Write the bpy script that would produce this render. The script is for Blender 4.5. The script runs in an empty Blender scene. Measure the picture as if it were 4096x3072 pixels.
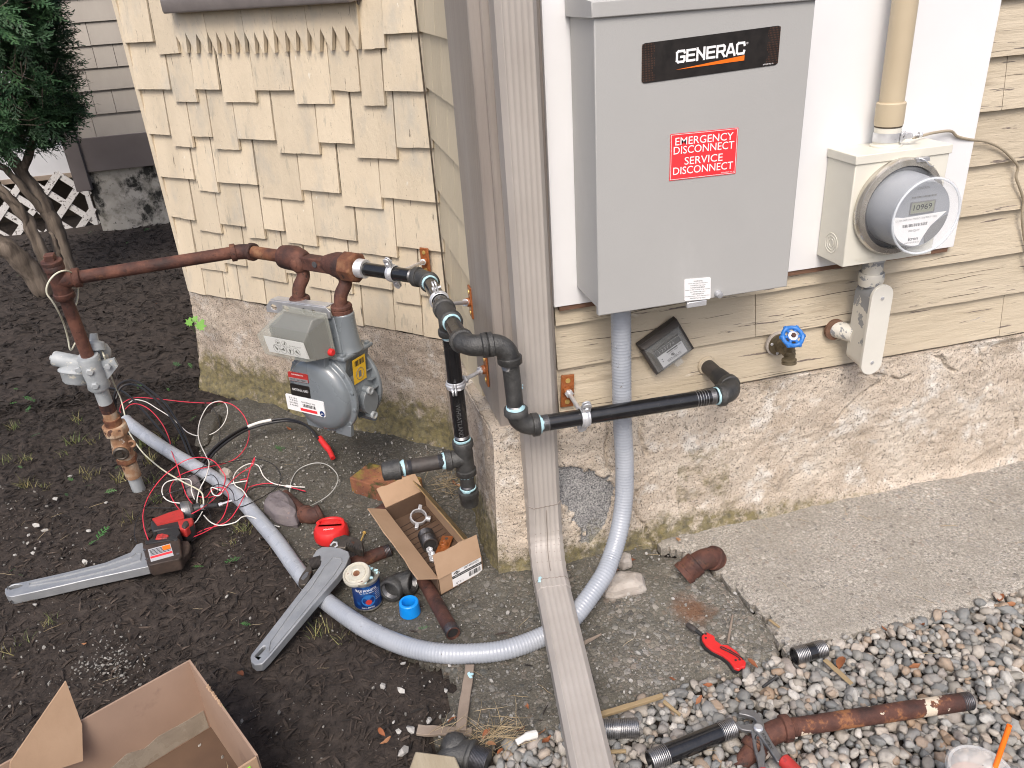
import bpy, bmesh, math, random
import numpy as np
from mathutils import Vector, Matrix, noise
from mathutils.geometry import tessellate_polygon
random.seed(7); RND = np.random.default_rng(11)
SC = bpy.context.scene
COL = SC.collection
# ------------------------------------------------------------------ camera
CR = np.array([[0.9683352141026638, -0.24158758334960984, -0.06294722154347974],
               [-0.16445371855449986, -0.4275562392006431, -0.8889041774984523],
               [0.1878347347599638, 0.871109121690215, -0.4537477388657229]])
CP = np.array([-0.30284, -1.5209, 1.28774]); FPX = 3168.87
cam = bpy.data.cameras.new("camera"); camo = bpy.data.objects.new("camera", cam); COL.objects.link(camo)
m = Matrix.Identity(4)
for i in range(3):
    m[i][0] = CR[0][i]; m[i][1] = -CR[1][i]; m[i][2] = -CR[2][i]; m[i][3] = CP[i]
camo.matrix_world = m
cam.sensor_width = 36; cam.lens = FPX/4096*36; cam.clip_start = .02; cam.clip_end = 500
SC.camera = camo
# ------------------------------------------------------------------ light
SUN_EL, SUN_AZ = math.radians(50), math.radians(199)     # azimuth clockwise from +Y
w = bpy.data.worlds.new("World"); SC.world = w; w.use_nodes = True
nt = w.node_tree; bg = nt.nodes["Background"]
sky = nt.nodes.new("ShaderNodeTexSky"); sky.sky_type = 'NISHITA'; sky.sun_disc = False
sky.sun_elevation = SUN_EL; sky.sun_rotation = SUN_AZ; sky.air_density = .8; sky.dust_density = 5.0; sky.ozone_density = 1.0
nt.links.new(sky.outputs[0], bg.inputs[0]); bg.inputs[1].default_value = .15
sl = bpy.data.lights.new("sun", 'SUN'); sl.energy = 1.2; sl.angle = math.radians(24); sl.color = (1, .965, .92)
so = bpy.data.objects.new("sun", sl); COL.objects.link(so); so.location = (-1, -4, 5)
sd = Vector((math.sin(SUN_AZ)*math.cos(SUN_EL), math.cos(SUN_AZ)*math.cos(SUN_EL), math.sin(SUN_EL)))
so.rotation_euler = sd.to_track_quat('Z', 'Y').to_euler()
SC.view_settings.view_transform = 'Standard'; SC.view_settings.look = 'None'
SC.view_settings.exposure = .53; SC.view_settings.gamma = 1
SC.cycles.pixel_filter_type = 'BLACKMAN_HARRIS'; SC.cycles.filter_width = 1.05; SC.cycles.max_bounces = 8; SC.cycles.transparent_max_bounces = 12; SC.cycles.caustics_refractive = False
try: SC.cycles.use_denoising = True
except Exception: pass

# ------------------------------------------------------------------ measuring helpers (photo survey at 2212 px width)
S5 = .5**.5; DL = .672
KS = 4096/2212
def ray(x, y): return CR.T @ np.array([(x*KS-2048)/FPX, (y*KS-1536)/FPX, 1.])
def hit(x, y, n, k):
    d = ray(x, y); n = np.array(n, float); return CP + d*((k - n@CP)/(n@d))
def H(x, y):
    t = min(1, max(0, (-.7*x + .45*y)/.35)); return -.05*t*t*(3-2*t)
def GZ(x, y, z): return hit(x, y, (0, 0, 1), z)
def G(x, y, dz=0):
    z = dz
    for _ in range(12):
        p = GZ(x, y, z); z = H(p[0], p[1]) + dz
    return p
def WY(x, y, Y=0): return hit(x, y, (0, 1, 0), Y)
def WX(x, y, X=0): return hit(x, y, (1, 0, 0), X)
NL = np.array([-S5, -S5, 0]); UL = np.array([S5, -S5, 0]); ZV = np.array([0, 0, 1.])
def WL(x, y, off=0): return hit(x, y, NL, NL@np.array([0, DL, 0]) + off)
def LS(s, z, off=0): return np.array([0, DL, 0]) - UL*s + NL*off + ZV*z      # point on the angled wall
def proj(P):
    v = CR@(np.array(P)-CP); return (v[:2]/v[2]*FPX + np.array([2048, 1536]))/KS
def crop(ox, oy, sc): return lambda x, y: ((ox + x/sc)/KS, (oy + y/sc)/KS)
cA = crop(400, 1400, 2.074); cB = crop(900, 1700, 1.659); cC = crop(0, 1800, 1.659); cD = crop(2300, 2300, 2.149)
cE = crop(2400, 1900, 2.074); cF = crop(3100, 2300, 2.1486); cG = crop(1300, 1700, 2.074); cH = crop(0, 900, 1.659)
cI = crop(700, 800, 1.659); cJ = crop(1500, 2300, 2.149); cK = crop(1500, 900, 2.07375); cM = crop(2200, 1100, 2.212)
cN = crop(3200, 900, 2.3705); cO = crop(3100, 0, 1.659); cQ = crop(2096, 1400, 1.659); cR = crop(0, 2500, 2.011)

# ------------------------------------------------------------------ materials
def _n(nt, t): return nt.nodes.new(t)
def ramp(nt, fac, stops, interp='LINEAR'):
    r = _n(nt, "ShaderNodeValToRGB"); r.color_ramp.interpolation = interp
    e = r.color_ramp.elements
    while len(e) < len(stops): e.new(.5)
    for i, (p, c) in enumerate(stops):
        e[i].position = p; e[i].color = (*c, 1) if len(c) == 3 else c
    nt.links.new(fac, r.inputs[0]); return r.outputs[0]
def coords(nt, stretch=(1, 1, 1), rot=(0, 0, 0)):
    g = _n(nt, "ShaderNodeNewGeometry"); mp = _n(nt, "ShaderNodeMapping"); mp.vector_type = 'POINT'
    mp.inputs['Rotation'].default_value = rot; mp.inputs['Scale'].default_value = stretch
    nt.links.new(g.outputs['Position'], mp.inputs[0]); return mp.outputs[0]
def nse(nt, vec, sc, det=6, rough=.6, dist=0):
    n = _n(nt, "ShaderNodeTexNoise"); n.inputs['Scale'].default_value = sc; n.inputs['Detail'].default_value = det
    n.inputs['Roughness'].default_value = rough; n.inputs['Distortion'].default_value = dist
    nt.links.new(vec, n.inputs['Vector']); return n.outputs[0]
def mix(nt, fac, a, b):
    x = _n(nt, "ShaderNodeMix"); x.data_type = 'RGBA'
    if isinstance(fac, float): x.inputs[0].default_value = fac
    else: nt.links.new(fac, x.inputs[0])
    for s, v in ((6, a), (7, b)):
        if isinstance(v, tuple): x.inputs[s].default_value = (*v, 1)
        else: nt.links.new(v, x.inputs[s])
    return x.outputs[2]
def M(name, cols, sc=25, rough=.55, metal=0., bump=.1, bsc=None, stretch=(1, 1, 1), rot=(0, 0, 0), spots=(), spread=.22, coat=0., spec=.5, rvar=.15, bstretch=None, attr=None, det=6, island=0.):
    mt = bpy.data.materials.new(name); mt.use_nodes = True; nt = mt.node_tree
    b = nt.nodes["Principled BSDF"]
    v = coords(nt, stretch, rot)
    f = nse(nt, v, sc, det)
    n = len(cols)
    if attr:
        a = _n(nt, "ShaderNodeAttribute"); a.attribute_name = attr
        c = ramp(nt, a.outputs['Fac'], [(i/max(1, n-1), q) for i, q in enumerate(cols)])
        c = mix(nt, ramp(nt, f, [(.35, (0, 0, 0)), (.75, (.55, .55, .55))]), c, tuple(x*.55 for x in cols[n//2]))
    else:
        c = ramp(nt, f, [(.5-spread + 2*spread*i/max(1, n-1), q) for i, q in enumerate(cols)])
    for s in spots:
        sv = coords(nt, s[4] if len(s) > 4 else stretch, rot)
        sf = nse(nt, sv, s[1], 5, .65)
        c = mix(nt, ramp(nt, sf, [(s[2], (0, 0, 0)), (s[3], (1, 1, 1))]), c, s[0])
    if island:
        g = _n(nt, "ShaderNodeNewGeometry"); hv = _n(nt, "ShaderNodeHueSaturation"); hv.inputs['Saturation'].default_value = 1
        mr = _n(nt, "ShaderNodeMapRange"); mr.inputs['To Min'].default_value = 1-island; mr.inputs['To Max'].default_value = 1+island*.6
        nt.links.new(g.outputs['Random Per Island'], mr.inputs['Value']); nt.links.new(mr.outputs[0], hv.inputs['Value']); nt.links.new(c, hv.inputs['Color']); c = hv.outputs[0]
    nt.links.new(c, b.inputs['Base Color'])
    rr = ramp(nt, f, [(.3, (max(.02, rough-rvar*.5),)*3), (.7, (min(1, rough+rvar*.5),)*3)])
    nt.links.new(rr, b.inputs['Roughness']); b.inputs['Metallic'].default_value = metal
    b.inputs['Coat Weight'].default_value = coat; b.inputs['Specular IOR Level'].default_value = spec
    if bump:
        bv = coords(nt, bstretch or stretch, rot)
        bn = nse(nt, bv, bsc or sc*3, 5, .65)
        bp = _n(nt, "ShaderNodeBump"); bp.inputs['Strength'].default_value = min(1, bump); bp.inputs['Distance'].default_value = .004
        nt.links.new(bn, bp.inputs['Height']); nt.links.new(bp.outputs[0], b.inputs['Normal'])
    return mt
def aggregate(name, sc, stones, mortar, patch, bump=.6, fine=(.35, .3, .25), cover=.5, dist=.004, msc=3.4, rust_and_dark=False):
    mt = bpy.data.materials.new(name); mt.use_nodes = True; nt = mt.node_tree; b = nt.nodes["Principled BSDF"]
    v = coords(nt)
    def layer(sc_, cov, base, cols):
        warp = _n(nt, "ShaderNodeTexNoise"); warp.inputs['Scale'].default_value = sc_*1.1; nt.links.new(v, warp.inputs['Vector'])
        vm = _n(nt, "ShaderNodeVectorMath"); vm.operation = 'MULTIPLY_ADD'; nt.links.new(warp.outputs['Color'], vm.inputs[0]); vm.inputs[1].default_value = (.55/sc_,)*3; nt.links.new(v, vm.inputs[2])
        vo = _n(nt, "ShaderNodeTexVoronoi"); vo.inputs['Scale'].default_value = sc_; nt.links.new(vm.outputs[0], vo.inputs['Vector'])
        sep = _n(nt, "ShaderNodeSeparateColor"); nt.links.new(vo.outputs['Color'], sep.inputs[0])
        col = ramp(nt, sep.outputs[0], [(q/(len(cols)-1), c) for q, c in enumerate(cols)])
        f = nse(nt, v, sc_*2.6, 5, .7); col = mix(nt, ramp(nt, f, [(.42, (0, 0, 0)), (.7, (.5,)*3)]), col, fine)
        th = _n(nt, "ShaderNodeMapRange"); nt.links.new(sep.outputs[1], th.inputs['Value']); th.inputs['To Min'].default_value = .5*cov; th.inputs['To Max'].default_value = .62
        pw = _n(nt, "ShaderNodeMath"); pw.operation = 'GREATER_THAN'; nt.links.new(sep.outputs[2], pw.inputs[0]); pw.inputs[1].default_value = 1-cov
        mth = _n(nt, "ShaderNodeMath"); mth.operation = 'LESS_THAN'; nt.links.new(vo.outputs['Distance'], mth.inputs[0]); nt.links.new(th.outputs[0], mth.inputs[1])
        mk = _n(nt, "ShaderNodeMath"); mk.operation = 'MULTIPLY'; nt.links.new(mth.outputs[0], mk.inputs[0]); nt.links.new(pw.outputs[0], mk.inputs[1])
        hg = _n(nt, "ShaderNodeMath"); hg.operation = 'MULTIPLY'; nt.links.new(mk.outputs[0], hg.inputs[0]); nt.links.new(ramp(nt, vo.outputs['Distance'], [(0, (1,)*3), (.62, (.25,)*3)]), hg.inputs[1])
        return mix(nt, mk.outputs[0], base, col), hg.outputs[0]
    mo = ramp(nt, nse(nt, v, sc*msc, 6, .75), [(.34, tuple(x*.38 for x in mortar)), (.5, mortar), (.66, tuple(min(1, x*1.7) for x in mortar))])
    c1, h1 = layer(sc*2.3, cover, mo, stones); col, h2 = layer(sc, cover*.8, c1, stones[::-1])
    pf = nse(nt, v, 4.5, 6, .65); col = mix(nt, ramp(nt, pf, [(.42, (0, 0, 0)), (.68, (.6,)*3)]), col, patch)
    if rust_and_dark:
        ds = _n(nt, "ShaderNodeVectorMath"); ds.operation = 'DISTANCE'; nt.links.new(v, ds.inputs[0]); ds.inputs[1].default_value = tuple(map(float, G(*cE(770, 1105), .01)))
        dn = _n(nt, "ShaderNodeMath"); dn.operation = 'MULTIPLY_ADD'; nt.links.new(nse(nt, v, 30, 5, .7), dn.inputs[0]); dn.inputs[1].default_value = .09; nt.links.new(ds.outputs['Value'], dn.inputs[2])
        col = mix(nt, ramp(nt, dn.outputs[0], [(.06, (.75,)*3), (.10, (.0,)*3)]), col, (.16, .065, .025))
    if rust_and_dark:                                                       # colour darkens toward low X, edge broken up by noise
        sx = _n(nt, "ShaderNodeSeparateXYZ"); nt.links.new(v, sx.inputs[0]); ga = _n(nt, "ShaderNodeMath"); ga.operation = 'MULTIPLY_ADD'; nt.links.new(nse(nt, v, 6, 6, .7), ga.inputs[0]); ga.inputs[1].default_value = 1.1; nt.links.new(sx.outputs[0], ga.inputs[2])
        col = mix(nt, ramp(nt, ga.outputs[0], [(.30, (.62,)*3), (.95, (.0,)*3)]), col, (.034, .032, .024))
    nt.links.new(col, b.inputs['Base Color']); b.inputs['Roughness'].default_value = .9
    hm = _n(nt, "ShaderNodeMath"); hm.operation = 'MULTIPLY_ADD'; nt.links.new(h1, hm.inputs[0]); hm.inputs[1].default_value = .5; nt.links.new(h2, hm.inputs[2])
    h3 = _n(nt, "ShaderNodeMath"); h3.operation = 'MULTIPLY_ADD'; nt.links.new(nse(nt, v, sc*4, 4), h3.inputs[0]); h3.inputs[1].default_value = .5; nt.links.new(hm.outputs[0], h3.inputs[2])
    bp = _n(nt, "ShaderNodeBump"); bp.inputs['Strength'].default_value = bump; bp.inputs['Distance'].default_value = dist
    nt.links.new(h3.outputs[0], bp.inputs['Height']); nt.links.new(bp.outputs[0], b.inputs['Normal'])
    return mt
def glass(name, col=(.9, .92, .92), rough=.08, alpha=.25):
    mt = bpy.data.materials.new(name); mt.use_nodes = True; nt = mt.node_tree; b = nt.nodes["Principled BSDF"]
    b.inputs['Base Color'].default_value = (*col, 1); b.inputs['Roughness'].default_value = rough; b.inputs['Alpha'].default_value = alpha
    b.inputs['Specular IOR Level'].default_value = .8
    v = coords(nt); f = nse(nt, v, 60, 4); nt.links.new(ramp(nt, f, [(.4, (max(0, rough-.05),)*3), (.7, (rough+.15,)*3)]), b.inputs['Roughness'])
    return mt
MT = {}
def defmats():
    D = MT
    D['cream'] = M('cream_paint', [(.53, .455, .340), (.605, .520, .390), (.64, .555, .42)], 6, .5, bump=.6, bsc=75, stretch=(1, 1, .3), bstretch=(1, 1, .45), island=.09,
                   spots=[((.47, .43, .355), 9, .53, .72, (1, 1, .5)), ((.40, .36, .285), 30, .60, .72, (1, 1, .25)), ((.14, .115, .09), 120, .655, .685, (1, 1, .06)), ((.30, .25, .19), 200, .66, .69, (1, 1, .6)), ((.70, .66, .57), 45, .68, .70)])
    D['cream2'] = M('cream_paint_return', [(.55, .48, .35), (.62, .545, .40)], 9, .5, bump=.4, bsc=75, stretch=(1, 1, .35), island=.08, spots=[((.14, .115, .09), 110, .73, .76, (1, 1, .06))])
    D['tan'] = M('weathered_tan_paint', [(.45, .385, .285), (.515, .445, .335), (.57, .50, .385)], 10, .5, bump=.8, bsc=85, stretch=(.16, 1, 1), island=.07,
                 spots=[((.36, .30, .22), 18, .62, .72, (.12, 1, 1)), ((.62, .57, .48), 30, .68, .74, (.25, 1, 1)), ((.17, .14, .12), 75, .645, .665, (.07, 1, 1)), ((.10, .085, .08), 150, .66, .68, (.05, 1, 1.2)), ((.24, .24, .25), 40, .70, .71, (.12, 1, 1))])
    D['gap'] = M('dark_gap', [(.05, .04, .03), (.09, .07, .05)], 30, .9)
    D['trim'] = M('weathered_grey_trim', [(.22, .192, .172), (.28, .25, .225), (.335, .305, .275)], 14, .5, bump=.5, bsc=70, stretch=(1, 1, .1),
                  spots=[((.40, .38, .35), 90, .72, .75, (1, 1, .08)), ((.10, .03, .03), 28, .78, .8, (1, 1, .5)), ((.07, .06, .055), 90, .71, .74, (1, 1, .05))])
    D['sill'] = M('grey_sill', [(.15, .135, .13), (.2, .18, .17)], 15, .5, bump=.3, spots=[((.6, .58, .55), 25, .74, .78)])
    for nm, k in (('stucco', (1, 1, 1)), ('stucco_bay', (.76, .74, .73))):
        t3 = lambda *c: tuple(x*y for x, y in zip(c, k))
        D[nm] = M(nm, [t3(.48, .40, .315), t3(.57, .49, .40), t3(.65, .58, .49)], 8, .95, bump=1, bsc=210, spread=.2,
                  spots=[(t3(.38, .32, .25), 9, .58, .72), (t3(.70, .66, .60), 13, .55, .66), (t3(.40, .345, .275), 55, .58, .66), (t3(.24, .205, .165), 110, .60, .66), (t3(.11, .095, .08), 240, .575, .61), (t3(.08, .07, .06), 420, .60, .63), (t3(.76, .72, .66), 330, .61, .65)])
    D['wood_dark'] = M('raw_wood', [(.10, .05, .03), (.2, .11, .07)], 60, .8, stretch=(.1, 1, 1), bump=.5)
    D['white'] = M('white_panel', [(.73, .735, .745), (.77, .775, .785)], 5, .4, bump=.02, spots=[((.74, .72, .68), 7, .68, .8)])
    D['grey_box'] = M('grey_enamel', [(.375, .375, .366), (.40, .40, .39)], 3, .40, bump=.14, bsc=420, rvar=.16, spots=[((.43, .43, .42), 5, .56, .72, (1, 1, .5)), ((.30, .295, .28), 160, .72, .75)])
    D['black_label'] = M('black_label', [(.012, .011, .011), (.022, .018, .016)], 60, .35, bump=0)
    D['carbon'] = M('label_weave', [(.06, .028, .018), (.11, .05, .03)], 300, .35, bump=0)
    D['orange'] = M('orange_print', [(.85, .16, .01), (.9, .2, .015)], 10, .4, bump=0)
    D['white_print'] = M('white_print', [(.82, .82, .82), (.86, .86, .86)], 10, .4, bump=0)
    D['black_print'] = M('black_print', [(.02, .02, .02), (.03, .03, .03)], 10, .5, bump=0)
    D['grey_print'] = M('grey_print', [(.16, .16, .16), (.22, .22, .22)], 10, .5, bump=0)
    D['faint_print'] = M('faint_print', [(.06, .06, .06), (.10, .10, .10)], 90, .5, bump=0)
    D['red_label'] = M('red_label', [(.74, .035, .045), (.80, .05, .06)], 20, .38, bump=0)
    D['paper'] = M('white_paper_label', [(.78, .78, .78), (.83, .83, .83)], 20, .45, bump=0)
    D['pale_box'] = M('off_white_enamel', [(.62, .605, .53), (.68, .665, .59)], 8, .42, bump=.05, spots=[((.38, .35, .28), 40, .70, .8)])
    D['pvc'] = M('beige_pvc', [(.47, .39, .27), (.52, .44, .31)], 8, .45, bump=.05, spots=[((.7, .66, .58), 30, .74, .77)])
    D['lb'] = M('flaking_white_paint', [(.58, .56, .495), (.64, .62, .56)], 12, .45, bump=.1, spots=[((.26, .27, .28), 16, .53, .54)])
    D['lb_cover'] = M('off_white_cover', [(.64, .625, .565), (.69, .675, .615)], 12, .4, bump=.06)
    D['steel'] = M('zinc_steel', [(.58, .59, .61), (.72, .73, .75)], 50, .36, .55, bump=.1, rvar=.2)
    D['brushed'] = M('bright_steel', [(.46, .47, .49), (.62, .63, .65)], 50, .36, .6, bump=.05)
    D['chrome_ring'] = M('aluminium_ring', [(.50, .47, .41), (.64, .61, .56)], 30, .25, .75, bump=.03)
    D['glass'] = glass('clear_glass', (.8, .85, .9), .04, .13)
    D['clear'] = glass('smoked_clear_plastic', (.40, .41, .36), .12, .36)
    D['rim'] = glass('glass_rim', (.82, .86, .9), .05, .55)
    D['clear2'] = glass('clear_plastic', (.55, .57, .57), .10, .20)
    D['meter_grey'] = M('pale_grey_plastic', [(.42, .43, .45), (.47, .48, .5)], 10, .5, bump=0)
    D['meter_shell'] = M('grey_meter_shell', [(.27, .285, .31), (.31, .325, .35)], 10, .4, bump=0)
    D['dark_in'] = M('dark_inside', [(.05, .05, .055), (.08, .08, .085)], 20, .5)
    D['lcd'] = M('lcd', [(.24, .25, .19), (.27, .28, .22)], 20, .3, bump=0)
    D['conduit'] = M('grey_flexible_conduit', [(.285, .31, .35), (.335, .36, .40), (.375, .40, .44)], 12, .28, bump=.08, spots=[((.16, .15, .14), 70, .67, .70), ((.50, .52, .55), 25, .66, .76)])
    D['downspout'] = M('weathered_downspout', [(.32, .29, .262), (.365, .335, .305), (.405, .375, .345)], 7, .5, bump=.15, bsc=80, stretch=(1, 1, .5),
                       spots=[((.2, .17, .14), 35, .72, .82, (1, 1, .5)), ((.14, .11, .08), 14, .78, .86)])
    D['seam'] = M('dirty_seam', [(.15, .125, .105), (.24, .205, .18)], 60, .7)
    D['dope'] = M('pipe_dope', [(.33, .56, .62), (.50, .70, .75)], 80, .6, bump=.4)
    D['rust'] = M('rust', [(.028, .013, .011), (.070, .027, .019), (.135, .055, .036)], 16, .75, bump=.6, bsc=110, spread=.15, spots=[((.19, .085, .040), 30, .58, .74), ((.024, .013, .011), 60, .60, .68)])
    D['rust2'] = M('orange_rust', [(.06, .024, .016), (.15, .058, .028), (.30, .165, .085)], 22, .8, bump=.5, bsc=140, spots=[((.035, .018, .014), 30, .62, .7)])
    D['rust_pale'] = M('rusty_galvanised', [(.16, .065, .03), (.32, .19, .11), (.50, .45, .36)], 22, .7, bump=.4, bsc=120, spots=[((.07, .03, .02), 18, .62, .64), ((.6, .57, .5), 25, .64, .68)])
    D['rust_spot'] = M('rust_with_paint', [(.028, .013, .011), (.070, .027, .019), (.135, .055, .036)], 16, .75, bump=.6, bsc=110, spread=.15, spots=[((.26, .11, .045), 16, .56, .62), ((.60, .52, .41), 15, .575, .59)])
    D['galv'] = M('old_grey_paint', [(.25, .275, .29), (.33, .355, .37), (.39, .41, .42)], 25, .5, bump=.3, spots=[((.55, .53, .46), 40, .60, .64), ((.2, .12, .08), 24, .68, .74)])
    D['black_pipe'] = M('black_lacquer_pipe', [(.008, .008, .009), (.014, .014, .015)], 60, .22, .0, bump=.12, bsc=40, coat=.4, spots=[((.10, .10, .10), 120, .75, .8, (.3, .3, .3))])
    D['iron'] = M('black_malleable_iron', [(.045, .045, .045), (.075, .075, .073), (.11, .11, .107)], 40, .40, .5, bump=.5, bsc=380, spots=[((.25, .25, .25), 60, .74, .8)])
    D['thread'] = M('cut_thread', [(.22, .22, .22), (.34, .34, .35)], 150, .35, .9, bump=.2)
    D['thread_d'] = M('dark_thread', [(.06, .06, .065), (.13, .13, .14)], 150, .4, .8, bump=.2)
    D['rustorange'] = M('orange_copper_plate', [(.28, .085, .022), (.36, .115, .03)], 40, .38, .15, bump=.7, bsc=260, coat=.3)
    D['brass'] = M('brass_screw', [(.55, .38, .12), (.62, .44, .16)], 60, .4, .4)
    D['gas'] = M('gas_meter_enamel', [(.150, .172, .188), (.175, .197, .213)], 8, .26, bump=.05, coat=.5)
    D['yellow'] = M('yellow_tag', [(.75, .45, .02), (.8, .5, .03)], 20, .45, bump=0)
    D['red'] = M('red_plastic', [(.55, .018, .018), (.66, .03, .03)], 15, .4, bump=.05)
    D['red_dirty'] = M('dirty_red_plastic', [(.33, .03, .025), (.48, .035, .03)], 30, .5, bump=.15, spots=[((.08, .03, .03), 30, .6, .72)])
    D['black'] = M('black_plastic', [(.018, .018, .019), (.03, .03, .03)], 40, .5, bump=.2)
    D['black_rub'] = M('worn_black', [(.03, .028, .027), (.06, .05, .045)], 40, .55, bump=.3)
    D['rubrown'] = M('rusty_brown_plastic', [(.028, .021, .018), (.065, .043, .032)], 35, .6, bump=.3)
    D['alu'] = M('cast_aluminium', [(.30, .315, .33), (.37, .385, .40)], 30, .42, .45, bump=.18, bsc=300)
    D['toolsteel'] = M('dark_tool_steel', [(.06, .055, .05), (.14, .12, .10)], 50, .5, .7, bump=.3, spots=[((.15, .06, .03), 40, .62, .7)])
    D['pliers'] = M('grey_tool_steel', [(.20, .20, .205), (.28, .28, .28)], 50, .4, .75, bump=.2)
    D['card'] = M('cardboard', [(.34, .225, .14), (.39, .26, .165), (.42, .285, .185)], 12, .8, bump=.12, bsc=160)
    D['card_in'] = M('cardboard_inside', [(.30, .205, .15), (.35, .24, .175)], 10, .85, bump=.1, bsc=140, spots=[((.24, .16, .12), 14, .6, .75)])
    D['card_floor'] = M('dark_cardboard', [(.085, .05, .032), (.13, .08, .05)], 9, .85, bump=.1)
    D['rib'] = M('oil_stain_rib', [(.035, .02, .014), (.055, .032, .022)], 40, .8)
    D['tape'] = M('packing_tape', [(.26, .225, .18), (.36, .32, .26)], 22, .28, bump=.3)
    D['tape2'] = M('brown_tape', [(.25, .16, .07), (.30, .2, .09)], 30, .3, bump=.1)
    D['blue'] = M('blue_plastic', [(.0, .22, .68), (.01, .27, .75)], 20, .4, bump=.05)
    D['can_blue'] = M('blue_can_label', [(.004, .018, .09), (.008, .04, .17)], 35, .35, bump=0, spots=[((.02, .12, .34), 28, .56, .72)])
    D['can_tin'] = M('tin', [(.45, .44, .4), (.6, .58, .53)], 40, .35, .9, bump=.1)
    D['lid'] = M('worn_tin_lid', [(.50, .48, .40), (.62, .59, .50)], 40, .45, .3, bump=.3, spots=[((.18, .08, .05), 40, .64, .7)])
    D['brick'] = M('brick', [(.15, .055, .035), (.25, .10, .05), (.36, .17, .08)], 16, .9, bump=1, bsc=120, spots=[((.22, .19, .035), 9, .48, .60), ((.05, .055, .015), 14, .55, .64), ((.10, .045, .035), 26, .56, .66), ((.03, .022, .018), 90, .64, .68)])
    D['rock'] = M('purple_rock', [(.10, .085, .09), (.15, .13, .135), (.2, .175, .17)], 25, .85, bump=.7, bsc=120, spots=[((.28, .2, .17), 30, .68, .74)])
    D['stone'] = M('pale_stone', [(.30, .265, .23), (.40, .36, .32), (.46, .43, .39)], 20, .85, bump=.7, bsc=120, spots=[((.52, .5, .47), 18, .62, .7)])
    D['pebble'] = M('river_pebbles', [(.13, .135, .135), (.19, .20, .20), (.28, .265, .235), (.36, .325, .28), (.22, .23, .235), (.43, .40, .355), (.30, .2, .125), (.56, .54, .50), (.17, .185, .19), (.33, .29, .26)], 130, .62, bump=.4, bsc=330, attr='rnd')
    D['mulch_soil'] = M('soil', [(.018, .0135, .011), (.036, .027, .022), (.066, .052, .043)], 45, .95, bump=1, bsc=150)
    D['mulch'] = M('bark_mulch', [(.014, .011, .0095), (.036, .027, .022), (.062, .046, .036), (.028, .021, .017), (.095, .070, .055), (.16, .125, .098)], 150, .9, bump=.5, attr='rnd')
    D['grit'] = M('grit', [(.10, .095, .085), (.2, .19, .17), (.34, .33, .31), (.5, .49, .46)], 120, .85, bump=.3, attr='rnd')
    D['straw'] = M('dry_straw', [(.30, .22, .12), (.42, .33, .19), (.5, .41, .27)], 60, .8, bump=.1, attr='rnd')
    D['leaf_brown'] = M('dead_leaf', [(.16, .05, .02), (.26, .085, .03), (.34, .2, .10)], 50, .7, bump=.3, attr='rnd')
    D['grass'] = M('grass', [(.05, .10, .02), (.10, .16, .04), (.32, .27, .12), (.16, .2, .06)], 60, .6, bump=0, attr='rnd')
    D['sprig'] = M('green_sprig', [(.03, .12, .03), (.06, .2, .05), (.10, .26, .06)], 60, .55, bump=0, attr='rnd')
    D['leaf_green'] = M('maple_leaf', [(.10, .26, .03), (.16, .36, .05)], 40, .5, bump=.1)
    D['cedar'] = M('cedar_foliage', [(.010, .032, .012), (.020, .060, .024), (.045, .115, .045), (.07, .16, .055)], 20, .6, bump=0, attr='rnd')
    D['bark'] = M('grey_bark', [(.055, .042, .033), (.135, .108, .085), (.22, .18, .145)], 26, .9, bump=1, bsc=70, stretch=(1, 1, .12), rot=(0, .4, 0), spread=.16)
    D['n_shingle'] = M('grey_shingle', [(.36, .325, .28), (.40, .365, .32), (.44, .405, .355)], 6, .6, bump=.2, bsc=60, stretch=(1, 1, .3), island=.10)
    D['n_trim'] = M('grey_brown_board', [(.13, .112, .108), (.15, .13, .126)], 10, .5, bump=.1)
    D['n_conc'] = M('stained_concrete', [(.30, .285, .25), (.40, .38, .34), (.46, .44, .40)], 6, .9, bump=.5, bsc=90, spots=[((.17, .16, .13), 10, .50, .68), ((.025, .025, .022), 5.5, .54, .62, (1, 1, .8)), ((.06, .055, .05), 30, .62, .68)])
    D['lattice'] = M('peeling_white', [(.50, .49, .475), (.57, .56, .55)], 20, .6, bump=.2, spots=[((.05, .04, .035), 60, .59, .61)])
    D['porch_white'] = M('porch_white', [(.46, .47, .49), (.52, .53, .55)], 10, .5)
    D['oldwood'] = M('grey_wood', [(.16, .125, .095), (.24, .19, .15), (.30, .25, .2)], 40, .85, bump=.7, bsc=80, stretch=(.2, .2, .2))
    D['block'] = M('wood_block', [(.30, .25, .17), (.38, .33, .24)], 30, .8, bump=.4, stretch=(1, .2, 1), spots=[((.16, .12, .08), 50, .66, .72, (1, .1, 1))])
    D['wire_red'] = M('red_wire', [(.62, .03, .06), (.68, .045, .08)], 40, .4, bump=0)
    D['wire_white'] = M('white_wire', [(.66, .65, .61), (.72, .71, .68)], 40, .4, bump=0)
    D['wire_black'] = M('black_wire', [(.012, .012, .014), (.02, .02, .023)], 40, .35, bump=0)
    D['wire_old'] = M('old_tracer_wire', [(.52, .50, .36), (.6, .6, .52)], 15, .5, bump=0)
    D['wire_grey'] = M('grey_wire', [(.36, .36, .34), (.42, .42, .4)], 40, .5, bump=0)
    D['gwire'] = M('painted_ground_wire', [(.30, .25, .18), (.36, .31, .23)], 30, .6, bump=.2, spots=[((.24, .28, .33), 20, .62, .66)])
    D['wheel_blue'] = M('blue_painted_wheel', [(.02, .14, .46), (.03, .18, .54)], 30, .4, bump=.15, spots=[((.4, .45, .5), 60, .74, .78)])
    D['oldbrass'] = M('old_brass', [(.13, .105, .065), (.2, .165, .11)], 40, .5, .6, bump=.3)
    D['lid_clear'] = glass('cup_plastic', (.8, .82, .82), .12, .34)
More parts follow.
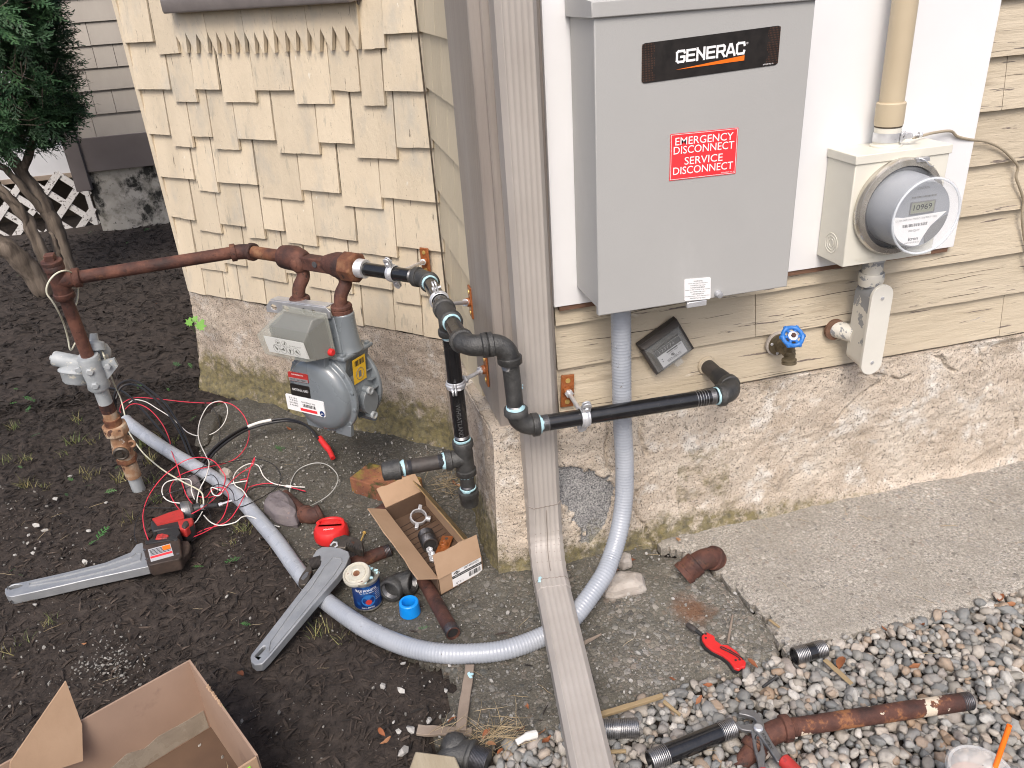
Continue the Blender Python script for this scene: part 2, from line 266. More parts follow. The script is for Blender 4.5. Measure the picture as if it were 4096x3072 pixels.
    D['drink'] = M('milky_drink', [(.45, .28, .2), (.55, .38, .3)], 20, .3)
    D['straw_orange'] = M('orange_straw', [(.95, .16, .01), (.98, .2, .02)], 20, .35, bump=0)
    D['green_tape'] = M('green_print', [(.25, .7, .05), (.3, .75, .08)], 20, .4, bump=0)
    D['apron'] = aggregate('exposed_aggregate', 72, [(.06, .06, .06), (.15, .145, .13), (.26, .235, .19), (.12, .13, .13), (.46, .44, .40), (.2, .155, .12), (.33, .32, .30), (.09, .085, .08)], (.15, .138, .115), (.10, .095, .072), .9, (.3, .27, .22), .75, rust_and_dark=True)
    D['walk'] = aggregate('worn_concrete', 105, [(.09, .085, .08), (.26, .24, .215), (.40, .375, .335), (.17, .17, .17), (.55, .52, .47), (.32, .26, .21), (.12, .11, .10)], (.31, .288, .252), (.24, .22, .185), .6, (.36, .33, .29), .5, .003, msc=1.7)
defmats()
def stucco_extra(nm):
    """granite patch and moss follow the wall's own survey attributes"""
    mt = MT[nm]; nt = mt.node_tree; b = nt.nodes["Principled BSDF"]
    src = b.inputs['Base Color'].links[0].from_socket
    v = coords(nt)
    a = _n(nt, "ShaderNodeAttribute"); a.attribute_name = 'granite'
    gr = ramp(nt, nse(nt, v, 260, 4, .75), [(.36, (.06, .06, .065)), (.5, (.27, .27, .27)), (.62, (.47, .46, .44))])
    c = mix(nt, ramp(nt, a.outputs['Fac'], [(.45, (0,)*3), (.55, (1,)*3)]), src, gr)
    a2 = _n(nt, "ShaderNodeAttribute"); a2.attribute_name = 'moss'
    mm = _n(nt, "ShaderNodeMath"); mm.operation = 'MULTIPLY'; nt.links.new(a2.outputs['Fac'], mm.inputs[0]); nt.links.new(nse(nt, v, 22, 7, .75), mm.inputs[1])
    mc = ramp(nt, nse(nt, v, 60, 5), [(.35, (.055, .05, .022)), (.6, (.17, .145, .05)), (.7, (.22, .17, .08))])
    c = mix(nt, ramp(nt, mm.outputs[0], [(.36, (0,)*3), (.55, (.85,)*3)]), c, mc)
    nt.links.new(c, b.inputs['Base Color'])
stucco_extra('stucco'); stucco_extra('stucco_bay')

# ------------------------------------------------------------------ mesh builder
def nrm(v): v = np.array(v, float); return v/np.linalg.norm(v)
def perp(d):
    d = nrm(d); a = np.array([0, 0, 1.]) if abs(d[2]) < .9 else np.array([1., 0, 0])
    x = nrm(np.cross(a, d)); return x, np.cross(d, x)
class MB:
    def __init__(s): s.v = []; s.f = []; s.mi = []
    def add(s, vs, fs, mi=0):
        o = len(s.v); s.v += [tuple(map(float, q)) for q in vs]; s.f += [tuple(i+o for i in f) for f in fs]; s.mi += [mi]*len(fs); return s
    def hexa(s, b4, t4, mi=0):
        return s.add(list(b4)+list(t4), [(3, 2, 1, 0), (4, 5, 6, 7), (0, 1, 5, 4), (1, 2, 6, 5), (2, 3, 7, 6), (3, 0, 4, 7)], mi)
    def box(s, c, size, ex=(1, 0, 0), ey=(0, 1, 0), ez=(0, 0, 1), mi=0):
        c, ex, ey, ez = map(lambda q: np.array(q, float), (c, ex, ey, ez)); a, b, d = np.array(size)/2
        q = [(-1, -1), (1, -1), (1, 1), (-1, 1)]
        return s.hexa([c+ex*a*i+ey*b*j-ez*d for i, j in q], [c+ex*a*i+ey*b*j+ez*d for i, j in q], mi)
    def tube(s, pts, r, n=14, cap=True, mi=0, closed=False, sec=None):
        P = [np.array(p, float) for p in pts]; k = len(P)
        rr = list(r) if hasattr(r, '__len__') else [r]*k
        T = []
        for i in range(k):
            a = P[(i-1) % k] if (closed or i > 0) else P[0]; b = P[(i+1) % k] if (closed or i < k-1) else P[-1]
            T.append(nrm(b-a))
        x, y = perp(T[0]); rings = []
        for i in range(k):
            x = nrm(x - T[i]*(x@T[i])); y = np.cross(T[i], x)
            rings.append([P[i] + rr[i]*(x*math.cos(2*math.pi*j/n) + y*math.sin(2*math.pi*j/n)) for j in range(n)])
        vs = [p for q in rings for p in q]; fs = []
        for i in range(k if closed else k-1):
            o, o2 = i*n, ((i+1) % k)*n
            fs += [(o+j, o+(j+1) % n, o2+(j+1) % n, o2+j) for j in range(n)]
        if cap and not closed: fs += [tuple(range(n-1, -1, -1)), tuple((k-1)*n+j for j in range(n))]
        return s.add(vs, fs, mi)
    def lathe(s, o, d, prof, n=24, mi=0, cap=True, sx=1., xdir=None):
        o = np.array(o, float); d = nrm(d); x, y = perp(d)
        if xdir is not None: x = nrm(np.array(xdir)-d*(np.array(xdir)@d)); y = np.cross(d, x)
        vs = [o + d*h + r*(x*math.cos(2*math.pi*j/n)*sx + y*math.sin(2*math.pi*j/n)) for r, h in prof for j in range(n)]; fs = []
        for i in range(len(prof)-1): fs += [(i*n+j, i*n+(j+1) % n, (i+1)*n+(j+1) % n, (i+1)*n+j) for j in range(n)]
        if cap: fs += [tuple(range(n-1, -1, -1)), tuple((len(prof)-1)*n+j for j in range(n))]
        return s.add(vs, fs, mi)
    def hex(s, o, d, r, h, mi=0): return s.lathe(o, d, [(r*.93, 0), (r, h*.12), (r, h*.88), (r*.93, h)], 6, mi)
    def prism(s, top, bot, holes=(), mi=0):
        """closed outline lifted between two loops of 3-D points (same count); holes = [(top, bot), ...]"""
        loops = [(top, bot)] + list(holes); vt = []; vb = []; idx = []
        for t, b in loops:
            idx.append((len(vt), len(t))); vt += list(t); vb += list(b)
        tris = tessellate_polygon([[Vector(q) for q in t] for t, b in loops])
        n = len(vt); fs = [tuple(t) for t in tris] + [tuple(reversed([i+n for i in t])) for t in tris]
        for o, k in idx: fs += [(o+(i+1) % k, o+i, n+o+i, n+o+(i+1) % k) for i in range(k)]
        return s.add(vt+vb, fs, mi)
    def sphere(s, c, r, sub=2, mi=0, amp=0., seed=0, sc=3., flat=None):
        bm = bmesh.new(); bmesh.ops.create_icosphere(bm, subdivisions=sub, radius=1)
        r = np.array([r]*3 if np.isscalar(r) else r, float); vs = []
        for q in bm.verts:
            p = np.array(q.co); a = 1 + amp*noise.noise(Vector(p*sc*.5) + Vector((seed*7.3, seed*3.1, seed)))+amp*.5*noise.noise(Vector(p*sc*1.2) + Vector((seed, 9, seed)))
            vs.append(p*a*r + np.array(c))
        fs = [tuple(v.index for v in f.verts) for f in bm.faces]; bm.free(); return s.add(vs, fs, mi)
    def build(s, name, mats, parent=None, loc=None, bevel=0, smooth=35, seg=2, kind=None):
        me = bpy.data.meshes.new(name)
        L = np.array(loc if loc is not None else (parent['_loc'] if parent is not None else (0, 0, 0)), float)
        me.from_pydata([tuple(np.array(q)-L) for q in s.v], [], s.f)
        for q in (mats if isinstance(mats, (list, tuple)) else [mats]): me.materials.append(MT[q] if isinstance(q, str) else q)
        me.polygons.foreach_set('material_index', s.mi)
        bm = bmesh.new(); bm.from_mesh(me); bmesh.ops.recalc_face_normals(bm, faces=bm.faces[:]); bm.to_mesh(me); bm.free()
        if smooth: me.polygons.foreach_set('use_smooth', [True]*len(me.polygons)); me.set_sharp_from_angle(angle=math.radians(smooth))
        o = bpy.data.objects.new(name, me); COL.objects.link(o)
        if parent is not None: o.parent = parent; 
        else: o.location = L
        o['_loc'] = list(map(float, L))
        if bevel:
            b = o.modifiers.new('bevel', 'BEVEL'); b.width = bevel; b.segments = seg; b.limit_method = 'ANGLE'; b.angle_limit = math.radians(40)
        if kind: o['kind'] = kind
        return o
def thing(name, label, cat, loc, group=None):
    o = bpy.data.objects.new(name, None); COL.objects.link(o); o.location = tuple(map(float, loc)); o.empty_display_size = .05
    o['label'] = label; o['category'] = cat; o['_loc'] = list(map(float, loc))
    if group: o['group'] = group
    return o
def tag(o, label, cat, group=None):
    o['label'] = label; o['category'] = cat
    if group: o['group'] = group
    return o
def spline(pts, k=8, closed=False):
    P = [np.array(p, float) for p in pts]; n = len(P); out = []
    for i in range(n if closed else n-1):
        g = (lambda j: P[j % n]) if closed else (lambda j: P[min(max(j, 0), n-1)])
        a, b, c, d = g(i-1), g(i), g(i+1), g(i+2)
        for t in np.linspace(0, 1, k, endpoint=False):
            out.append(.5*((2*b) + (c-a)*t + (2*a-5*b+4*c-d)*t*t + (3*b-a-3*c+d)*t**3))
    if not closed: out.append(P[-1])
    return out
def textmesh(name, body, c, ex, ey, wid, hei, mat, parent, thick=.0004, bold=0, align='C'):
    cu = bpy.data.curves.new(name, 'FONT'); cu.body = body; cu.align_x = 'CENTER'; cu.resolution_u = 3; cu.offset = bold
    tmp = bpy.data.objects.new('tmp_text', cu); COL.objects.link(tmp)
    dg = bpy.context.evaluated_depsgraph_get(); me0 = tmp.evaluated_get(dg).to_mesh()
    vs = np.array([v.co[:] for v in me0.vertices]); fs = [tuple(p.vertices) for p in me0.polygons]
    tmp.evaluated_get(dg).to_mesh_clear(); bpy.data.objects.remove(tmp); bpy.data.curves.remove(cu)
    if not len(vs): return None
    lo, hi = vs.min(0), vs.max(0); mid = (lo+hi)/2; sp = hi-lo
    ex, ey = nrm(ex), nrm(ey); n = np.cross(ex, ey); c = np.array(c, float)
    sx = wid/sp[0] if wid else hei/sp[1]; sy = hei/sp[1] if hei else sx
    mb = MB(); mb.add([c + ex*(q[0]-mid[0])*sx + ey*(q[1]-mid[1])*sy + n*thick for q in vs], fs)
    return mb.build(name, mat, parent, smooth=0)
class Panel:
    """flat label: corner, two edge vectors; places print in fractions"""
    def __init__(s, tl, tr, bl, lift=.0012):
        s.o, s.a, s.b = np.array(tl, float), np.array(tr)-np.array(tl), np.array(bl)-np.array(tl)
        s.W, s.Hh = np.linalg.norm(s.a), np.linalg.norm(s.b); s.ex = nrm(s.a); s.ey = nrm(-s.b); s.n = nrm(np.cross(s.ex, s.ey)); s.lift = lift
    def p(s, x, y, l=0): return s.o + s.a*x + s.b*y + s.n*(s.lift+l)
    def rect(s, mb, x0, y0, x1, y1, l0=-.001, l1=0., rad=0, mi=0):
        if rad:
            pts = []
            rx, ry = rad/s.W, rad/s.Hh
            for cx, cy, a0 in ((x1-rx, y0+ry, -90), (x1-rx, y1-ry, 0), (x0+rx, y1-ry, 90), (x0+rx, y0+ry, 180)):
                for k in range(5): a = math.radians(a0+k*22.5); pts.append((cx+rx*math.cos(a), cy+ry*math.sin(a)))
        else: pts = [(x0, y0), (x1, y0), (x1, y1), (x0, y1)]
        mb.prism([s.p(x, y, l1) for x, y in pts], [s.p(x, y, l0) for x, y in pts], mi=mi); return mb
    def text(s, body, x, y, w, h, mat, parent, name='lettering', l=.0004, bold=0):
        return textmesh(name, body, s.p(x, y), s.ex, s.ey, w*s.W if w else None, h*s.Hh if h else None, mat, parent, l, bold)
    def bars(s, mb, x0, y0, x1, y1, n=22, seed=3, l=.0004):
        r = random.Random(seed); x = x0
        ws = [r.choice([1, 1, 2, 3]) for _ in range(n*2)]; t = sum(ws)
        for i, q in enumerate(ws):
            d = (x1-x0)*q/t
            if i % 2 == 0: s.rect(mb, x, y0, x+d, y1, 0, l)
            x += d
        return mb
def lines_of_print(pn, mb, x0, x1, ys, h=.02, seed=1, l=.0004):
    r = random.Random(seed)
    for y in ys:
        x = x0 + r.random()*.02
        while x < x1-.02:
            q = min(x1, x + r.uniform(.02, .09)); pn.rect(mb, x, y-h/2, q, y+h/2, 0, l); x = q + .012
    return mb
def grid(nu, nv, fn):
    vs = [fn(i/(nu-1), j/(nv-1)) for j in range(nv) for i in range(nu)]
    fs = [(j*nu+i, j*nu+i+1, (j+1)*nu+i+1, (j+1)*nu+i) for j in range(nv-1) for i in range(nu-1)]
    return vs, fs
def fbm(p, sc, o=4, seed=0): return noise.fractal(Vector((p[0]*sc+seed, p[1]*sc-seed, p[2]*sc+2*seed)), .9, 2.1, o)
def inpoly(x, y, P):
    c = False; j = len(P)-1
    for i in range(len(P)):
        if (P[i][1] > y) != (P[j][1] > y) and x < (P[j][0]-P[i][0])*(y-P[i][1])/(P[j][1]-P[i][1])+P[i][0]: c = not c
        j = i
    return c
exec_parts = []
# ================================================================== SETTING: ground
def seg_d(p, a, b):
    ax, ay = a; bx, by = b; dx, dy = bx-ax, by-ay; t = max(0, min(1, ((p[0]-ax)*dx+(p[1]-ay)*dy)/(dx*dx+dy*dy+1e-12)))
    return math.hypot(p[0]-ax-t*dx, p[1]-ay-t*dy)
APRON_D = [(455, 880), (425, 960), (470, 1020), (560, 1120), (640, 1230), (720, 1315), (820, 1385), (920, 1425), (985, 1470), (960, 1545), (935, 1605), (1000, 1632), (1100, 1602),
           (1200, 1580), (1295, 1549), (1433, 1503), (1539, 1468), (1629, 1456), (1698, 1424), (1648, 1343), (1544, 1240), (1483, 1202), (1408, 1188)]
APRON = [tuple(G(*q)[:2]) for q in APRON_D] + [(.42, .08), (.03, .1), (.03, .8), (-.5, 1.3), (-.8, 1.3)]
WALK_D = [(1415, 1186), (1490, 1196), (1548, 1235), (1652, 1335), (1702, 1418), (1787, 1393), (1893, 1365), (1993, 1343), (2106, 1315), (2212, 1283), (2500, 1205)]
WALK = [tuple(G(*q)[:2]) for q in WALK_D] + [(4.2, -.02), (4.2, .06), (.44, .06)]
GRAV_D = [(1090, 1602), (1200, 1580), (1295, 1549), (1433, 1503), (1539, 1468), (1629, 1456), (1690, 1424), (1787, 1393), (1893, 1365), (1993, 1343), (2106, 1315), (2212, 1283), (2330, 1252), (2420, 1720), (1040, 1720)]
GRAV = [tuple(G(*q)[:2]) for q in GRAV_D]
def ground():
    # one sheet, fine near, coarse to the horizon
    mb = MB()
    xs = np.concatenate([-np.geomspace(60, 2.7, 14), np.arange(-2.6, 2.3, .035), np.geomspace(2.4, 60, 14)])
    ys = np.concatenate([-np.geomspace(60, 1.3, 12), np.arange(-1.25, 4.6, .035), np.geomspace(4.7, 80, 14)])
    vs = []
    for y in ys:
        for x in xs:
            z = H(x, y) - .012
            if abs(x) < 3 and -1.4 < y < 5:
                z += .012*fbm((x, y, 0), 5, 3, 3) + .006*fbm((x, y, 0), 22, 2, 5)
                if inpoly(x, y, APRON) or inpoly(x, y, WALK): z -= .022
            vs.append((x, y, z))
    nx = len(xs); fs = [(j*nx+i, j*nx+i+1, (j+1)*nx+i+1, (j+1)*nx+i) for j in range(len(ys)-1) for i in range(nx-1)]
    mb.add(vs, fs); o = mb.build('ground', 'mulch_soil', smooth=180); o['kind'] = 'structure'
def slab(name, poly, mat, res, top, amp, seed, edge=.02):
    P = np.array(poly); lo, hi = P.min(0), P.max(0); hi = np.minimum(hi, [2.6, 9]); 
    nx, ny = int((hi[0]-lo[0])/res)+2, int((hi[1]-lo[1])/res)+2
    vid = {}; vs = []; fs = []
    def vv(i, j):
        if (i, j) not in vid:
            x, y = lo[0]+i*res, lo[1]+j*res
            d = min(seg_d((x, y), poly[k], poly[(k+1) % len(poly)]) for k in range(len(poly)))
            z = H(x, y) + top + amp*fbm((x, y, 0), 7, 4, seed) + amp*.35*fbm((x, y, 0), 45, 2, seed)
            if d < edge: z -= (1-d/edge)**2*.012
            vid[(i, j)] = len(vs); vs.append((x, y, z))
        return vid[(i, j)]
    for j in range(ny-1):
        for i in range(nx-1):
            x, y = lo[0]+(i+.5)*res, lo[1]+(j+.5)*res
            jx, jy = .014*noise.noise(Vector((x*40, y*40, seed))), .014*noise.noise(Vector((x*40, y*40, seed+9)))
            if inpoly(x+jx, y+jy, poly): fs.append((vv(i, j), vv(i+1, j), vv(i+1, j+1), vv(i, j+1)))
    # skirt down along open edges
    cnt = {}
    for f in fs:
        for a, b in zip(f, f[1:]+f[:1]):
            k = (min(a, b), max(a, b)); cnt[k] = cnt.get(k, 0)+1
    low = {}
    for (a, b), c in list(cnt.items()):
        if c == 1:
            for q in (a, b):
                if q not in low: low[q] = len(vs); vs.append((vs[q][0], vs[q][1], vs[q][2]-.022))
            fs.append((a, b, low[b], low[a]))
    mb = MB(); mb.add(vs, fs); o = mb.build(name, mat, smooth=50); o['kind'] = 'structure'
ground()
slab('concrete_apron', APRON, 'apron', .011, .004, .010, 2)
slab('walkway', WALK, 'walk', .011, .012, .004, 6)

def attr_build(name, vs, fs, rnd, mat, smooth=True):
    me = bpy.data.meshes.new(name); me.from_pydata(vs, [], fs); me.materials.append(MT[mat])
    a = me.attributes.new('rnd', 'FLOAT', 'POINT'); a.data.foreach_set('value', rnd)
    if smooth: me.polygons.foreach_set('use_smooth', [True]*len(me.polygons))
    o = bpy.data.objects.new(name, me); COL.objects.link(o); o['kind'] = 'stuff'; return o
def scatter(name, tpl, places, mat, smooth=True, label=None):
    """tpl: list of (verts Nx3, faces); places: (pos, 3x3, template index, rnd)"""
    V = []; F = []; Rn = []; o = 0
    for p, m3, t, r in places:
        tv, tf = tpl[t]; v = tv@np.array(m3).T + p; V.append(v); F += [tuple(i+o for i in f) for f in tf]; Rn += [r]*len(v); o += len(v)
    V = np.concatenate(V); ob = attr_build(name, V.tolist(), F, Rn, mat, smooth)
    if label: ob['label'] = label
    return ob
def rotm(ax, ay, az):
    return np.array(Matrix.Rotation(az, 3, 'Z') @ Matrix.Rotation(ay, 3, 'Y') @ Matrix.Rotation(ax, 3, 'X'))
def pebbles():
    tpl = []
    for k in range(10):
        mb = MB(); mb.sphere((0, 0, 0), 1, 3 if k < 4 else 2, amp=.45, seed=k+1, sc=2.2); v = np.array(mb.v)
        v = np.sign(v)*np.abs(v)**(.92); tpl.append((v, mb.f))
    pl = []; r = random.Random(5); P = np.array(GRAV); lo, hi = P.min(0), P.max(0)
    # two layers of dart-thrown stones
    for layer, (rad, n, zz) in enumerate([(.0085, 12000, -.010), (.0105, 14000, .002), (.0075, 5000, .010)]):
        cell = {}; c = .028
        for _ in range(n):
            x, y = r.uniform(lo[0], hi[0]), r.uniform(lo[1], hi[1])
            if not inpoly(x, y, GRAV): continue
            s = rad*1.08*(.58+.85*r.random()**1.5)
            if layer == 2 and r.random() < .6: continue
            k = (int(x/c), int(y/c)); ok = True
            for i in (-1, 0, 1):
                for j in (-1, 0, 1):
                    for (a, b, q) in cell.get((k[0]+i, k[1]+j), ()):
                        if (a-x)**2+(b-y)**2 < (.80*(q+s))**2: ok = False
            if not ok: continue
            cell.setdefault(k, []).append((x, y, s))
            sc = np.diag([s*r.uniform(.95, 1.5), s*r.uniform(.8, 1.05), s*r.uniform(.6, .9)])
            pl.append((np.array([x, y, zz+r.uniform(-.003, .004)]), rotm(r.gauss(0, .35), r.gauss(0, .35), r.random()*6.3)@sc, r.randrange(10), r.random()))
    scatter('gravel', tpl, pl, 'pebble')
pebbles()
def mulch():
    r = random.Random(3); tpl = []
    for k in range(8):
        mb = MB(); n = 5; a = [r.uniform(.5, 1) for _ in range(n)]
        b4 = [(-1, -.30*a[0], -.16), (1, -.22*a[1], -.16), (1, .22*a[2], -.14), (-1, .30*a[3], -.14)]
        mb.add(b4 + [(-.2, -.42*a[4], .14), (.35, -.36, .2), (.45, .34, .16), (-.3, .40, .22)], [(3, 2, 1, 0), (4, 5, 6, 7), (0, 1, 5, 4), (1, 2, 6, 5), (2, 3, 7, 6), (3, 0, 4, 7)])
        tpl.append((np.array(mb.v), mb.f))
    pl = []; cnt = 0
    for _ in range(95000):
        # denser near the camera
        if r.random() < .78: x, y = r.uniform(-1.75, .25), r.uniform(-.75, 1.6)
        else: x, y = r.uniform(-2.6, -.6), r.uniform(1.3, 4.3)
        if x > -.02 and y > -.45: continue
        ins = inpoly(x, y, APRON)
        if ins and r.random() > .012: continue
        if inpoly(x, y, GRAV): continue
        far = y > 1.5
        if not far and noise.noise(Vector((x*3.2, y*3.2, 7))) > .42 and r.random() < .6: continue
        L = (.0020 + .0135*r.random()**4)*(1.7 if far else 1)
        wd = r.uniform(.16, .62) if L > .004 else r.uniform(.4, 1)
        z = H(x, y) - .0105 + .012*fbm((x, y, 0), 5, 3, 3) + .005*fbm((x, y, 0), 22, 2, 5) + L*r.uniform(.1, .55)
        if ins: z = H(x, y)+.006
        pl.append((np.array([x, y, z]), rotm(r.gauss(0, .6), r.gauss(0, .30), r.random()*6.3)@np.diag([L, L*wd, L*min(.8, wd*1.1)]), r.randrange(8), r.random()**1.3*(.12 if (far or y > .8+.3*noise.noise(Vector((x*3, y*3, 4)))) else 1)*(1 if far else (.85 if r.random() > .05 else 1))))
    scatter('mulch', tpl, pl, 'mulch', smooth=False)
mulch()
def debris():
    r = random.Random(9); tp = []
    for k in range(4):
        mb = MB(); mb.sphere((0, 0, 0), 1, 1, amp=.5, seed=k+20); tp.append((np.array(mb.v), mb.f))
    pl = []
    for _ in range(8000):
        x, y = r.uniform(-1.7, .5), r.uniform(-.75, .95)
        if inpoly(x, y, GRAV): continue
        ap = inpoly(x, y, APRON)
        cl = noise.noise(Vector((x*4, y*4, 2)))
        if not ap and (cl < .0 or r.random() < .5): continue
        if x > .02 and y > -.03: continue
        s = (.001+.0036*r.random()**5) if not ap else (.001+.0038*r.random()**4)
        pl.append((np.array([x, y, H(x, y)+(.0 if not ap else .010)+s*.3]), rotm(r.random()*6, r.random()*6, r.random()*6)@np.diag([s*1.3, s, s*.7]), r.randrange(4), min(.95, r.random()**1.1)*(1 if ap else .62)))
    # pale grit patch and white chips at surveyed spots
    for (x0, y0), n, sg in [((1000, 470+0), 0, 0)]: pass
    for _ in range(300):
        q = cR(880+r.gauss(0, 170), 330+r.gauss(0, 110)); p = G(*q); s = .001+.0022*r.random()**3
        pl.append((np.array([p[0], p[1], p[2]+.002]), rotm(r.random()*6, 0, r.random()*6)@np.diag([s*1.5, s, s*.6]), r.randrange(4), r.uniform(.1, .6)))
    for q, s in [((1500+250/2.149, 0), 0)]: pass
    for (x, y, s) in [(70, 965, 8), (225, 1000, 9), (310, 1340, 11), (240, 770, 7), (465, 1260, 8), (205, 1360, 7), (245, 1530, 12), (160, 1270, 4), (635, 1255, 5), (610, 1000, 6), (850, 1285, 5), (1170, 1820-600, 6)]:
        p = G(*cJ(x, y)); s *= .00095
        pl.append((np.array([p[0], p[1], p[2]+s*.4]), rotm(.2, .1, r.random()*6)@np.diag([s*1.15, s*.8, s*.6]), r.randrange(4), r.uniform(.75, .95)))
    for (x, y, s) in [(240, 505, 8), (298, 538, 6), (175, 520, 4), (190, 568, 4), (100, 700, 5), (465, 178, 6), (370, 330, 6), (705, 350, 4), (565, 745, 7), (235, 1030, 5), (1280, 850, 0), (1505, 975, 4), (590, 540, 6), (220, 690, 5)]:
        if not s: continue
        p = G(*cC(x, y)); s *= .0013
        pl.append((np.array([p[0], p[1], p[2]+s*.3]), rotm(.2, .1, r.random()*6)@np.diag([s*1.2, s*.8, s*.6]), r.randrange(4), r.uniform(.7, .95)))
    scatter('scattered_stone_chips', tp, pl, 'grit', smooth=False)
    # dry straw and twigs
    def stalk(): 
        mb = MB(); mb.tube([(-1, 0, 0), (-.3, .06, .03), (.4, -.03, .02), (1, .08, 0)], [.02, .03, .028, .01], 5); return (np.array(mb.v), mb.f)
    st = [stalk()]; pl = []
    for _ in range(260):
        if r.random() < .8: x, y = r.uniform(-1.6, .3), r.uniform(-.75, .9)
        else: x, y = r.uniform(.3, 1.4), r.uniform(-.6, -.05)
        if x > 0 and y > -.02: continue
        L = .004+.022*r.random()**2
        pl.append((np.array([x, y, H(x, y)+.016]), rotm(r.gauss(0, .1), r.gauss(0, .15), r.random()*6.3)@np.diag([L, L*.8, L*.8]), 0, r.random()))
    for x0, y0, n, s in [(950, 1440, 70, 260), (1120, 1380, 40, 120)]:
        for _ in range(n):
            p = G(*cJ(x0+r.gauss(0, s*.7), y0+r.gauss(0, 60))); L = .01+.03*r.random()
            pl.append((np.array([p[0], p[1], p[2]+.014+.012*r.random()]), rotm(r.gauss(0, .2), r.gauss(0, .2), r.gauss(.2, .7))@np.diag([L, L*.5, L*.5]), 0, r.random()))
    for _ in range(60):
        p = G(*cG(1020+r.gauss(0, 70), 520+r.gauss(0, 70))); L = .012+.025*r.random()
        pl.append((np.array([p[0], p[1], p[2]+.012+.02*r.random()]), rotm(r.gauss(0, .3), r.gauss(0, .3), r.random()*6.3)@np.diag([L, L*.5, L*.5]), 0, r.random()*.4))
    scatter('dry_straw', st, pl, 'straw')
    # dead leaves
    def leaf(k):
        q = random.Random(k); n = 9; vs = []
        for i in range(n):
            t = i/(n-1); ww = math.sin(math.pi*t**.8)*.42*(.8+.4*q.random()); zz = .25*math.sin(t*3+k)
            vs += [(2*t-1, -ww, zz+.18), (2*t-1, 0, zz), (2*t-1, ww, zz+.12)]
        fs = [f for i in range(n-1) for f in ((3*i, 3*i+3, 3*i+4, 3*i+1), (3*i+1, 3*i+4, 3*i+5, 3*i+2))]
        return (np.array(vs), fs)
    lf = [leaf(k) for k in range(4)]; pl = []
    spots = [(cJ, 975, 1420, .012), (cJ, 1005, 1530, .013), (cJ, 950, 1440, .01), (cJ, 1440, 1420, .012), (cJ, 1480, 1480, .014), (cJ, 1085, 1590, .010), (cJ, 940, 1620, .012), (cJ, 670, 1285, .010), (cJ, 105, 1490, .012), (cJ, 75, 1420, .012), (cJ, 1260, 1390, .009), (cJ, 1310, 1160, .008),
             (cD, 1520, 830, .013), (cD, 1135, 1010, .010), (cD, 1060, 1145, .011), (cD, 835, 960, .008), (cF, 1250, 445, .014), (cF, 1190, 850, .014), (cF, 1465, 365, .010), (cF, 1930, 235, .015), (cF, 2000, 300, .014), (cF, 560, 840, .022), (cF, 945, 500, .011), (cF, 1810, 320, .012),
             (cG, 1080, 510, .012), (cG, 1120, 535, .011), (cQ, 590, 1495, .016), (cQ, 1030, 1295, .012), (cQ, 720, 1415, .009), (cH, 1040, 540, .007), (cR, 1950, 430, .016), (cR, 690, 180, .008), (cI, 760, 1535, .012)]
    for f, x, y, L in spots:
        p = G(*f(x, y)); pl.append((np.array([p[0], p[1], p[2]+(.022 if f in (cD, cF) and y > 800 or f is cJ and y > 1380 else .012)]), rotm(r.gauss(0, .3), r.gauss(0, .25), r.random()*6.3)@(np.eye(3)*L), r.randrange(4), r.random()))
    scatter('fallen_leaves', lf, pl, 'leaf_brown')
    # grass tufts
    def blade(k):
        q = random.Random(k); b = q.uniform(.2, .7); vs = []
        for i in range(5):
            t = i/4; vs += [(-.045*(1-t*.9), b*t*t, t*(1-.3*b*t)), (.045*(1-t*.9), b*t*t, t*(1-.3*b*t))]
        return (np.array(vs), [(2*i, 2*i+1, 2*i+3, 2*i+2) for i in range(4)])
    bl = [blade(k) for k in range(6)]; pl = []
    tufts = [(cC, 320, 1140, 22, .035), (cC, 180, 230, 26, .04), (cC, 590, 170, 22, .035), (cC, 40, 70, 26, .03), (cC, 140, 1270, 14, .03), (cC, 30, 1340, 12, .035), (cC, 790, 190, 26, .04), (cC, 1040, 200, 14, .04), (cC, 850, 470, 12, .035),
             (cH, 90, 1340, 18, .035), (cH, 520, 1290, 18, .035), (cH, 480, 1440, 26, .04), (cH, 940, 1460, 40, .045), (cH, 1000, 1560, 30, .045), (cH, 620, 1430, 20, .03), (cH, 150, 1560, 12, .03), (cH, 560, 1630, 18, .03),
             (cB, 640, 1370, 26, .04), (cB, 120, 700, 18, .03), (cB, 770, 1420, 10, .03), (cB, 20, 790, 12, .03), (cC, 1620, 510, 22, .03), (cA, 1190, 1490, 18, .03), (cA, 480, 740, 20, .04), (cA, 610, 760, 16, .03), (cC, 1050, 330, 16, .03), (cC, 1330, 360, 16, .03), (cF, 1760, 290, 8, .02), (cC, 180, 60, 14, .03), (cC, 300, 240, 14, .03), (cC, 420, 25, 14, .03)]
    for f, x, y, n, h in tufts:
        p = G(*f(x, y)); base = r.random()*.5
        for _ in range(n):
            q = p + np.array([r.gauss(0, .012), r.gauss(0, .012), -.006]); hh = h*r.uniform(.5, 1.15)
            pl.append((q, rotm(r.gauss(0, .3), r.gauss(0, .3), r.random()*6.3)@np.diag([hh*.7, hh, hh]), r.randrange(6), min(1, base+r.random()*.5)))
    scatter('grass', bl, pl, 'grass')
    # green cedar sprigs that fell on the bed
    tpl = [frond(k, 1.) for k in range(4)]; pl = []
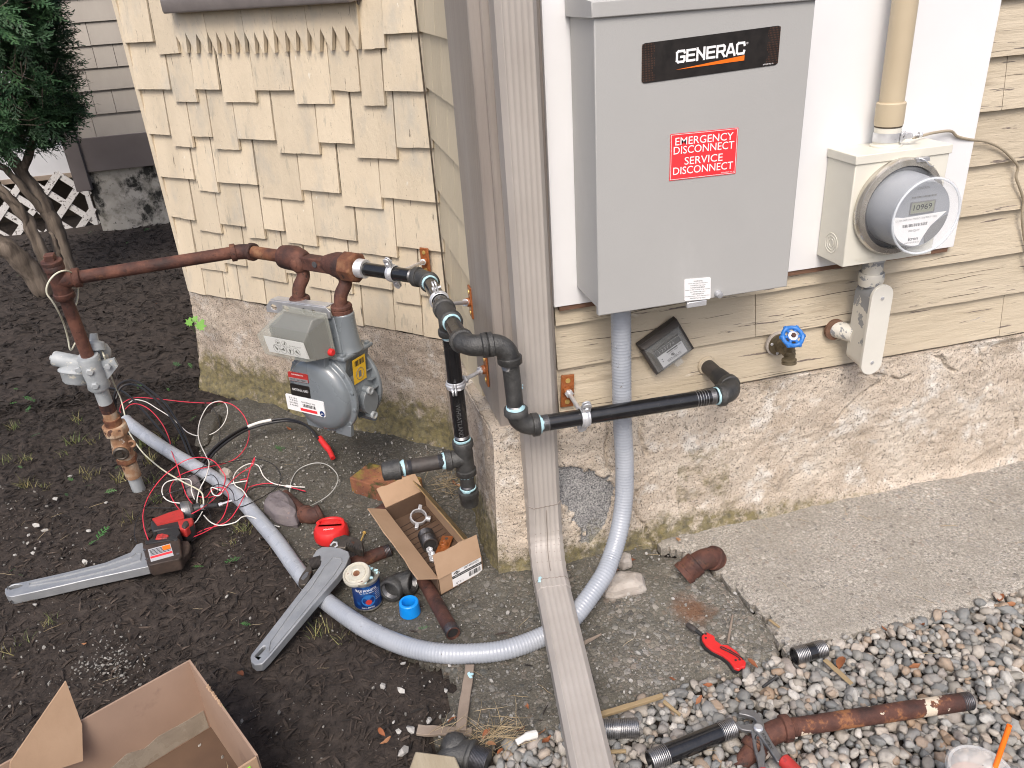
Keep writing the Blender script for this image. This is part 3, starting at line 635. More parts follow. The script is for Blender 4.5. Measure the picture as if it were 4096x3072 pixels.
    for f, x, y, L in [(cC, 690, 575, .05), (cC, 95, 820, .03), (cC, 140, 135, .02), (cC, 150, 855, .01), (cC, 740, 300, .03), (cC, 450, 322, .02), (cC, 480, 215, .025), (cC, 605, 255, .025), (cC, 1320, 800, .025), (cC, 1640, 1180, .03), (cC, 1545, 755, .035), (cB, 140, 1345, .025), (cB, 365, 175, .035), (cB, 1325, 1370, .03), (cB, 60, 915, .04),
                       (cH, 200, 1170, .05), (cH, 195, 1240, .04), (cH, 95, 1200, .03), (cH, 240, 1415, .03), (cH, 110, 1105, .03), (cH, 1180, 940, .04), (cH, 1265, 945, .03), (cH, 940, 1080, .04), (cH, 735, 260, .04), (cH, 125, 350, .04), (cH, 850, 130, .03), (cA, 750, 150, .035), (cA, 1490, 845, .035), (cA, 1000, 470, .025), (cA, 780, 590, .03), (cA, 40, 1550, .04), (cA, 480, 1240, .05), (cH, 980, 40, .04), (cH, 600, 60, .03), (cH, 1120, 1110, .02), (cA, 100, 1200, .03), (cA, 340, 330, .03), (cA, 150, 1000, .03), (cC, 620, 640, .02)]:
        p = G(*f(x, y)); pl.append((np.array([p[0], p[1], p[2]+.014]), rotm(r.gauss(0, .25), r.gauss(0, .25), r.random()*6.3)@(np.eye(3)*L*1.1), r.randrange(4), r.random()))
    scatter('green_sprigs', tpl, pl, 'sprig', smooth=False)
def frond(k, droop=0.):
    """flat scale-leaf spray, stem along +x from -.5 to .5"""
    q = random.Random(k+40); vs = []; fs = []
    def strip(a, b, wd):
        a, b = np.array(a), np.array(b); d = nrm(b-a); n = np.array([-d[1], d[0], 0]); mid = a+(b-a)*.45; o = len(vs)
        vs.extend([a-n*wd*.3, a+n*wd*.3, mid+n*wd+np.array([0, 0, wd*.3]), b, mid-n*wd]); fs.append((o, o+4, o+3, o+2, o+1))
    N = 9
    pt = lambda t: np.array([t-.5, .05*math.sin(3*t+k), -.10*droop*t*t])
    for i in range(N): strip(pt(i/N), pt((i+1.2)/N), .016)
    for i in range(1, N):
        s = 1 if i % 2 else -1; a = pt(i/N); L = (.40*(1-.6*i/N))*q.uniform(.8, 1.15)
        d = np.array([.72, .62*s, q.uniform(-.12, .12)]); b = a+d*L
        strip(a, a+d*L*.5, .018); strip(a+d*L*.4, b, .018)
        for t, sg in ((.3, 1), (.45, -1), (.65, 1), (.8, -1)):
            e = a+d*L*t; dd = nrm(np.array([.75-.25*sg*s, s*.55+sg*.55, 0])); strip(e, e+dd*L*.36*(1.1-t*.5), .018)
    return (np.array(vs), fs)
debris()

# ================================================================== SETTING: the house corner
def house():
    h = thing('house', 'cream shingled bay and tan clapboard corner of an old house on a rough stucco foundation', 'house', (0, 0, 0))
    r = random.Random(21)
    # ---- angled shingle wall, one mesh
    short = {'A': 1.185, 'B': 1.043, 'C': .899, 'D': .754, 'E': .611, 'F': .468, 'G': .330}
    rows = {'A': [(1.19, 1.041, 0), (1.037, .931, 1), (.187, .107, 1), (.106, -.013, 0)],
            'B': [(1.19, 1.014, 0), (1.011, .897, 1), (.895, .779, 0), (.776, .63, 1), (.628, .470, 0), (.468, .322, 1), (.32, .214, 0), (.212, .133, 1), (.130, -.014, 0)],
            'C': [(1.19, 1.074, 0), (1.071, .967, 1), (.965, .866, 0), (.863, .749, 1), (.747, .58, 0), (.577, .404, 1), (.402, .268, 0), (.265, .114, 1), (.111, -.014, 0)],
            'D': [(1.19, 1.006, 0), (1.003, .898, 1), (.895, .70, 0), (.697, .513, 1), (.51, .35, 0), (.347, .194, 1), (.191, -.014, 0)],
            'E': [(1.19, 1.054, 0), (1.051, .93, 1), (.928, .803, 0), (.80, .715, 1), (.712, .618, 0), (.616, .484, 1), (.481, .313, 0), (.31, .161, 1), (.158, -.014, 0)],
            'F': [(1.19, 1.10, 0), (1.097, .955, 1), (.952, .84, 0), (.837, .655, 1), (.652, .56, 0), (.557, .364, 1), (.361, .197, 0), (.194, .095, 1), (.092, -.014, 0)],
            'G': [(1.19, 1.10, 0), (1.098, .99, 0), (.988, .91, 0), (.908, .78, 0), (.777, .64, 0), (.638, .47, 0), (.468, .34, 0), (.337, .21, 0), (.208, .1, 0), (.098, -.014, 0)]}
    mb = MB(); order = 'ABCDEFG'
    def shingle(s0, s1, z0, z1, bo=.0215, to=.006, th=.0085):
        a, b = s0-.0006-r.random()**2*.0022, s1+.0006+r.random()**2*.0022; j = [r.uniform(-.0016, .0016) for _ in range(4)]; t = r.uniform(-.001, .0015)
        n = 5; T, B_ = [], []
        # slightly ragged butt line
        top = [LS(a, z1, to), LS(b, z1, to)]; bot = [LS(b+(a-b)*k/n, z0+(j[0] if k < n/2 else j[1])+r.uniform(-.0006, .0006), bo+t) for k in range(n+1)]
        topi = [LS(a, z1, to-.005), LS(b, z1, to-.005)]; boti = [LS(b+(a-b)*k/n, z0+(j[0] if k < n/2 else j[1])+r.uniform(-.0004, .0004), bo-th+t) for k in range(n+1)]
        mb.prism(top+bot, topi+boti)
    for k, c in enumerate(order):
        up = short[c]+.143 if k == 0 else short[order[k-1]]
        for s0, s1, lg in rows[c]:
            if c == 'G': z = .330+.004*math.sin(s0*9)
            else: z = short[c]-.036*lg
            shingle(s0, s1, z, up+.012)
    for k in range(4):                                              # rows above the picture
        z = 1.328+.143*k; s = 1.19
        while s > 0:
            wd = r.uniform(.1, .19); shingle(s, max(-.014, s-wd), z, z+.155); s -= wd
    mb.build('shingle_siding', 'cream', h, smooth=20)
    # sawtooth apron of shingles under the sill
    mb = MB(); n = 16
    for j0, j1 in ((.925, .78), (.778, .62), (.618, .50), (.498, .37), (.368, .185)):
        tp = []; k = max(2, int(round((j0-j1)/.0435))); pts = []
        for i in range(k):
            a = j0+(j1-j0)*i/k; b = j0+(j1-j0)*(i+1)/k; jt = r.uniform(-.006, .006); tz = 1.146+r.uniform(-.003, .003); pts += [(a, 1.207+r.uniform(-.005, .003)), (a+(b-a)*(.66)+jt*.5, tz), (a+(b-a)*.78+jt*.5, tz+.001)]
        pts += [(j1, 1.204)]
        out = [(j1, 1.36), (j0, 1.36)] + pts
        f = lambda q, o: LS(q[0]-.0005 if q[0] == j1 else q[0], q[1], o+.006*(1.36-q[1])/.2)
        mb.prism([f(q, .020) for q in out], [f(q, .0085) for q in out])
    mb.build('sawtooth_shingles', 'cream', h, smooth=20)
    mb = MB()
    mb.prism([LS(1.20, -.2, 0), LS(-.02, -.2, 0), LS(-.02, 2.7, 0), LS(1.20, 2.7, 0)], [LS(1.20, -.2, -.1), LS(-.02, -.2, -.1), LS(-.02, 2.7, -.1), LS(1.20, 2.7, -.1)])
    e = LS(1.20, 0, 0); mb.box(e+np.array([.05, .65, 1.25]), (.1, 1.3, 2.9))
    mb.box((.06, .33, 1.25), (.1, .67, 2.9)); mb.box((2.1, .06, 1.56), (4.2, .10, 2.3))
    mb.build('sheathing', 'gap', h, smooth=0)
    # left end casing of the bay (turns away)
    mb = MB(); mb.box(LS(1.196, 1.5, .006), (.02, .02, 2.35), -UL, NL, ZV); mb.build('corner_trim', 'cream', h)
    # sill
    mb = MB()
    pr = [(.0, 1.268), (.062, 1.262), (.066, 1.268), (.066, 1.30), (0, 1.315)]
    mb.prism([LS(.905, z, o) for o, z in pr], [LS(.17, z, o) for o, z in pr])
    mb.prism([LS(.885, z, o*.6) for o, z in ((0, 1.255), (.03, 1.255), (.034, 1.27), (0, 1.27))], [LS(.18, z, o*.6) for o, z in ((0, 1.255), (.03, 1.255), (.034, 1.27), (0, 1.27))])
    mb.build('window_sill', 'sill', h, bevel=.002)
    # ---- return wall shingles (face -X)
    mb = MB()
    zs = [1.33, 1.187, 1.055, .927, .793, .66, .53, .335]
    for k in range(len(zs)-1, 0, -1):
        z0, z1 = zs[k], zs[k-1]+.012; y = .215
        while y < .67:
            wd = r.uniform(.12, .2); y1 = min(.685, y+wd)
            if y1 > .6: y1 = .685
            b4 = [(.006, y+.001, z0), (-.008, y+.001, z0), (-.008, y1, z0), (.006, y1, z0)]
            t4 = [(.006, y+.001, z1), (.001, y+.001, z1), (.001, y1, z1), (.006, y1, z1)]
            mb.hexa(b4, t4); y = y1+.002
    for k in range(6):
        mb.hexa([(.006, .22, 1.33+.14*k), (-.008, .22, 1.33+.14*k), (-.008, .685, 1.33+.14*k), (.006, .685, 1.33+.14*k)], [(.006, .22, 1.48+.14*k), (.0, .22, 1.48+.14*k), (.0, .685, 1.48+.14*k), (.006, .685, 1.48+.14*k)])
    mb.build('return_siding', 'cream2', h, smooth=20)
    # inner corner strip
    mb = MB(); mb.tube([(-.0125, .6435, .34), (-.0125, .6435, 2.6)], .0026, 6); mb.build('corner_gap', 'gap', h)
    # ---- corner boards
    mb = MB(); mb.box((.004, .1035, 1.53), (.030, .241, 2.27)); mb.build('corner_board', 'trim', h, bevel=.004)
    mb = MB(); mb.box((.0665, -.0065, 1.515), (.112, .034, 2.27)); mb.build('corner_board', 'trim', h, bevel=.004)
    # ---- clapboards
    mb = MB(); zs = [.42, .523, .628, .738, .853, .969, 1.079, 1.19, 1.30, 1.41, 1.52, 1.63]; zs[0] = .410
    for k, z in enumerate(zs):
        z1 = (zs[k+1] if k+1 < len(zs) else z+.11)+.014; x = .1235
        while x < 3.4:
            x1 = min(3.4, x + (r.uniform(.9, 1.6) if not (k == 1 and x < .2) else .475))
            n = max(2, int((x1-x)/.05)); top = []; bot = []
            w0 = [z+.0018*noise.noise(Vector((x+(x1-x)*i/n*9, k*3.1, 0)))+r.uniform(-.0007, .0007) for i in range(n+1)]
            X = [x+.0008+(x1-x-.0016)*i/n for i in range(n+1)]
            front = [(q, -.008, z1) for q in (X[0], X[-1])] + [(X[n-i], -.0235-.0015*noise.noise(Vector((X[n-i]*6, k, 4))), w0[n-i]) for i in range(n+1)]
            back = [(q, -.003, z1) for q in (X[0], X[-1])] + [(X[n-i], -.010, w0[n-i]) for i in range(n+1)]
            mb.prism(front, back); x = x1
    # weather cracks in the clapboards: thin dark splits following the grain
    for k, z in enumerate(zs[:8]):
        for _ in range(16 if k < 3 else 9):
            x = r.uniform(.13, 2.0); L = r.uniform(.03, .30); zz = z + .09*r.random()**1.5 + .004; pts = []
            m_ = int(L/.012)+2
            for i in range(m_):
                q = x+L*i/m_; z_ = zz+.0035*noise.noise(Vector((q*14, k*5.1+_, 3)))+.01*(i/m_-.5)*r.uniform(.2, .3)
                pts.append((q, -.0235+.0155*(z_-z)/.117-.0001, z_))
            wmax = r.uniform(.0003, .00075)
            mb.tube(pts, [wmax*math.sin(math.pi*(i+.3)/(m_-.4))+.0002 for i in range(m_)], 4, mi=1)
    mb.build('clapboard_siding', ['tan', 'gap'], h, smooth=20)
    # ---- foundation, right face
    gpoly = [WY(*cQ(*q), -.035)[[0, 2]] for q in [(205, 775), (330, 790), (480, 800), (520, 850), (600, 830), (620, 1000), (590, 1090), (550, 1200), (470, 1290), (400, 1260), (435, 1245), (330, 1060), (250, 990), (210, 965)]]
    crk = [[(570, 470), (580, 560), (565, 610), (560, 700), (580, 780), (605, 810)], [(785, 440), (790, 520), (785, 590), (810, 660), (830, 700)], [(765, 1050), (775, 1100), (810, 1140), (850, 1190), (860, 1240), (900, 1280)], [(910, 1290), (930, 1330), (960, 1310)],
           [(770, 930), (765, 1000), (770, 1060)]]
    CL = [[WY(*cQ(*q), -.035)[[0, 2]] for q in l] for l in crk]
    cS = crop(3096, 1000, 1.659)
    CL += [[WY(*cS(*q), -.035)[[0, 2]] for q in l] for l in [[(745, 840), (720, 885), (680, 905), (600, 945), (540, 1000), (470, 1070), (430, 1130)], [(1080, 715), (1120, 720), (1140, 770), (1190, 805)], [(560, 830), (640, 825), (740, 840)], [(790, 850), (830, 860), (900, 835)], [(1370, 735), (1350, 790)], [(1420, 905), (1395, 950)], [(1610, 1070), (1620, 1180)]]]
    def crackd(x, z):
        d = 9
        for l in CL:
            for a, b in zip(l, l[1:]):
                if abs(x-a[0]) < .2: d = min(d, seg_d((x, z), a, b))
        return d
    cor = lambda p: min(1, max(0, (math.hypot(p[0]+.04, p[1]+.033)-.004)/.045)) if p[1] < .2 and p[0] < .1 else 1
    def face(nu, nv, fn, name, gran=True):
        me_v = []; ga = []; mo = []
        for j in range(nv):
            for i in range(nu):
                p, nn, u_, z_ = fn(i/(nu-1), j/(nv-1)); zr = z_+(.0 if gran else -H(p[0], p[1]))
                q = (u_*1.0, z_, 3. if gran else 8.)
                hgt = .007*fbm(q, 5, 3, 1) + .0065*abs(fbm(q, 11, 4, 5)) - .003*max(0, fbm((q[0]*.6, q[1]*1.6, q[2]), 24, 3, 7)) + .0024*fbm(q, 70, 3, 9)
                g = 0.
                if gran and .0 < u_ < .6:
                    e = .012*fbm((u_, z_, 0), 40, 2, 4)
                    g = 1. if inpoly(u_+e, z_+e, gpoly) else 0.
                    hgt = hgt*(1-g) + g*(-.012+.002*fbm(q, 30, 2, 2))
                    c = crackd(u_, z_)
                elif gran: c = crackd(u_, z_)
                else: c = 9
                wj = .0022+.0015*noise.noise(Vector((u_*60, z_*60, 1)))
                if c < wj*1.8: hgt -= .010
                if zr < .05: hgt += .012*(1-max(0, zr)/.05)**2
                hgt *= cor(p)
                me_v.append(tuple(p+nn*hgt)); ga.append(g)
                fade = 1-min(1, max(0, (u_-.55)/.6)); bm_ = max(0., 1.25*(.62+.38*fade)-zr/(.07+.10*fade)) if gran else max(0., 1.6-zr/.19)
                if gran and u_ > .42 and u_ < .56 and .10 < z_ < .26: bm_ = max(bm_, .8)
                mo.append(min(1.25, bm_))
        fs = [(j*nu+i, j*nu+i+1, (j+1)*nu+i+1, (j+1)*nu+i) for j in range(nv-1) for i in range(nu-1)]
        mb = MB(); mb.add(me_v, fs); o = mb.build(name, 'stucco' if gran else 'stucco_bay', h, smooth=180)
        for nm, arr in (('granite', ga), ('moss', mo)):
            a = o.data.attributes.new(nm, 'FLOAT', 'POINT'); a.data.foreach_set('value', arr)
        return o
    X1 = 1.75
    face(430, 112, lambda s, t: (np.array([(-.032-.02*(1-t))*(1-s)+s*X1, -.030-.006*(1-t), -.06+t*.465]), np.array([0, -1., 0]), -.032+s*(X1+.032), -.06+t*.465), 'foundation')
    face(30, 14, lambda s, t: (np.array([X1+s*2.4, -.030, -.06+t*.465]), np.array([0, -1., 0]), X1+s*2.4, -.06+t*.465), 'foundation')
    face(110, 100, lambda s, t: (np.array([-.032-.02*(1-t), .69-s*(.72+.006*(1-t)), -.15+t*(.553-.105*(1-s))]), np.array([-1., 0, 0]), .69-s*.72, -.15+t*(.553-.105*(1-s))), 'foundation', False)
    def lf(s, t):
        ss = 1.205*(1-s); z = -.16+t*.488; o = .012+.075*(1-t)**1.3*min(1, .35+1.3*ss if ss < .5 else 1)
        return LS(ss, z, o), NL, -ss, z
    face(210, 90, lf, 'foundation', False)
    def le(s, t): 
        z = -.16+t*.488; o = .012+.075*(1-t)**1.3; return LS(1.205, z, o)+np.array([0, 1., 0])*s*.8*1.0-np.array([0, 0, 0]), np.array([-1., 0, 0]), s*.8+2, z
    face(60, 40, le, 'foundation', False)
    mb = MB(); mb.prism([(-.034, -.032, .403), (3.4, -.032, .403), (3.4, .02, .403), (-.034, .02, .403)], [(-.034, -.028, .39), (3.4, -.028, .39), (3.4, .05, .39), (-.034, .05, .39)])
    mb.prism([(-.036, -.03, .398), (-.036, .69, .295), (.02, .69, .295), (.02, -.03, .398)], [(-.030, -.028, .37), (-.030, .69, .27), (.02, .69, .27), (.02, -.028, .37)])
    mb.build('sill_ledge', 'stucco', h)
    return h
house()
# ================================================================== utilities on the clapboard wall
def wall_panel():
    o = MB().box((.601, -.029, 1.22), (.964, .012, 1.092)).build('backing_panel', 'white', None, loc=(.6, -.029, .674), bevel=.001)
    tag(o, 'smooth white backing panel behind the grey switch box and round glass meter', 'wall panel')
    # raw wood strip showing under the panel is part of the wall
    MB().box((.601, -.026, .668), (.94, .012, .010)).build('wood_edge', 'wood_dark', bpy.data.objects['house'])
wall_panel()
def downspout():
    t = thing('downspout', 'ribbed grey-brown metal downspout on the house corner with its outlet kicked out over the concrete', 'downspout', (.06, -.06, .1))
    # cross-section: front has grooves; local (a across, b depth outward)
    W, Dp = .0745, .056
    sec = [(-W/2, 0), (-W/2, Dp-.012), (-W/2+.009, Dp-.001)]
    g = []
    for i in range(5):
        c = -W*.30+W*.60*i/4; g += [(c-.0048, Dp), (c-.0022, Dp-.0015), (c+.0022, Dp-.0015), (c+.0048, Dp)]
    sec += g + [(W/2-.009, Dp-.001), (W/2, Dp-.012), (W/2, 0)]
    def sweep(mb, frames, sc=1., ribs=None):
        vs = []; n = len(sec)
        for k, (p, ex, ey) in enumerate(frames):
            q = sc*(1+(ribs[k] if ribs else 0)); vs += [p + ex*a*q + ey*(b-Dp/2)*q for a, b in sec]
        fs = [(i*n+j, i*n+(j+1) % n, (i+1)*n+(j+1) % n, (i+1)*n+j) for i in range(len(frames)-1) for j in range(n)]
        fs += [tuple(range(n-1, -1, -1)), tuple((len(frames)-1)*n+j for j in range(n))]; mb.add(vs, fs)
    ex = np.array([1, 0, 0.]); yo = np.array([0, -1., 0])
    top = np.array([.056, -.057, 2.4]); kn = np.array([.066, -.057, .165])
    mb = MB(); sweep(mb, [(top, ex, yo), (np.array([.062, -.057, 1.2]), ex, yo), (kn, ex, yo)]); mb.build('pipe', 'downspout', t, bevel=.0012, smooth=30)
    # elbow, crimped
    end = np.array([-.031, -.73, .046]); ed = nrm(end-np.array([.050, -.150, .066])); ex2 = nrm(np.array([1, 0, 0]) - ed*ed[0])
    up2 = nrm(np.cross(ed, -ex2)); up2 = up2 if up2[2] > 0 else -up2
    fr = []; rb = []; N = 17; c0 = kn + np.array([0, 0, .02]); c1 = np.array([.050, -.150, .066])
    P = spline([c0+np.array([0, 0, .03]), c0, np.array([.0655, -.062, .118]), np.array([.0605, -.092, .082]), c1, c1+ed*.06], 6)
    T = [nrm(b-a) for a, b in zip(P, P[1:]+[P[-1]+ed*.02])]
    for i, (p, d) in enumerate(zip(P, T)):
        w_ = i/(len(P)-1); e = nrm(ex*(1-w_)+ex2*w_); e = nrm(e-d*(e@d)); y = np.cross(d, e); y = y if y@(yo*(1-w_)+up2*w_) > 0 else -y
        fr.append((p, e, y)); rb.append(.035*(1 if (i % 3 == 1 and 8 < i < 24) else 0))
    mb = MB(); sweep(mb, fr, 1.03, rb); mb.build('elbow', 'downspout', t, bevel=.001, smooth=30)
    mb = MB()
    for i in (0, 10, 13, 16, 19, 22, 27):
        if i >= len(fr): continue
        p, e, y = fr[i]; d = np.cross(e, y)
        ring = [p + e*a*1.042 + y*(b-Dp/2)*1.042 for a, b in sec if b > .001]
        mb.tube(ring, .0007, 5)
    mb.tube([fr[3][0]+fr[3][2]*(Dp/2+.0012)] + [f[0]+f[2]*(Dp/2*1.03+.0015) for f in fr[4:26]], .0008, 5)
    mb.build('seam', 'seam', t)
    mb = MB(); A = c1+ed*.02; sweep(mb, [(A, ex2, up2), (A+(end-A)*.5, ex2, up2), (end, ex2, up2)]); mb.build('outlet_pipe', 'downspout', t, bevel=.0012, smooth=30)
    # drips of blue sealant and a screw
    mb = MB()
    for q, dy, s in [(D2(1128, 838), -.0865, .0028), (D2(1126, 845), -.0865, .0022), (D2(1129, 832), -.0865, .0018)]: mb.sphere(WY(*q, dy), (s, .001, s*1.1), 1, amp=.5)
    p = c1+ed*.03+up2*(Dp/2+.001)-ex2*.026
    for a in range(4): mb.sphere(p+ed*.004*a-ex2*.0015*a, (.004, .003, .0015), 1, amp=.6, seed=a)
    mb.build('sealant_smear', 'dope', t)
def D2(x, y): return (x, y)
downspout()
def disc(mb, c, d, r, h, n=16, mi=0): mb.lathe(c, d, [(r*.9, 0), (r, h*.2), (r, h*.8), (r*.9, h)], n, mi); return mb
YO = np.array([0, -1., 0]); XO = np.array([1., 0, 0])
def switch_box():
    t = thing('transfer_switch', 'large grey metal transfer switch box with a black maker plate and red disconnect sticker', 'electrical box', (.367, -.1, .70))
    x0, x1, z0, z1, yf, yb = .1665, .5695, .7005, 1.2265, -.1750, -.036
    mb = MB()
    # door: flat front with folded side flanges
    mb.box(((x0+x1)/2, (yf+yf+.012)/2, (z0+z1)/2), (x1-x0, .012, z1-z0)); mb.build('door', 'grey_box', t, bevel=.0022, seg=3)
    mb = MB(); mb.box(((x0+x1)/2, (yf+.014+yb)/2, (z0+.012+z1)/2), (x1-x0-.005, yb-yf-.014, z1-z0-.012)); mb.build('enclosure', 'grey_box', t, bevel=.002)
    mb = MB(); A = [(x0-.006, z1-.004), (x1+.006, z1-.004), (x1+.006, z1+.026), (x0-.006, z1+.026)]
    mb.prism([(x0-.006, yf-.006, z1-.003), (x0-.006, yf-.006, z1+.022), (x0-.006, yb, z1+.034), (x0-.006, yb, z1-.003)], [(x1+.006, yf-.006, z1-.003), (x1+.006, yf-.006, z1+.022), (x1+.006, yb, z1+.034), (x1+.006, yb, z1-.003)])
    mb.build('hood', 'grey_box', t, bevel=.002, seg=3)
    mb = MB()
    for i in range(4): mb.box((x0+.022+.018*i, -.09, z1+.031), (.011, .04, .006))
    mb.build('louvre', 'grey_box', t, bevel=.002)
    # maker plate
    f = lambda x, y: WY(x, y, yf)
    pn = Panel(f(1386.5, 94), f(1686.5, 54.5), f(1385.5, 181)); 
    lb = pn.rect(MB(), 0, 0, 1, 1, rad=.006).build('maker_plate', 'black_label', t)
    cb = MB()
    for sx in (0, 1):
        for i in range(9):
            for j in range(16):
                a = .003+.0105*i; y = .04+.06*j
                if a/.1+abs(y-.5)*.25 > .98+.2*math.sin(j): continue
                xx = a if sx == 0 else 1-a
                pn.rect(cb, xx-.0018, y-.018, xx+.0018, y+.018, 0, .0003)
    cb.build('weave_pattern', 'carbon', lb)
    lt = {'G': [[(.95, .80), (.88, .97), (.25, .97), (.08, .85), (.08, .15), (.25, .03), (.82, .03), (.94, .14), (.94, .46), (.55, .46)]], 'E': [[(.95, .96), (.1, .96), (.1, .04), (.95, .04)], [(.1, .51), (.86, .51)]], 'N': [[(.1, 0), (.1, 1)], [(.1, .92), (.9, .08)], [(.9, 0), (.9, 1)]],
          'R': [[(.1, 0), (.1, .96), (.80, .96), (.93, .85), (.93, .56), (.80, .45), (.1, .45)], [(.60, .45), (.93, 0)]], 'A': [[(.03, 0), (.42, .97), (.58, .97), (.97, 0)], [(.2, .27), (.8, .27)]], 'C': [[(.95, .76), (.88, .97), (.25, .97), (.08, .85), (.08, .15), (.25, .03), (.88, .03), (.95, .24)]]}
    mb = MB(); x0_, wl_, hl_ = .243, .0625, .285; k = 0
    for i, ch in enumerate('GENERAC'):
        X = x0_+i*.0725
        for st in lt[ch]:
            q2 = [np.array([(X+a*wl_)*pn.W, (.588-b_*hl_)*pn.Hh]) for a, b_ in st]
            for (p_, q_) in zip(q2, q2[1:]):
                k += 1; d = q_-p_; L_ = np.linalg.norm(d); d = d/L_; n_ = np.array([-d[1], d[0]])*.0019; p1, p2 = p_-d*.0017, q_+d*.0017; cs = [p1+n_, p2+n_, p2-n_, p1-n_]
                mb.prism([pn.p(c_[0]/pn.W, c_[1]/pn.Hh, .0005+k*4e-6) for c_ in cs], [pn.p(c_[0]/pn.W, c_[1]/pn.Hh, -.0001) for c_ in cs])
    mb.build('lettering', 'white_print', lb, smooth=0)
    pn.text('\u00ae', .757, .335, .014, None, 'white_print', lb, 'registered_mark')
    pn.text('0K1088 Rev A', .925, .945, .078, .035, 'white_print', lb)
    sw = MB(); sw.prism([pn.p(.243, .765, .0005), pn.p(.742, .765, .0005), pn.p(.742, .635, .0005)], [pn.p(.243, .765, -.0002), pn.p(.742, .765, -.0002), pn.p(.742, .635, -.0002)])
    sw.build('swoosh', 'orange', lb)
    # red sticker
    pn = Panel(f(1448, 290), f(1594.5, 275.5), f(1445.5, 390.5)); lb = pn.rect(MB(), 0, 0, 1, 1).build('disconnect_sticker', 'red_label', t)
    bd = MB(); q = .012; b_ = .018
    pn.rect(bd, .012, .016, .988, .024, 0, .0004); pn.rect(bd, .012, .976, .988, .984, 0, .0004); pn.rect(bd, .012, .0242, .0175, .9758, 0, .0004); pn.rect(bd, .9825, .0242, .988, .9758, 0, .0004)
    bd.build('border_line', 'white_print', lb)
    for s, y, w_ in (('EMERGENCY', .165, .86), ('DISCONNECT', .355, .90), ('SERVICE', .60, .57), ('DISCONNECT', .80, .90)): pn.text(s, .50, y, w_, .165, 'white_print', lb, bold=.004)
    pn.text('A0000280271 REV. B', .87, .945, .2, .025, 'white_print', lb)
    # small warning label
    pn = Panel(f(1478, 603), f(1535, 598.5), f(1478, 650)); lb = pn.rect(MB(), 0, 0, 1, 1, rad=.003).build('warning_label', 'paper', t)
    for i, (s, w_) in enumerate([('\u26a0 WARNING', .36), ('Cancer and reproductive harm', .74), ('www.P65Warnings.ca.gov', .60), ('\u26a0 AVERTISSEMENT', .55), ('Cancer et effet nocif sur la reproduction', .94), ('www.P65Warnings.ca.gov', .60), ('\u26a0 ADVERTENCIA', .46), ('Produce cancer y danos reproductivos', .92), ('www.P65Warnings.ca.gov', .60)]):
        pn.text(s.replace('\u26a0', '!'), .5, .12+.098*i, w_, .06, 'black_print', lb)
    # latch tab and knob
    p = f(1506, 653); MB().box(p+np.array([0, .004, -.004]), (.042, .008, .012)).build('latch_tab', 'steel', t, bevel=.0015)
    p = f(1550, 634); mb = MB(); mb.lathe(p, YO, [(.0075, 0), (.0075, .004), (.0068, .004), (.0068, .010), (.0055, .0125), (.001, .0135)], 20); mb.build('knob', 'brushed', t)
    mb = MB(); mb.lathe((.245, -.090, .706), (0, 0, -1), [(.027, 0), (.027, .012), (.024, .014)], 6); mb.build('conduit_hub', 'steel', t)
    return t
switch_box()
def conduit():
    pts = [np.array(q) for q in [(.245, -.090, .705), (.2455, -.091, .60)]] + [WY(*q) for q in [(1344, 900, -.094), (1349, 1000, -.100), (1348, 1075, -.115), (1339, 1140, -.140), (1322, 1200, -.172), (1298, 1253, -.215)]]
    for x, y, dz in [(1232, 1340, .040), (1170, 1376, .021), (1095, 1403, .021), (1020, 1412, .021), (950, 1411, .021), (880, 1397, .021), (805, 1366, .021), (740, 1325, .021), (680, 1277, .021), (640, 1228, .021), (600, 1172, .022), (565, 1130, .022), (525, 1084, .022), (480, 1045, .024), (425, 1010, .028), (370, 978, .034), (320, 945, .04), (283, 918, .045), (272, 908, .048)]:
        pts.append(G(x, y, dz))
    path = spline(pts, 22)
    # even spacing and shallow ribs
    P = np.array(path); s = np.concatenate([[0], np.cumsum(np.linalg.norm(np.diff(P, axis=0), axis=1))]); st = .0024; u = np.arange(0, s[-1], st)
    Q = np.stack([np.interp(u, s, P[:, i]) for i in range(3)], 1)
    for _ in range(6): Q[1:-1] = (Q[:-2]+Q[1:-1]*2+Q[2:])/4
    r = [.0212 - (.0011 if i % 3 == 0 else 0) for i in range(len(Q))]
    mb = MB(); mb.tube(list(Q), r, 28)
    o = mb.build('flexible_conduit', 'conduit', None, loc=pts[0], smooth=60)
    tag(o, 'thick ribbed grey flexible conduit dropping from the switch box and curving over the ground', 'conduit')
    return o
conduit()
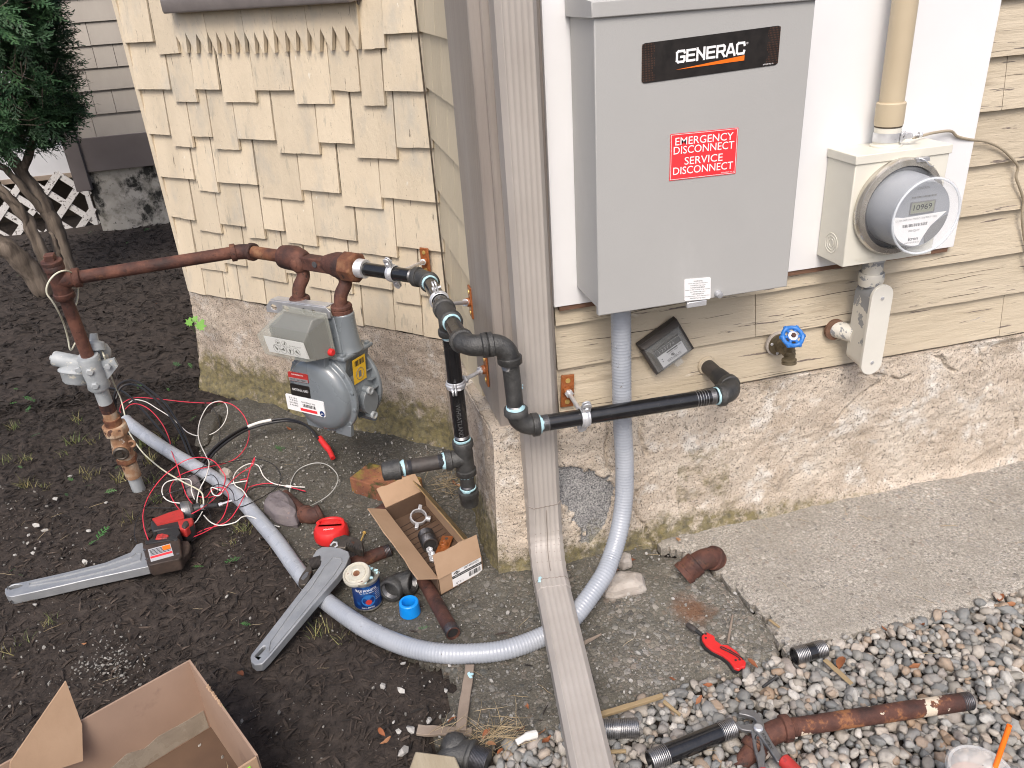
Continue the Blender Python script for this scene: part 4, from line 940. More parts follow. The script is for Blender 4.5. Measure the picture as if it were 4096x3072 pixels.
def meter():
    t = thing('electric_meter', 'round glass electric meter with digital readout on an off-white socket box', 'electric meter', (.83, -.08, .705))
    x0, x1, z0, z1, yf = .7250, .9405, .7045, .9345, -.130
    mb = MB(); mb.box(((x0+x1)/2, (yf-.036)/2, (z0+z1-.016)/2), (x1-x0, -.036-yf, z1-z0-.016)); bx = mb.build('socket_box', 'pale_box', t, bevel=.002)
    mb = MB(); mb.box(((x0+x1)/2, (yf-.003-.036)/2, z1-.008), (x1-x0+.006, -.036-yf+.003, .018)); mb.build('top_cap', 'pale_box', t, bevel=.0015)
    mb = MB(); c = np.array([x0-.0002, -.083, .745])
    for r_ in (.021, .0145, .008): mb.tube([c+np.array([0, math.cos(a)*r_, math.sin(a)*r_]) for a in np.linspace(0, 2*math.pi, 28)[:-1]], .0009, 5, closed=True)
    mb.build('knockout', 'pale_box', bx)
    textmesh('embossed_lettering', 'MILBANK', (.778, yf-.0003, .716), XO, ZV, .048, .0095, 'pale_box', bx, .0006)
    C = np.array([.831, yf, .823])
    mb = MB(); mb.lathe(C, YO, [(.097, 0), (.0995, .005), (.0995, .014), (.096, .020), (.085, .0215), (.0835, .012), (.0835, .0)], 56, cap=False); mb.build('sealing_ring', 'chrome_ring', t, smooth=40)
    mb = MB(); mb.lathe(C+YO*.004, YO, [(.084, 0), (.084, .006), (.001, .006)], 40); mb.build('meter_base', 'dark_in', t)
    mb = MB(); p = C+np.array([.03, -.018, .094]); mb.box(p, (.03, .010, .008), ez=nrm((-.3, 0, 1))); mb.tube(spline([p+np.array([-.01, -.004, .004]), p+np.array([.0, -.01, .0]), p+np.array([.012, -.012, -.012]), p+np.array([.024, -.008, -.014])], 4), .0012, 6); mb.build('seal_clasp', 'brushed', t)
    # inner body and face
    mb = MB(); mb.lathe(C+YO*.010, YO, [(.074, 0), (.073, .03), (.066, .064), (.065, .066)], 48); body = mb.build('inner_body', 'meter_shell', t)
    F = C+YO*.0765
    pn = Panel(F+np.array([-.065, 0, .065]), F+np.array([.065, 0, .065]), F+np.array([-.065, 0, -.065]), lift=.0002)
    def inside(poly): return poly
    circ = lambda a: (.5+.485*math.cos(a), .5-.485*math.sin(a))
    wh = [circ(a) for a in np.linspace(math.radians(178), math.radians(275), 14)] + [(.60, .86), (.70, .70), (.86, .57), (.95, .50), (.6, .505), (.2, .515)]
    fb = MB(); fb.prism([pn.p(x, y, .0004) for x, y in wh], [pn.p(x, y, -.0004) for x, y in wh]); nm = fb.build('nameplate', 'paper', t)
    rm = MB(); pts = [(.64, .93), (.62, .84), (.72, .70), (.88, .585), (.97, .55)] + [circ(a) for a in np.linspace(math.radians(-8), math.radians(-72), 8)]
    rm.prism([pn.p(x, y, .0008) for x, y in pts], [pn.p(x, y, -.0002) for x, y in pts]); rm.build('side_window', 'grey_print', t)
    b_ = MB(); pn.rect(b_, .30, .30, .70, .46, 0, .0012); lcd = b_.build('lcd', 'lcd', t); 
    b_ = MB(); pn.rect(b_, .285, .285, .715, .2995, 0, .002); pn.rect(b_, .285, .4605, .715, .475, 0, .002); pn.rect(b_, .285, .30, .2995, .46, 0, .002); pn.rect(b_, .7005, .30, .715, .46, 0, .002); b_.build('lcd_bezel', 'grey_print', lcd)
    pn.text('10969', .50, .375, .32, .085, 'black_print', lcd, l=.0016, bold=.01)
    pn.text('CENTRON', .47, .085, .20, .035, 'grey_print', body, l=.0006)
    b_ = MB(); pn.bars(b_, .29, .205, .72, .232, 26, 5); b_.build('barcode', 'grey_print', body)
    pn.text('CL200 240V 3W TYPE C1SR6 30TA 1.0Kh', .43, .553, .72, .030, 'black_print', nm)
    b_ = MB(); pn.bars(b_, .20, .625, .64, .672, 30, 8); b_.build('barcode', 'black_print', nm)
    pn.text('09012619', .42, .735, .19, .036, 'black_print', nm); pn.text('Itron', .43, .865, .17, .055, 'black_print', nm, bold=.02); pn.text('WATTHOUR METER', .42, .925, .27, .026, 'black_print', nm)
    # glass cover
    mb = MB(); mb.lathe(C+YO*.012, YO, [(.086, 0), (.083, .004), (.0795, .02), (.0755, .065), (.0775, .071), (.0785, .079), (.075, .085), (.069, .0855), (.067, .083), (.001, .083)], 56, cap=False); mb.build('glass_cover', 'glass', t, smooth=40)
    mb = MB(); mb.tube([C+YO*.092+np.array([math.cos(a)*.0745, 0, math.sin(a)*.0745]) for a in np.linspace(0, 2*math.pi, 64)[:-1]], .0023, 8, closed=True); mb.build('glass_rim', 'rim', t)
    return t
meter()
def riser():
    t = thing('conduit_riser', 'beige plastic conduit rising from the top of the electric meter box', 'conduit', (.825, -.08, .94))
    b = np.array([.826, -.080, .9345]); top = np.array([.8115, -.080, 2.0]); d = nrm(top-b)
    MB().tube([b+d*.055, top], .0238, 36).build('pipe', 'pvc', t)
    MB().lathe(b+d*.043, d, [(.0272, 0), (.0280, .004), (.0280, .043), (.026, .045)], 36).build('coupling', 'pvc', t)
    MB().lathe(b+d*.040, d, [(.0266, 0), (.0266, .0032)], 32).build('coupling_gap', 'gap', t)
    MB().lathe(b, d, [(.031, 0), (.031, .005), (.026, .007), (.026, .040)], 36).build('hub', 'pale_box', t)
    mb = MB(); mb.lathe(b+d*.012, d, [(.0272, 0), (.0272, .018)], 36, cap=False); mb.lathe(b+d*.0125, d, [(.0268, 0), (.0268, .017)], 36)
    q = b+d*.021+np.array([.022, -.020, 0]); mb.box(q, (.030, .004, .018), ex=nrm((.75, .66, 0)), ey=nrm((-.66, .75, 0))); mb.box(q+np.array([.014, .004, 0]), (.016, .010, .012))
    mb.hex(q+np.array([.020, .0, 0]), (1, -.2, 0), .006, .006); mb.tube([q+np.array([.02, 0, 0]), q+np.array([.040, -.004, 0])], .0028, 8); mb.hex(q+np.array([.034, -.003, 0]), (1, -.1, 0), .0065, .006)
    gc = mb.build('ground_clamp', 'steel', t, bevel=.0006)
    mb = MB()
    for i in range(3): disc(mb, q+nrm((.75, .66, 0))*(-.008+.008*i)+nrm((.66, -.75, 0))*.0012, nrm((.66, -.75, 0)), .0022, .0012, 10)
    mb.build('hole', 'gap', gc)
    # bare ground wire, stapled along the wall
    pts = [q+np.array([.022, -.004, -.004]), WY(*cO(960, 905), -.07), WY(*cO(1060, 880), -.055), WY(*cO(1165, 870), -.045), WY(*cO(1210, 905), -.04), WY(*cO(1290, 925), -.036), WY(*cO(1400, 940), -.031), WY(*cO(1500, 985), -.030), WY(*cO(1580, 1060), -.030), WY(*cO(1612, 1110), -.028), WY(*cO(1600, 1175), -.028), WY(*cO(1622, 1240), -.03), WY(*cO(1648, 1330), -.028), WY(*cO(1640, 1430), -.030), WY(*cO(1648, 1540), -.028), WY(*cO(1665, 1640), -.03), WY(*cO(1690, 1800), -.03)]
    mb = MB(); mb.tube(spline(pts, 7), .0030, 8); o = mb.build('ground_wire', 'gwire', None, loc=pts[0]); tag(o, 'thin painted ground wire wandering down the clapboards from the meter conduit clamp', 'wire')
riser()
def lb_body():
    t = thing('conduit_fitting', 'flaking white conduit elbow with a long oval screw-on cover under the electric meter', 'conduit fitting', (.80, -.08, .5))
    X = np.array([.800, -.078, 0.]); 
    top = WY(*cN(690, 390), -.078); xc = top[0]
    MB().tube([(xc, -.078, .706), (xc, -.078, .655)], .0225, 30).build('nipple', 'lb', t)
    MB().lathe((xc, -.078, .6995), (0, 0, -1), [(.0245, 0), (.0245, .010)], 30).build('bushing', 'meter_grey', t)
    MB().lathe((xc, -.078, .662), (0, 0, -1), [(.026, 0), (.0275, .003), (.0275, .016), (.025, .030)], 30).build('hub', 'lb', t)
    # body: stadium prism, slightly tilted; cover on its front
    pa = WY(*cN(770, 690), -.118); pb = WY(*cN(672, 1298), -.118)
    up = nrm(pa-pb); ctr = (pa+pb)/2; hl = np.linalg.norm(pa-pb)/2+.004; rr = .0265; side = nrm(np.cross(up, YO)); 
    def stad(c, r, hl_, n=14): return [c + side*r*math.cos(a) + up*(r*math.sin(a)+hl_) for a in np.linspace(0, math.pi, n)] + [c + side*r*math.cos(a) + up*(r*math.sin(a)-hl_) for a in np.linspace(math.pi, 2*math.pi, n)]
    mb = MB(); mb.prism(stad(ctr+YO*-.004, rr-.002, hl-.006), stad(ctr-YO*.062, rr-.005, hl-.008)); bd = mb.build('body', 'lb', t, bevel=.003, seg=3)
    mb = MB(); mb.prism(stad(ctr+YO*.004, rr, hl), stad(ctr-YO*.004, rr, hl)); cv = mb.build('cover', 'lb_cover', t, bevel=.0025, seg=3)
    mb = MB()
    for p in (pa, pb): mb.lathe(p+YO*.003, YO, [(.0045, 0), (.0042, .0022), (.001, .003)], 14)
    mb.build('screw', 'steel', cv)
    e = WY(*cN(390, 1040), -.052); MB().tube([np.array([e[0]+.028, -.06, e[2]]), np.array([e[0]-.004, -.010, e[2]+.004])], .0205, 24).build('wall_stub', 'lb', t)
    MB().lathe(np.array([e[0]-.0, -.030, e[2]+.003]), YO, [(.0255, -.008), (.0255, .0), (.021, .001)], 20).build('escutcheon', 'wood_dark', t)
lb_body()
def water_reader():
    t = thing('water_meter_reader', 'small tilted black water meter reader with a clear cover below the grey switch box', 'meter reader', WY(1440, 748, -.02))
    Y0 = -.024
    P = [WY(*cM(*q), Y0-.016) for q in [(780, 632), (1122, 388), (1275, 652), (948, 884)]]
    c = sum(P)/4; ex = nrm(P[1]-P[0]+P[2]-P[3]); ez = nrm(P[0]-P[3]+P[1]-P[2]); ez = nrm(ez-ex*(ez@ex)); w_ = np.linalg.norm(P[1]-P[0]); h_ = np.linalg.norm(P[0]-P[3])
    h_ = (h_+np.linalg.norm(P[1]-P[2]))/2
    q = lambda a, b, d: c + ex*a*w_/2 + ez*b*h_/2 + YO*d
    mb = MB(); mb.hexa([q(-1, -1, -.018), q(1, -1, -.018), q(1, 1, -.018), q(-1, 1, -.018)], [q(-1, -1, 0), q(1, -1, 0), q(1, 1, 0), q(-1, 1, 0)]); mb.hexa([q(-1, .74, 0.0002), q(1, .74, 0.0002), q(1, 1, 0.0002), q(-1, 1, 0.0002)], [q(-.9, .76, .012), q(.9, .76, .012), q(.97, .97, .004), q(-.97, .97, .004)])
    mb.build('base', 'black_rub', t, bevel=.0015)
    f = .026
    mb = MB(); mb.hexa([q(-.9, -.92, .001), q(.9, -.92, .001), q(.9, .72, .001), q(-.9, .72, .001)], [q(-.68, -.60, f), q(.68, -.60, f), q(.72, .55, f), q(-.72, .55, f)]); mb.hexa([q(-.14, -1.12, .004), q(.3, -1.12, .004), q(.3, -.80, .004), q(-.14, -.80, .004)], [q(-.10, -1.08, .016), q(.26, -1.08, .016), q(.26, -.80, .016), q(-.10, -.80, .016)])
    mb.build('clear_cover', 'clear2', t, bevel=.001)
    pn = Panel(q(-.62, .50, .021), q(.62, .50, .021), q(-.62, -.56, .021), lift=0)
    mb = MB(); pn.rect(mb, 0, .36, 1, 1, -.004, 0); fc = mb.build('faceplate', 'meter_grey', t)
    mb = MB(); pn.rect(mb, 0, 0, 1, .35, -.006, -.001); ct = mb.build('counter_window', 'black', t)
    pn.text('123774', .45, .18, .62, .15, 'grey_print', ct, 'digits', l=0)
    mb = MB(); pn.rect(mb, .36, .385, .80, .45, 0, .0005); mb.build('black_bar', 'black_print', fc)
    pn.text('00', .90, .42, .10, .07, 'black_print', fc); pn.text('CUBIC FEET', .58, .52, .42, .06, 'black_print', fc)
    pn.text('SENSUS', .52, .815, .56, .105, 'black_print', fc, bold=.01); pn.text('TECHNOLOGIES INC', .52, .90, .56, .035, 'black_print', fc)
    mb = MB(); pn.rect(mb, .46, .60, .56, .645, 0, .0005); pn.rect(mb, .44, .655, .55, .685, 0, .0005); pn.rect(mb, .48, .695, .58, .735, 0, .0005); pn.rect(mb, .08, .56, .13, .60, 0, .0005); pn.rect(mb, .08, .68, .12, .72, 0, .0005); mb.build('emblem', 'black_print', fc)
water_reader()
def spigot():
    t = thing('hose_spigot', 'old brass hose spigot with a blue wheel handle on the clapboards', 'spigot', WY(1690, 745, -.03))
    c = WY(1680, 742, -.026)
    MB().lathe(c-YO*.004, YO, [(.030, 0), (.030, .006), (.027, .008)], 28).build('flange_plate', 'stone', t)
    mb = MB(); mb.lathe(c+YO*.004, YO, [(.026, 0), (.026, .004), (.014, .006), (.012, .014), (.0155, .018), (.0155, .022), (.013, .026), (.0135, .045)], 24)
    b = c+YO*.045; mb.sphere(b, .0165, 2)
    sp = WY(1704, 778, -.085); mb.tube(spline([b, b*.6+sp*.4+YO*.006, sp+ZV*.010], 6), [.0135]*6+[.012]*6+[.012], 18)
    mb.lathe(sp+ZV*.006, (0, -.15, -1), [(.0125, 0), (.0165, .003), (.0165, .007), (.014, .008), (.0165, .010), (.0165, .014), (.011, .015)], 24)
    wc = WY(1712, 727, -.098); mb.tube([b, wc], [.013, .009], 16); mb.build('body', 'oldbrass', t, smooth=50)
    d = nrm((wc-b)*np.array([1, 1, 1])+YO*.02); x, y = perp(d)
    mb = MB(); mb.tube([wc+(x*math.cos(a)+y*math.sin(a))*.0215 for a in np.linspace(0, 2*math.pi, 40)[:-1]], [.0048+.0016*max(0, math.cos(3*a*2)) for a in np.linspace(0, 2*math.pi, 40)[:-1]], 10, closed=True)
    for k in range(6):
        a = k*math.pi/3; mb.tube([wc, wc+(x*math.cos(a)+y*math.sin(a))*.021], .0035, 8); mb.sphere(wc+(x*math.cos(a)+y*math.sin(a))*.0245, .0056, 1)
    mb.lathe(wc-d*.004, d, [(.012, 0), (.012, .008)], 20); hw = mb.build('wheel_handle', 'wheel_blue', t)
    mb = MB(); mb.lathe(wc+d*.004, d, [(.011, 0), (.0105, .002), (.006, .0025)], 20); mb.build('tag_disc', 'brushed', hw)
    mb = MB(); mb.hex(wc+d*.006, d, .0055, .005); mb.build('nut', 'rust', hw)
    mb = MB()
    for a in (.35, 2.9, 4.5): disc(mb, c+YO*.008+XO*.021*math.cos(a)+ZV*.021*math.sin(a), YO, .0036, .002, 12)
    mb.build('screw', 'steel', t)
spigot()
# ================================================================== black gas piping
RP = .0172; FS = 1.257
def elbow(mb, P, d1, d2, L=.0453, r=.0212, band=.0246, bl=.0155, mi=0):
    P, d1, d2 = np.array(P), nrm(d1), nrm(d2); a, b = P+d1*L, P+d2*L
    pts = [a*(1-t)**2 + P*2*t*(1-t)*1.0 + b*t*t for t in np.linspace(0, 1, 11)]
    mb.tube(pts, r, 22, mi=mi)
    for p, d in ((a, d1), (b, d2)): mb.lathe(p-d*bl, d, [(r, 0), (band, .002), (band, bl-.0015), (band-.0015, bl)], 26, mi)
def band(mb, p, d, r, h): mb.lathe(p, d, [(r*.97, 0), (r, h*.2), (r, h*.8), (r*.97, h)], 26); return mb
def threads(mb, p, d, r, L, pitch=.0019):
    n = int(L/pitch); prof = []
    for i in range(n): prof += [(r-.0007, i*pitch), (r, (i+.5)*pitch)]
    prof.append((r-.0008, L)); mb.lathe(p, d, prof, 26)
def black_piping():
    t = thing('black_gas_pipe', 'new black iron gas pipe run wrapping the house corner with pale blue joint sealant', 'gas pipe', (-.09, .2, .635))
    z0 = .66
    A = GZ(775, 579, z0); B = GZ(918, 604, z0); B = A + UL*((B-A)@UL)            # along the bay
    dn = nrm(np.array([.018, -1, .012])); 
    Pt = B + dn*.262; Pe = B + dn*.448                                                # tee, end elbow
    dx = np.array([1., -.04, 0]); dx = nrm(dx)
    Pu = Pe + dx*.084                                                                 # elbow turning down
    Pl = np.array([Pu[0]+.004, Pu[1]-.005, WY(1108, 925, Pu[1]-.005)[2]])
    R1 = WY(1592, 848, Pl[1]+.0)
    dr = nrm(R1-Pl); W1 = np.array([R1[0]-.004, .0, R1[2]+.004])
    DN = -ZV
    def pipe(a, b, nm='pipe', m='black_pipe'): MB().tube([a, b], RP, 24).build(nm, m, t)
    k = .034; pipe(A, B-UL*k); pipe(B+dn*k, Pt); pipe(Pt, Pe-dn*k); pipe(Pe+dx*k, Pu-dx*k, 'nipple', 'iron'); pipe(Pu+DN*k, Pl+ZV*k, 'nipple', 'iron'); pipe(Pl+dr*k, R1-dr*k); pipe(R1+YO*-k, W1, 'nipple', 'black_rub')
    # drop leg
    nv = nrm(np.array([.01, 0, -1])); lo, hi = .1, .6
    for _ in range(30):
        md = (lo+hi)/2
        if proj(Pt+nv*md)[1] < 988: lo = md
        else: hi = md
    Tb = Pt + nv*lo
    pipe(Pt, Tb); C1 = Tb + nv*.108
    lt = GZ(846, 1014, Tb[2]+.002); dl = nrm((lt-Tb)*np.array([1, 1, 0])); L = np.linalg.norm((lt-Tb)[:2])
    pipe(Tb, Tb+dl*L, 'nipple', 'black_rub'); pipe(Tb, C1, 'nipple', 'iron')
    # fittings
    for P, a, b in ((B, -UL, dn), (Pe, -dn, dx), (Pu, -dx, DN), (Pl, ZV, dr), (R1, -dr, YO*-1)):
        mb = MB(); elbow(mb, P, a, b, L=.038 if P is B else .0453); mb.build('elbow', 'iron', t, smooth=50)
    for P, a, b, c in ((Pt, dn, -dn, nv), (Tb, -nv, nv, dl)):
        mb = MB(); mb.tube([P-a*.046, P+a*.046], .0212, 24); mb.tube([P, P+c*.0453], .0212, 24)
        for d in (a, -a, c): mb.lathe(P+d*.030, d, [(.0212, 0), (.0246, .002), (.0246, .0145), (.023, .0163)], 26)
        mb.build('tee', 'iron', t, smooth=50)
    for P, d in ((C1, nv), (Tb+dl*(L-.004), dl)):
        mb = MB(); mb.lathe(P-d*.016, d, [(.020, 0), (.0244, .001), (.0244, .015), (.0223, .0175), (.0220, .036), (.020, .041), (.010, .043)], 26); mb.build('pipe_cap', 'iron', t, smooth=40)
    rq = random.Random(17)
    def sr(p, d):
        p = np.array(p); d = nrm(d); x, y = perp(d); n = 26; rows = []; ph = rq.random()*6; am = rq.uniform(.6, 1.6)
        off = [rq.uniform(-.0012, .0016)+.0022*am*max(0, math.sin(2*math.pi*j/n*2+ph)) for j in range(n)]
        for r_, h, k in ((.0177, -.0005, 0), (.0195, 0, 0), (.0197, .0028, .6), (.0180, .0044, 1), (.0170, .006, 1.3)):
            rows += [p+d*(h+off[j]*k)+(x*math.cos(2*math.pi*j/n)+y*math.sin(2*math.pi*j/n))*(r_+rq.uniform(-.0004, .0005)) for j in range(n)]
        mb = MB(); mb.add(rows, [(i*n+j, i*n+(j+1) % n, (i+1)*n+(j+1) % n, (i+1)*n+j) for i in range(4) for j in range(n)]); mb.build('sealant_ring', 'dope', t, smooth=60)
    th = lambda p, d, m='thread', L=.012: (lambda mb: (threads(mb, p, d, RP+.0006, L), mb.build('thread', m, t)))(MB())
    sr(B+dn*0.0365, dn); th(B-UL*0.0377, -UL); sr(Pt+dn*0.0453, dn); sr(Pt+nv*0.0453, nv); th(Pt+nv*0.0490, nv, L=.006); sr(Pe+dx*0.0427, dx); th(Pu+DN*0.0453, DN); 
    sr(Pl+ZV*0.0446, ZV); th(Pl+ZV*0.0478, ZV, L=.006); sr(Pl+dr*0.0453, dr); th(Pl+dr*0.0503, dr, L=.016); sr(R1-dr*0.0497, dr); th(R1-dr*0.0654, dr)
    sr(Tb-nv*0.0515, nv); th(Tb-nv*0.0629, nv, L=.008); sr(Tb+dl*0.0446, dl); th(Tb+dl*0.0503, dl, 'thread_d', .012); sr(Tb+nv*0.0453, nv); sr(C1-nv*0.0251, nv); th(C1-nv*0.0327, nv, 'thread_d', .006)
    sr(Tb+dl*(L-.030), dl); th(Tb+dl*(L-.046), dl, 'thread_d', .011); th(A, UL, L=.012); sr(A-UL*0.0038, UL)
    # worn wrench marks and mastic tape on the wall stub
    mb = MB()
    for i in range(5): mb.lathe(R1-dr*(.098-.006*i), dr, [(RP+.0002, 0), (RP+.0004, .0008), (RP+.0002, .0016)], 20, cap=False)
    mb.build('wrench_mark', 'thread', t)
    d = nrm(W1-R1); mb = MB(); mb.tube([R1+d*.045, R1+d*.06, R1+d*.075, R1+d*.088], [.0182, .0205, .0196, .0186], 20); mb.build('mastic_tape', 'black', t)
    MB().lathe(W1+YO*.018, YO, [(.0225, 0), (.021, .006)], 24).build('putty', 'tan', t)
    # printed line on the long pipe and drop leg
    f = nrm(np.cross(dr, ZV)); n_ = nrm(-f*.75-ZV*.6) if f[1] > 0 else nrm(f*.75-ZV*.6)
    ey = nrm(np.cross(n_, dr)); textmesh('pipe_print', 'ASTM A53 ERW GR A SCH40 H2O', Pl+dr*.30+n_*(RP+.0003), dr, ey, .26, .006, 'faint_print', t, .0002)
    textmesh('pipe_print', 'WHEATLAND', Pt*.3+Tb*.7+np.array([-.0035, -RP-.0002, 0]), nrm(Tb-Pt), nrm((1, 0, 0)), .085, .010, 'faint_print', t, .0002)
    return dict(A=A, B=B, Pt=Pt, Pe=Pe, Pu=Pu, Pl=Pl, R1=R1, Tb=Tb, dr=dr, dn=dn, nv=nv)
BP = black_piping()
def hanger(label, wallp, wn, up, pipep, pd, split, first=True):
    """plate on the wall, stud, split ring round the pipe"""
    t = thing('pipe_hanger', label, 'pipe hanger', wallp, 'split-ring pipe hangers on the walls')
    wn = nrm(wn); up = nrm(up); sx = np.cross(up, wn)
    mb = MB(); mb.box(wallp+wn*.0025, (.030, .078, .005), sx, up, wn); mb.lathe(wallp+wn*.005, wn, [(.0115, 0), (.0105, .006), (.0085, .010)], 20)
    pl = mb.build('wall_plate', 'rustorange', t, bevel=.0012)
    mb = MB()
    for s in (1, -1): mb.lathe(wallp+wn*.0052+up*.026*s, wn, [(.0058, 0), (.0054, .0018), (.002, .0019)], 16)
    mb.build('screw', 'brass', pl)
    pd = nrm(pd); v = wallp+wn*.012-pipep; v = v-pd*(v@pd); rd = nrm(v); e = pipep+rd*.0225; rod = nrm(e-(wallp+wn*.01)); Lr = np.linalg.norm(e-wallp)
    mb = MB(); mb.tube([wallp+wn*.008, e], .0046, 12); threads(mb, wallp+wn*.010, rod, .0050, min(.02, Lr*.3)); mb.build('threaded_rod', 'steel', t)
    for p_ in (wallp+wn*.013, e-rod*.010): MB().hex(p_, rod, .0098, .008).build('nut', 'steel', t, bevel=.0006)
    w2 = nrm(np.cross(pd, split)); split = nrm(np.cross(w2, pd))
    mb = MB(); R = RP+.0016
    n = 40; prof = [(-.0095, .0), (-.0085, .0022), (-.0040, .0022), (-.0025, .0040), (.0025, .0040), (.0040, .0022), (.0085, .0022), (.0095, 0)]
    vs = []; m_ = len(prof)
    for i in range(n):
        a = 2*math.pi*i/n; o = split*math.cos(a)+w2*math.sin(a); vs += [pipep+pd*h+o*(R+k) for h, k in prof]
    fs = [(i*m_+j, i*m_+j+1, ((i+1) % n)*m_+j+1, ((i+1) % n)*m_+j) for i in range(n) for j in range(m_-1)]
    mb.add(vs, fs)
    for s in (1, -1):
        for w_ in (1, -1):
            c = pipep+split*s*(R+.010)+w2*w_*.0030
            mb.box(c, (.018, .0036, .019), split, w2, pd)
            mb.lathe(c+split*s*.009-w2*.0018, w2, [(.0095, 0), (.0095, .0036)], 16)
    rg = mb.build('split_ring', 'steel', t, bevel=.0008, smooth=40)
    mb = MB()
    for s in (1, -1):
        c = pipep+split*s*(R+.011); mb.lathe(c+w2*.0048, w2, [(.0055, 0), (.0045, .003), (.001, .0035)], 14); mb.tube([c-w2*.013, c+w2*.004], .0026, 8)
    mb.build('clamp_screw', 'steel', rg)
    mb = MB(); mb.lathe(pipep+rd*(R+.001), rd, [(.0085, 0), (.0075, .008)], 14); mb.build('rod_socket', 'steel', rg)
hanger('pipe hanger with orange plate on the shingled bay, holding the pipe left of the corner', WL(920, 563, .024), NL, ZV, BP['A']+UL*((GZ(848, 590, .66)-BP['A'])@UL), UL, ZV*.9+NL*.35)
hanger('pipe hanger with orange plate on the return wall, holding the pipe above the tee', WX(1019, 652, -.010), (-1, 0, 0), ZV, BP['B']+BP['dn']*.165, BP['dn'], (-.2, 0, 1))
hanger('pipe hanger with orange plate low on the corner board, holding the vertical drop pipe', WX(1048, 806, -.012)*0+np.array([-.012, .085, .50]), (-1, 0, 0), ZV, BP['Pt']+BP['nv']*.165, BP['nv'], (-.25, -1, 0))
hanger('pipe hanger with orange plate on the clapboards, holding the long horizontal pipe', WY(1224.5, 843, -.025), (0, -1, 0), (.06, 0, 1), BP['Pl']+BP['dr']*((WY(1262, 905, BP['Pl'][1])-BP['Pl'])@BP['dr']), BP['dr'], (.15, -.45, 1))
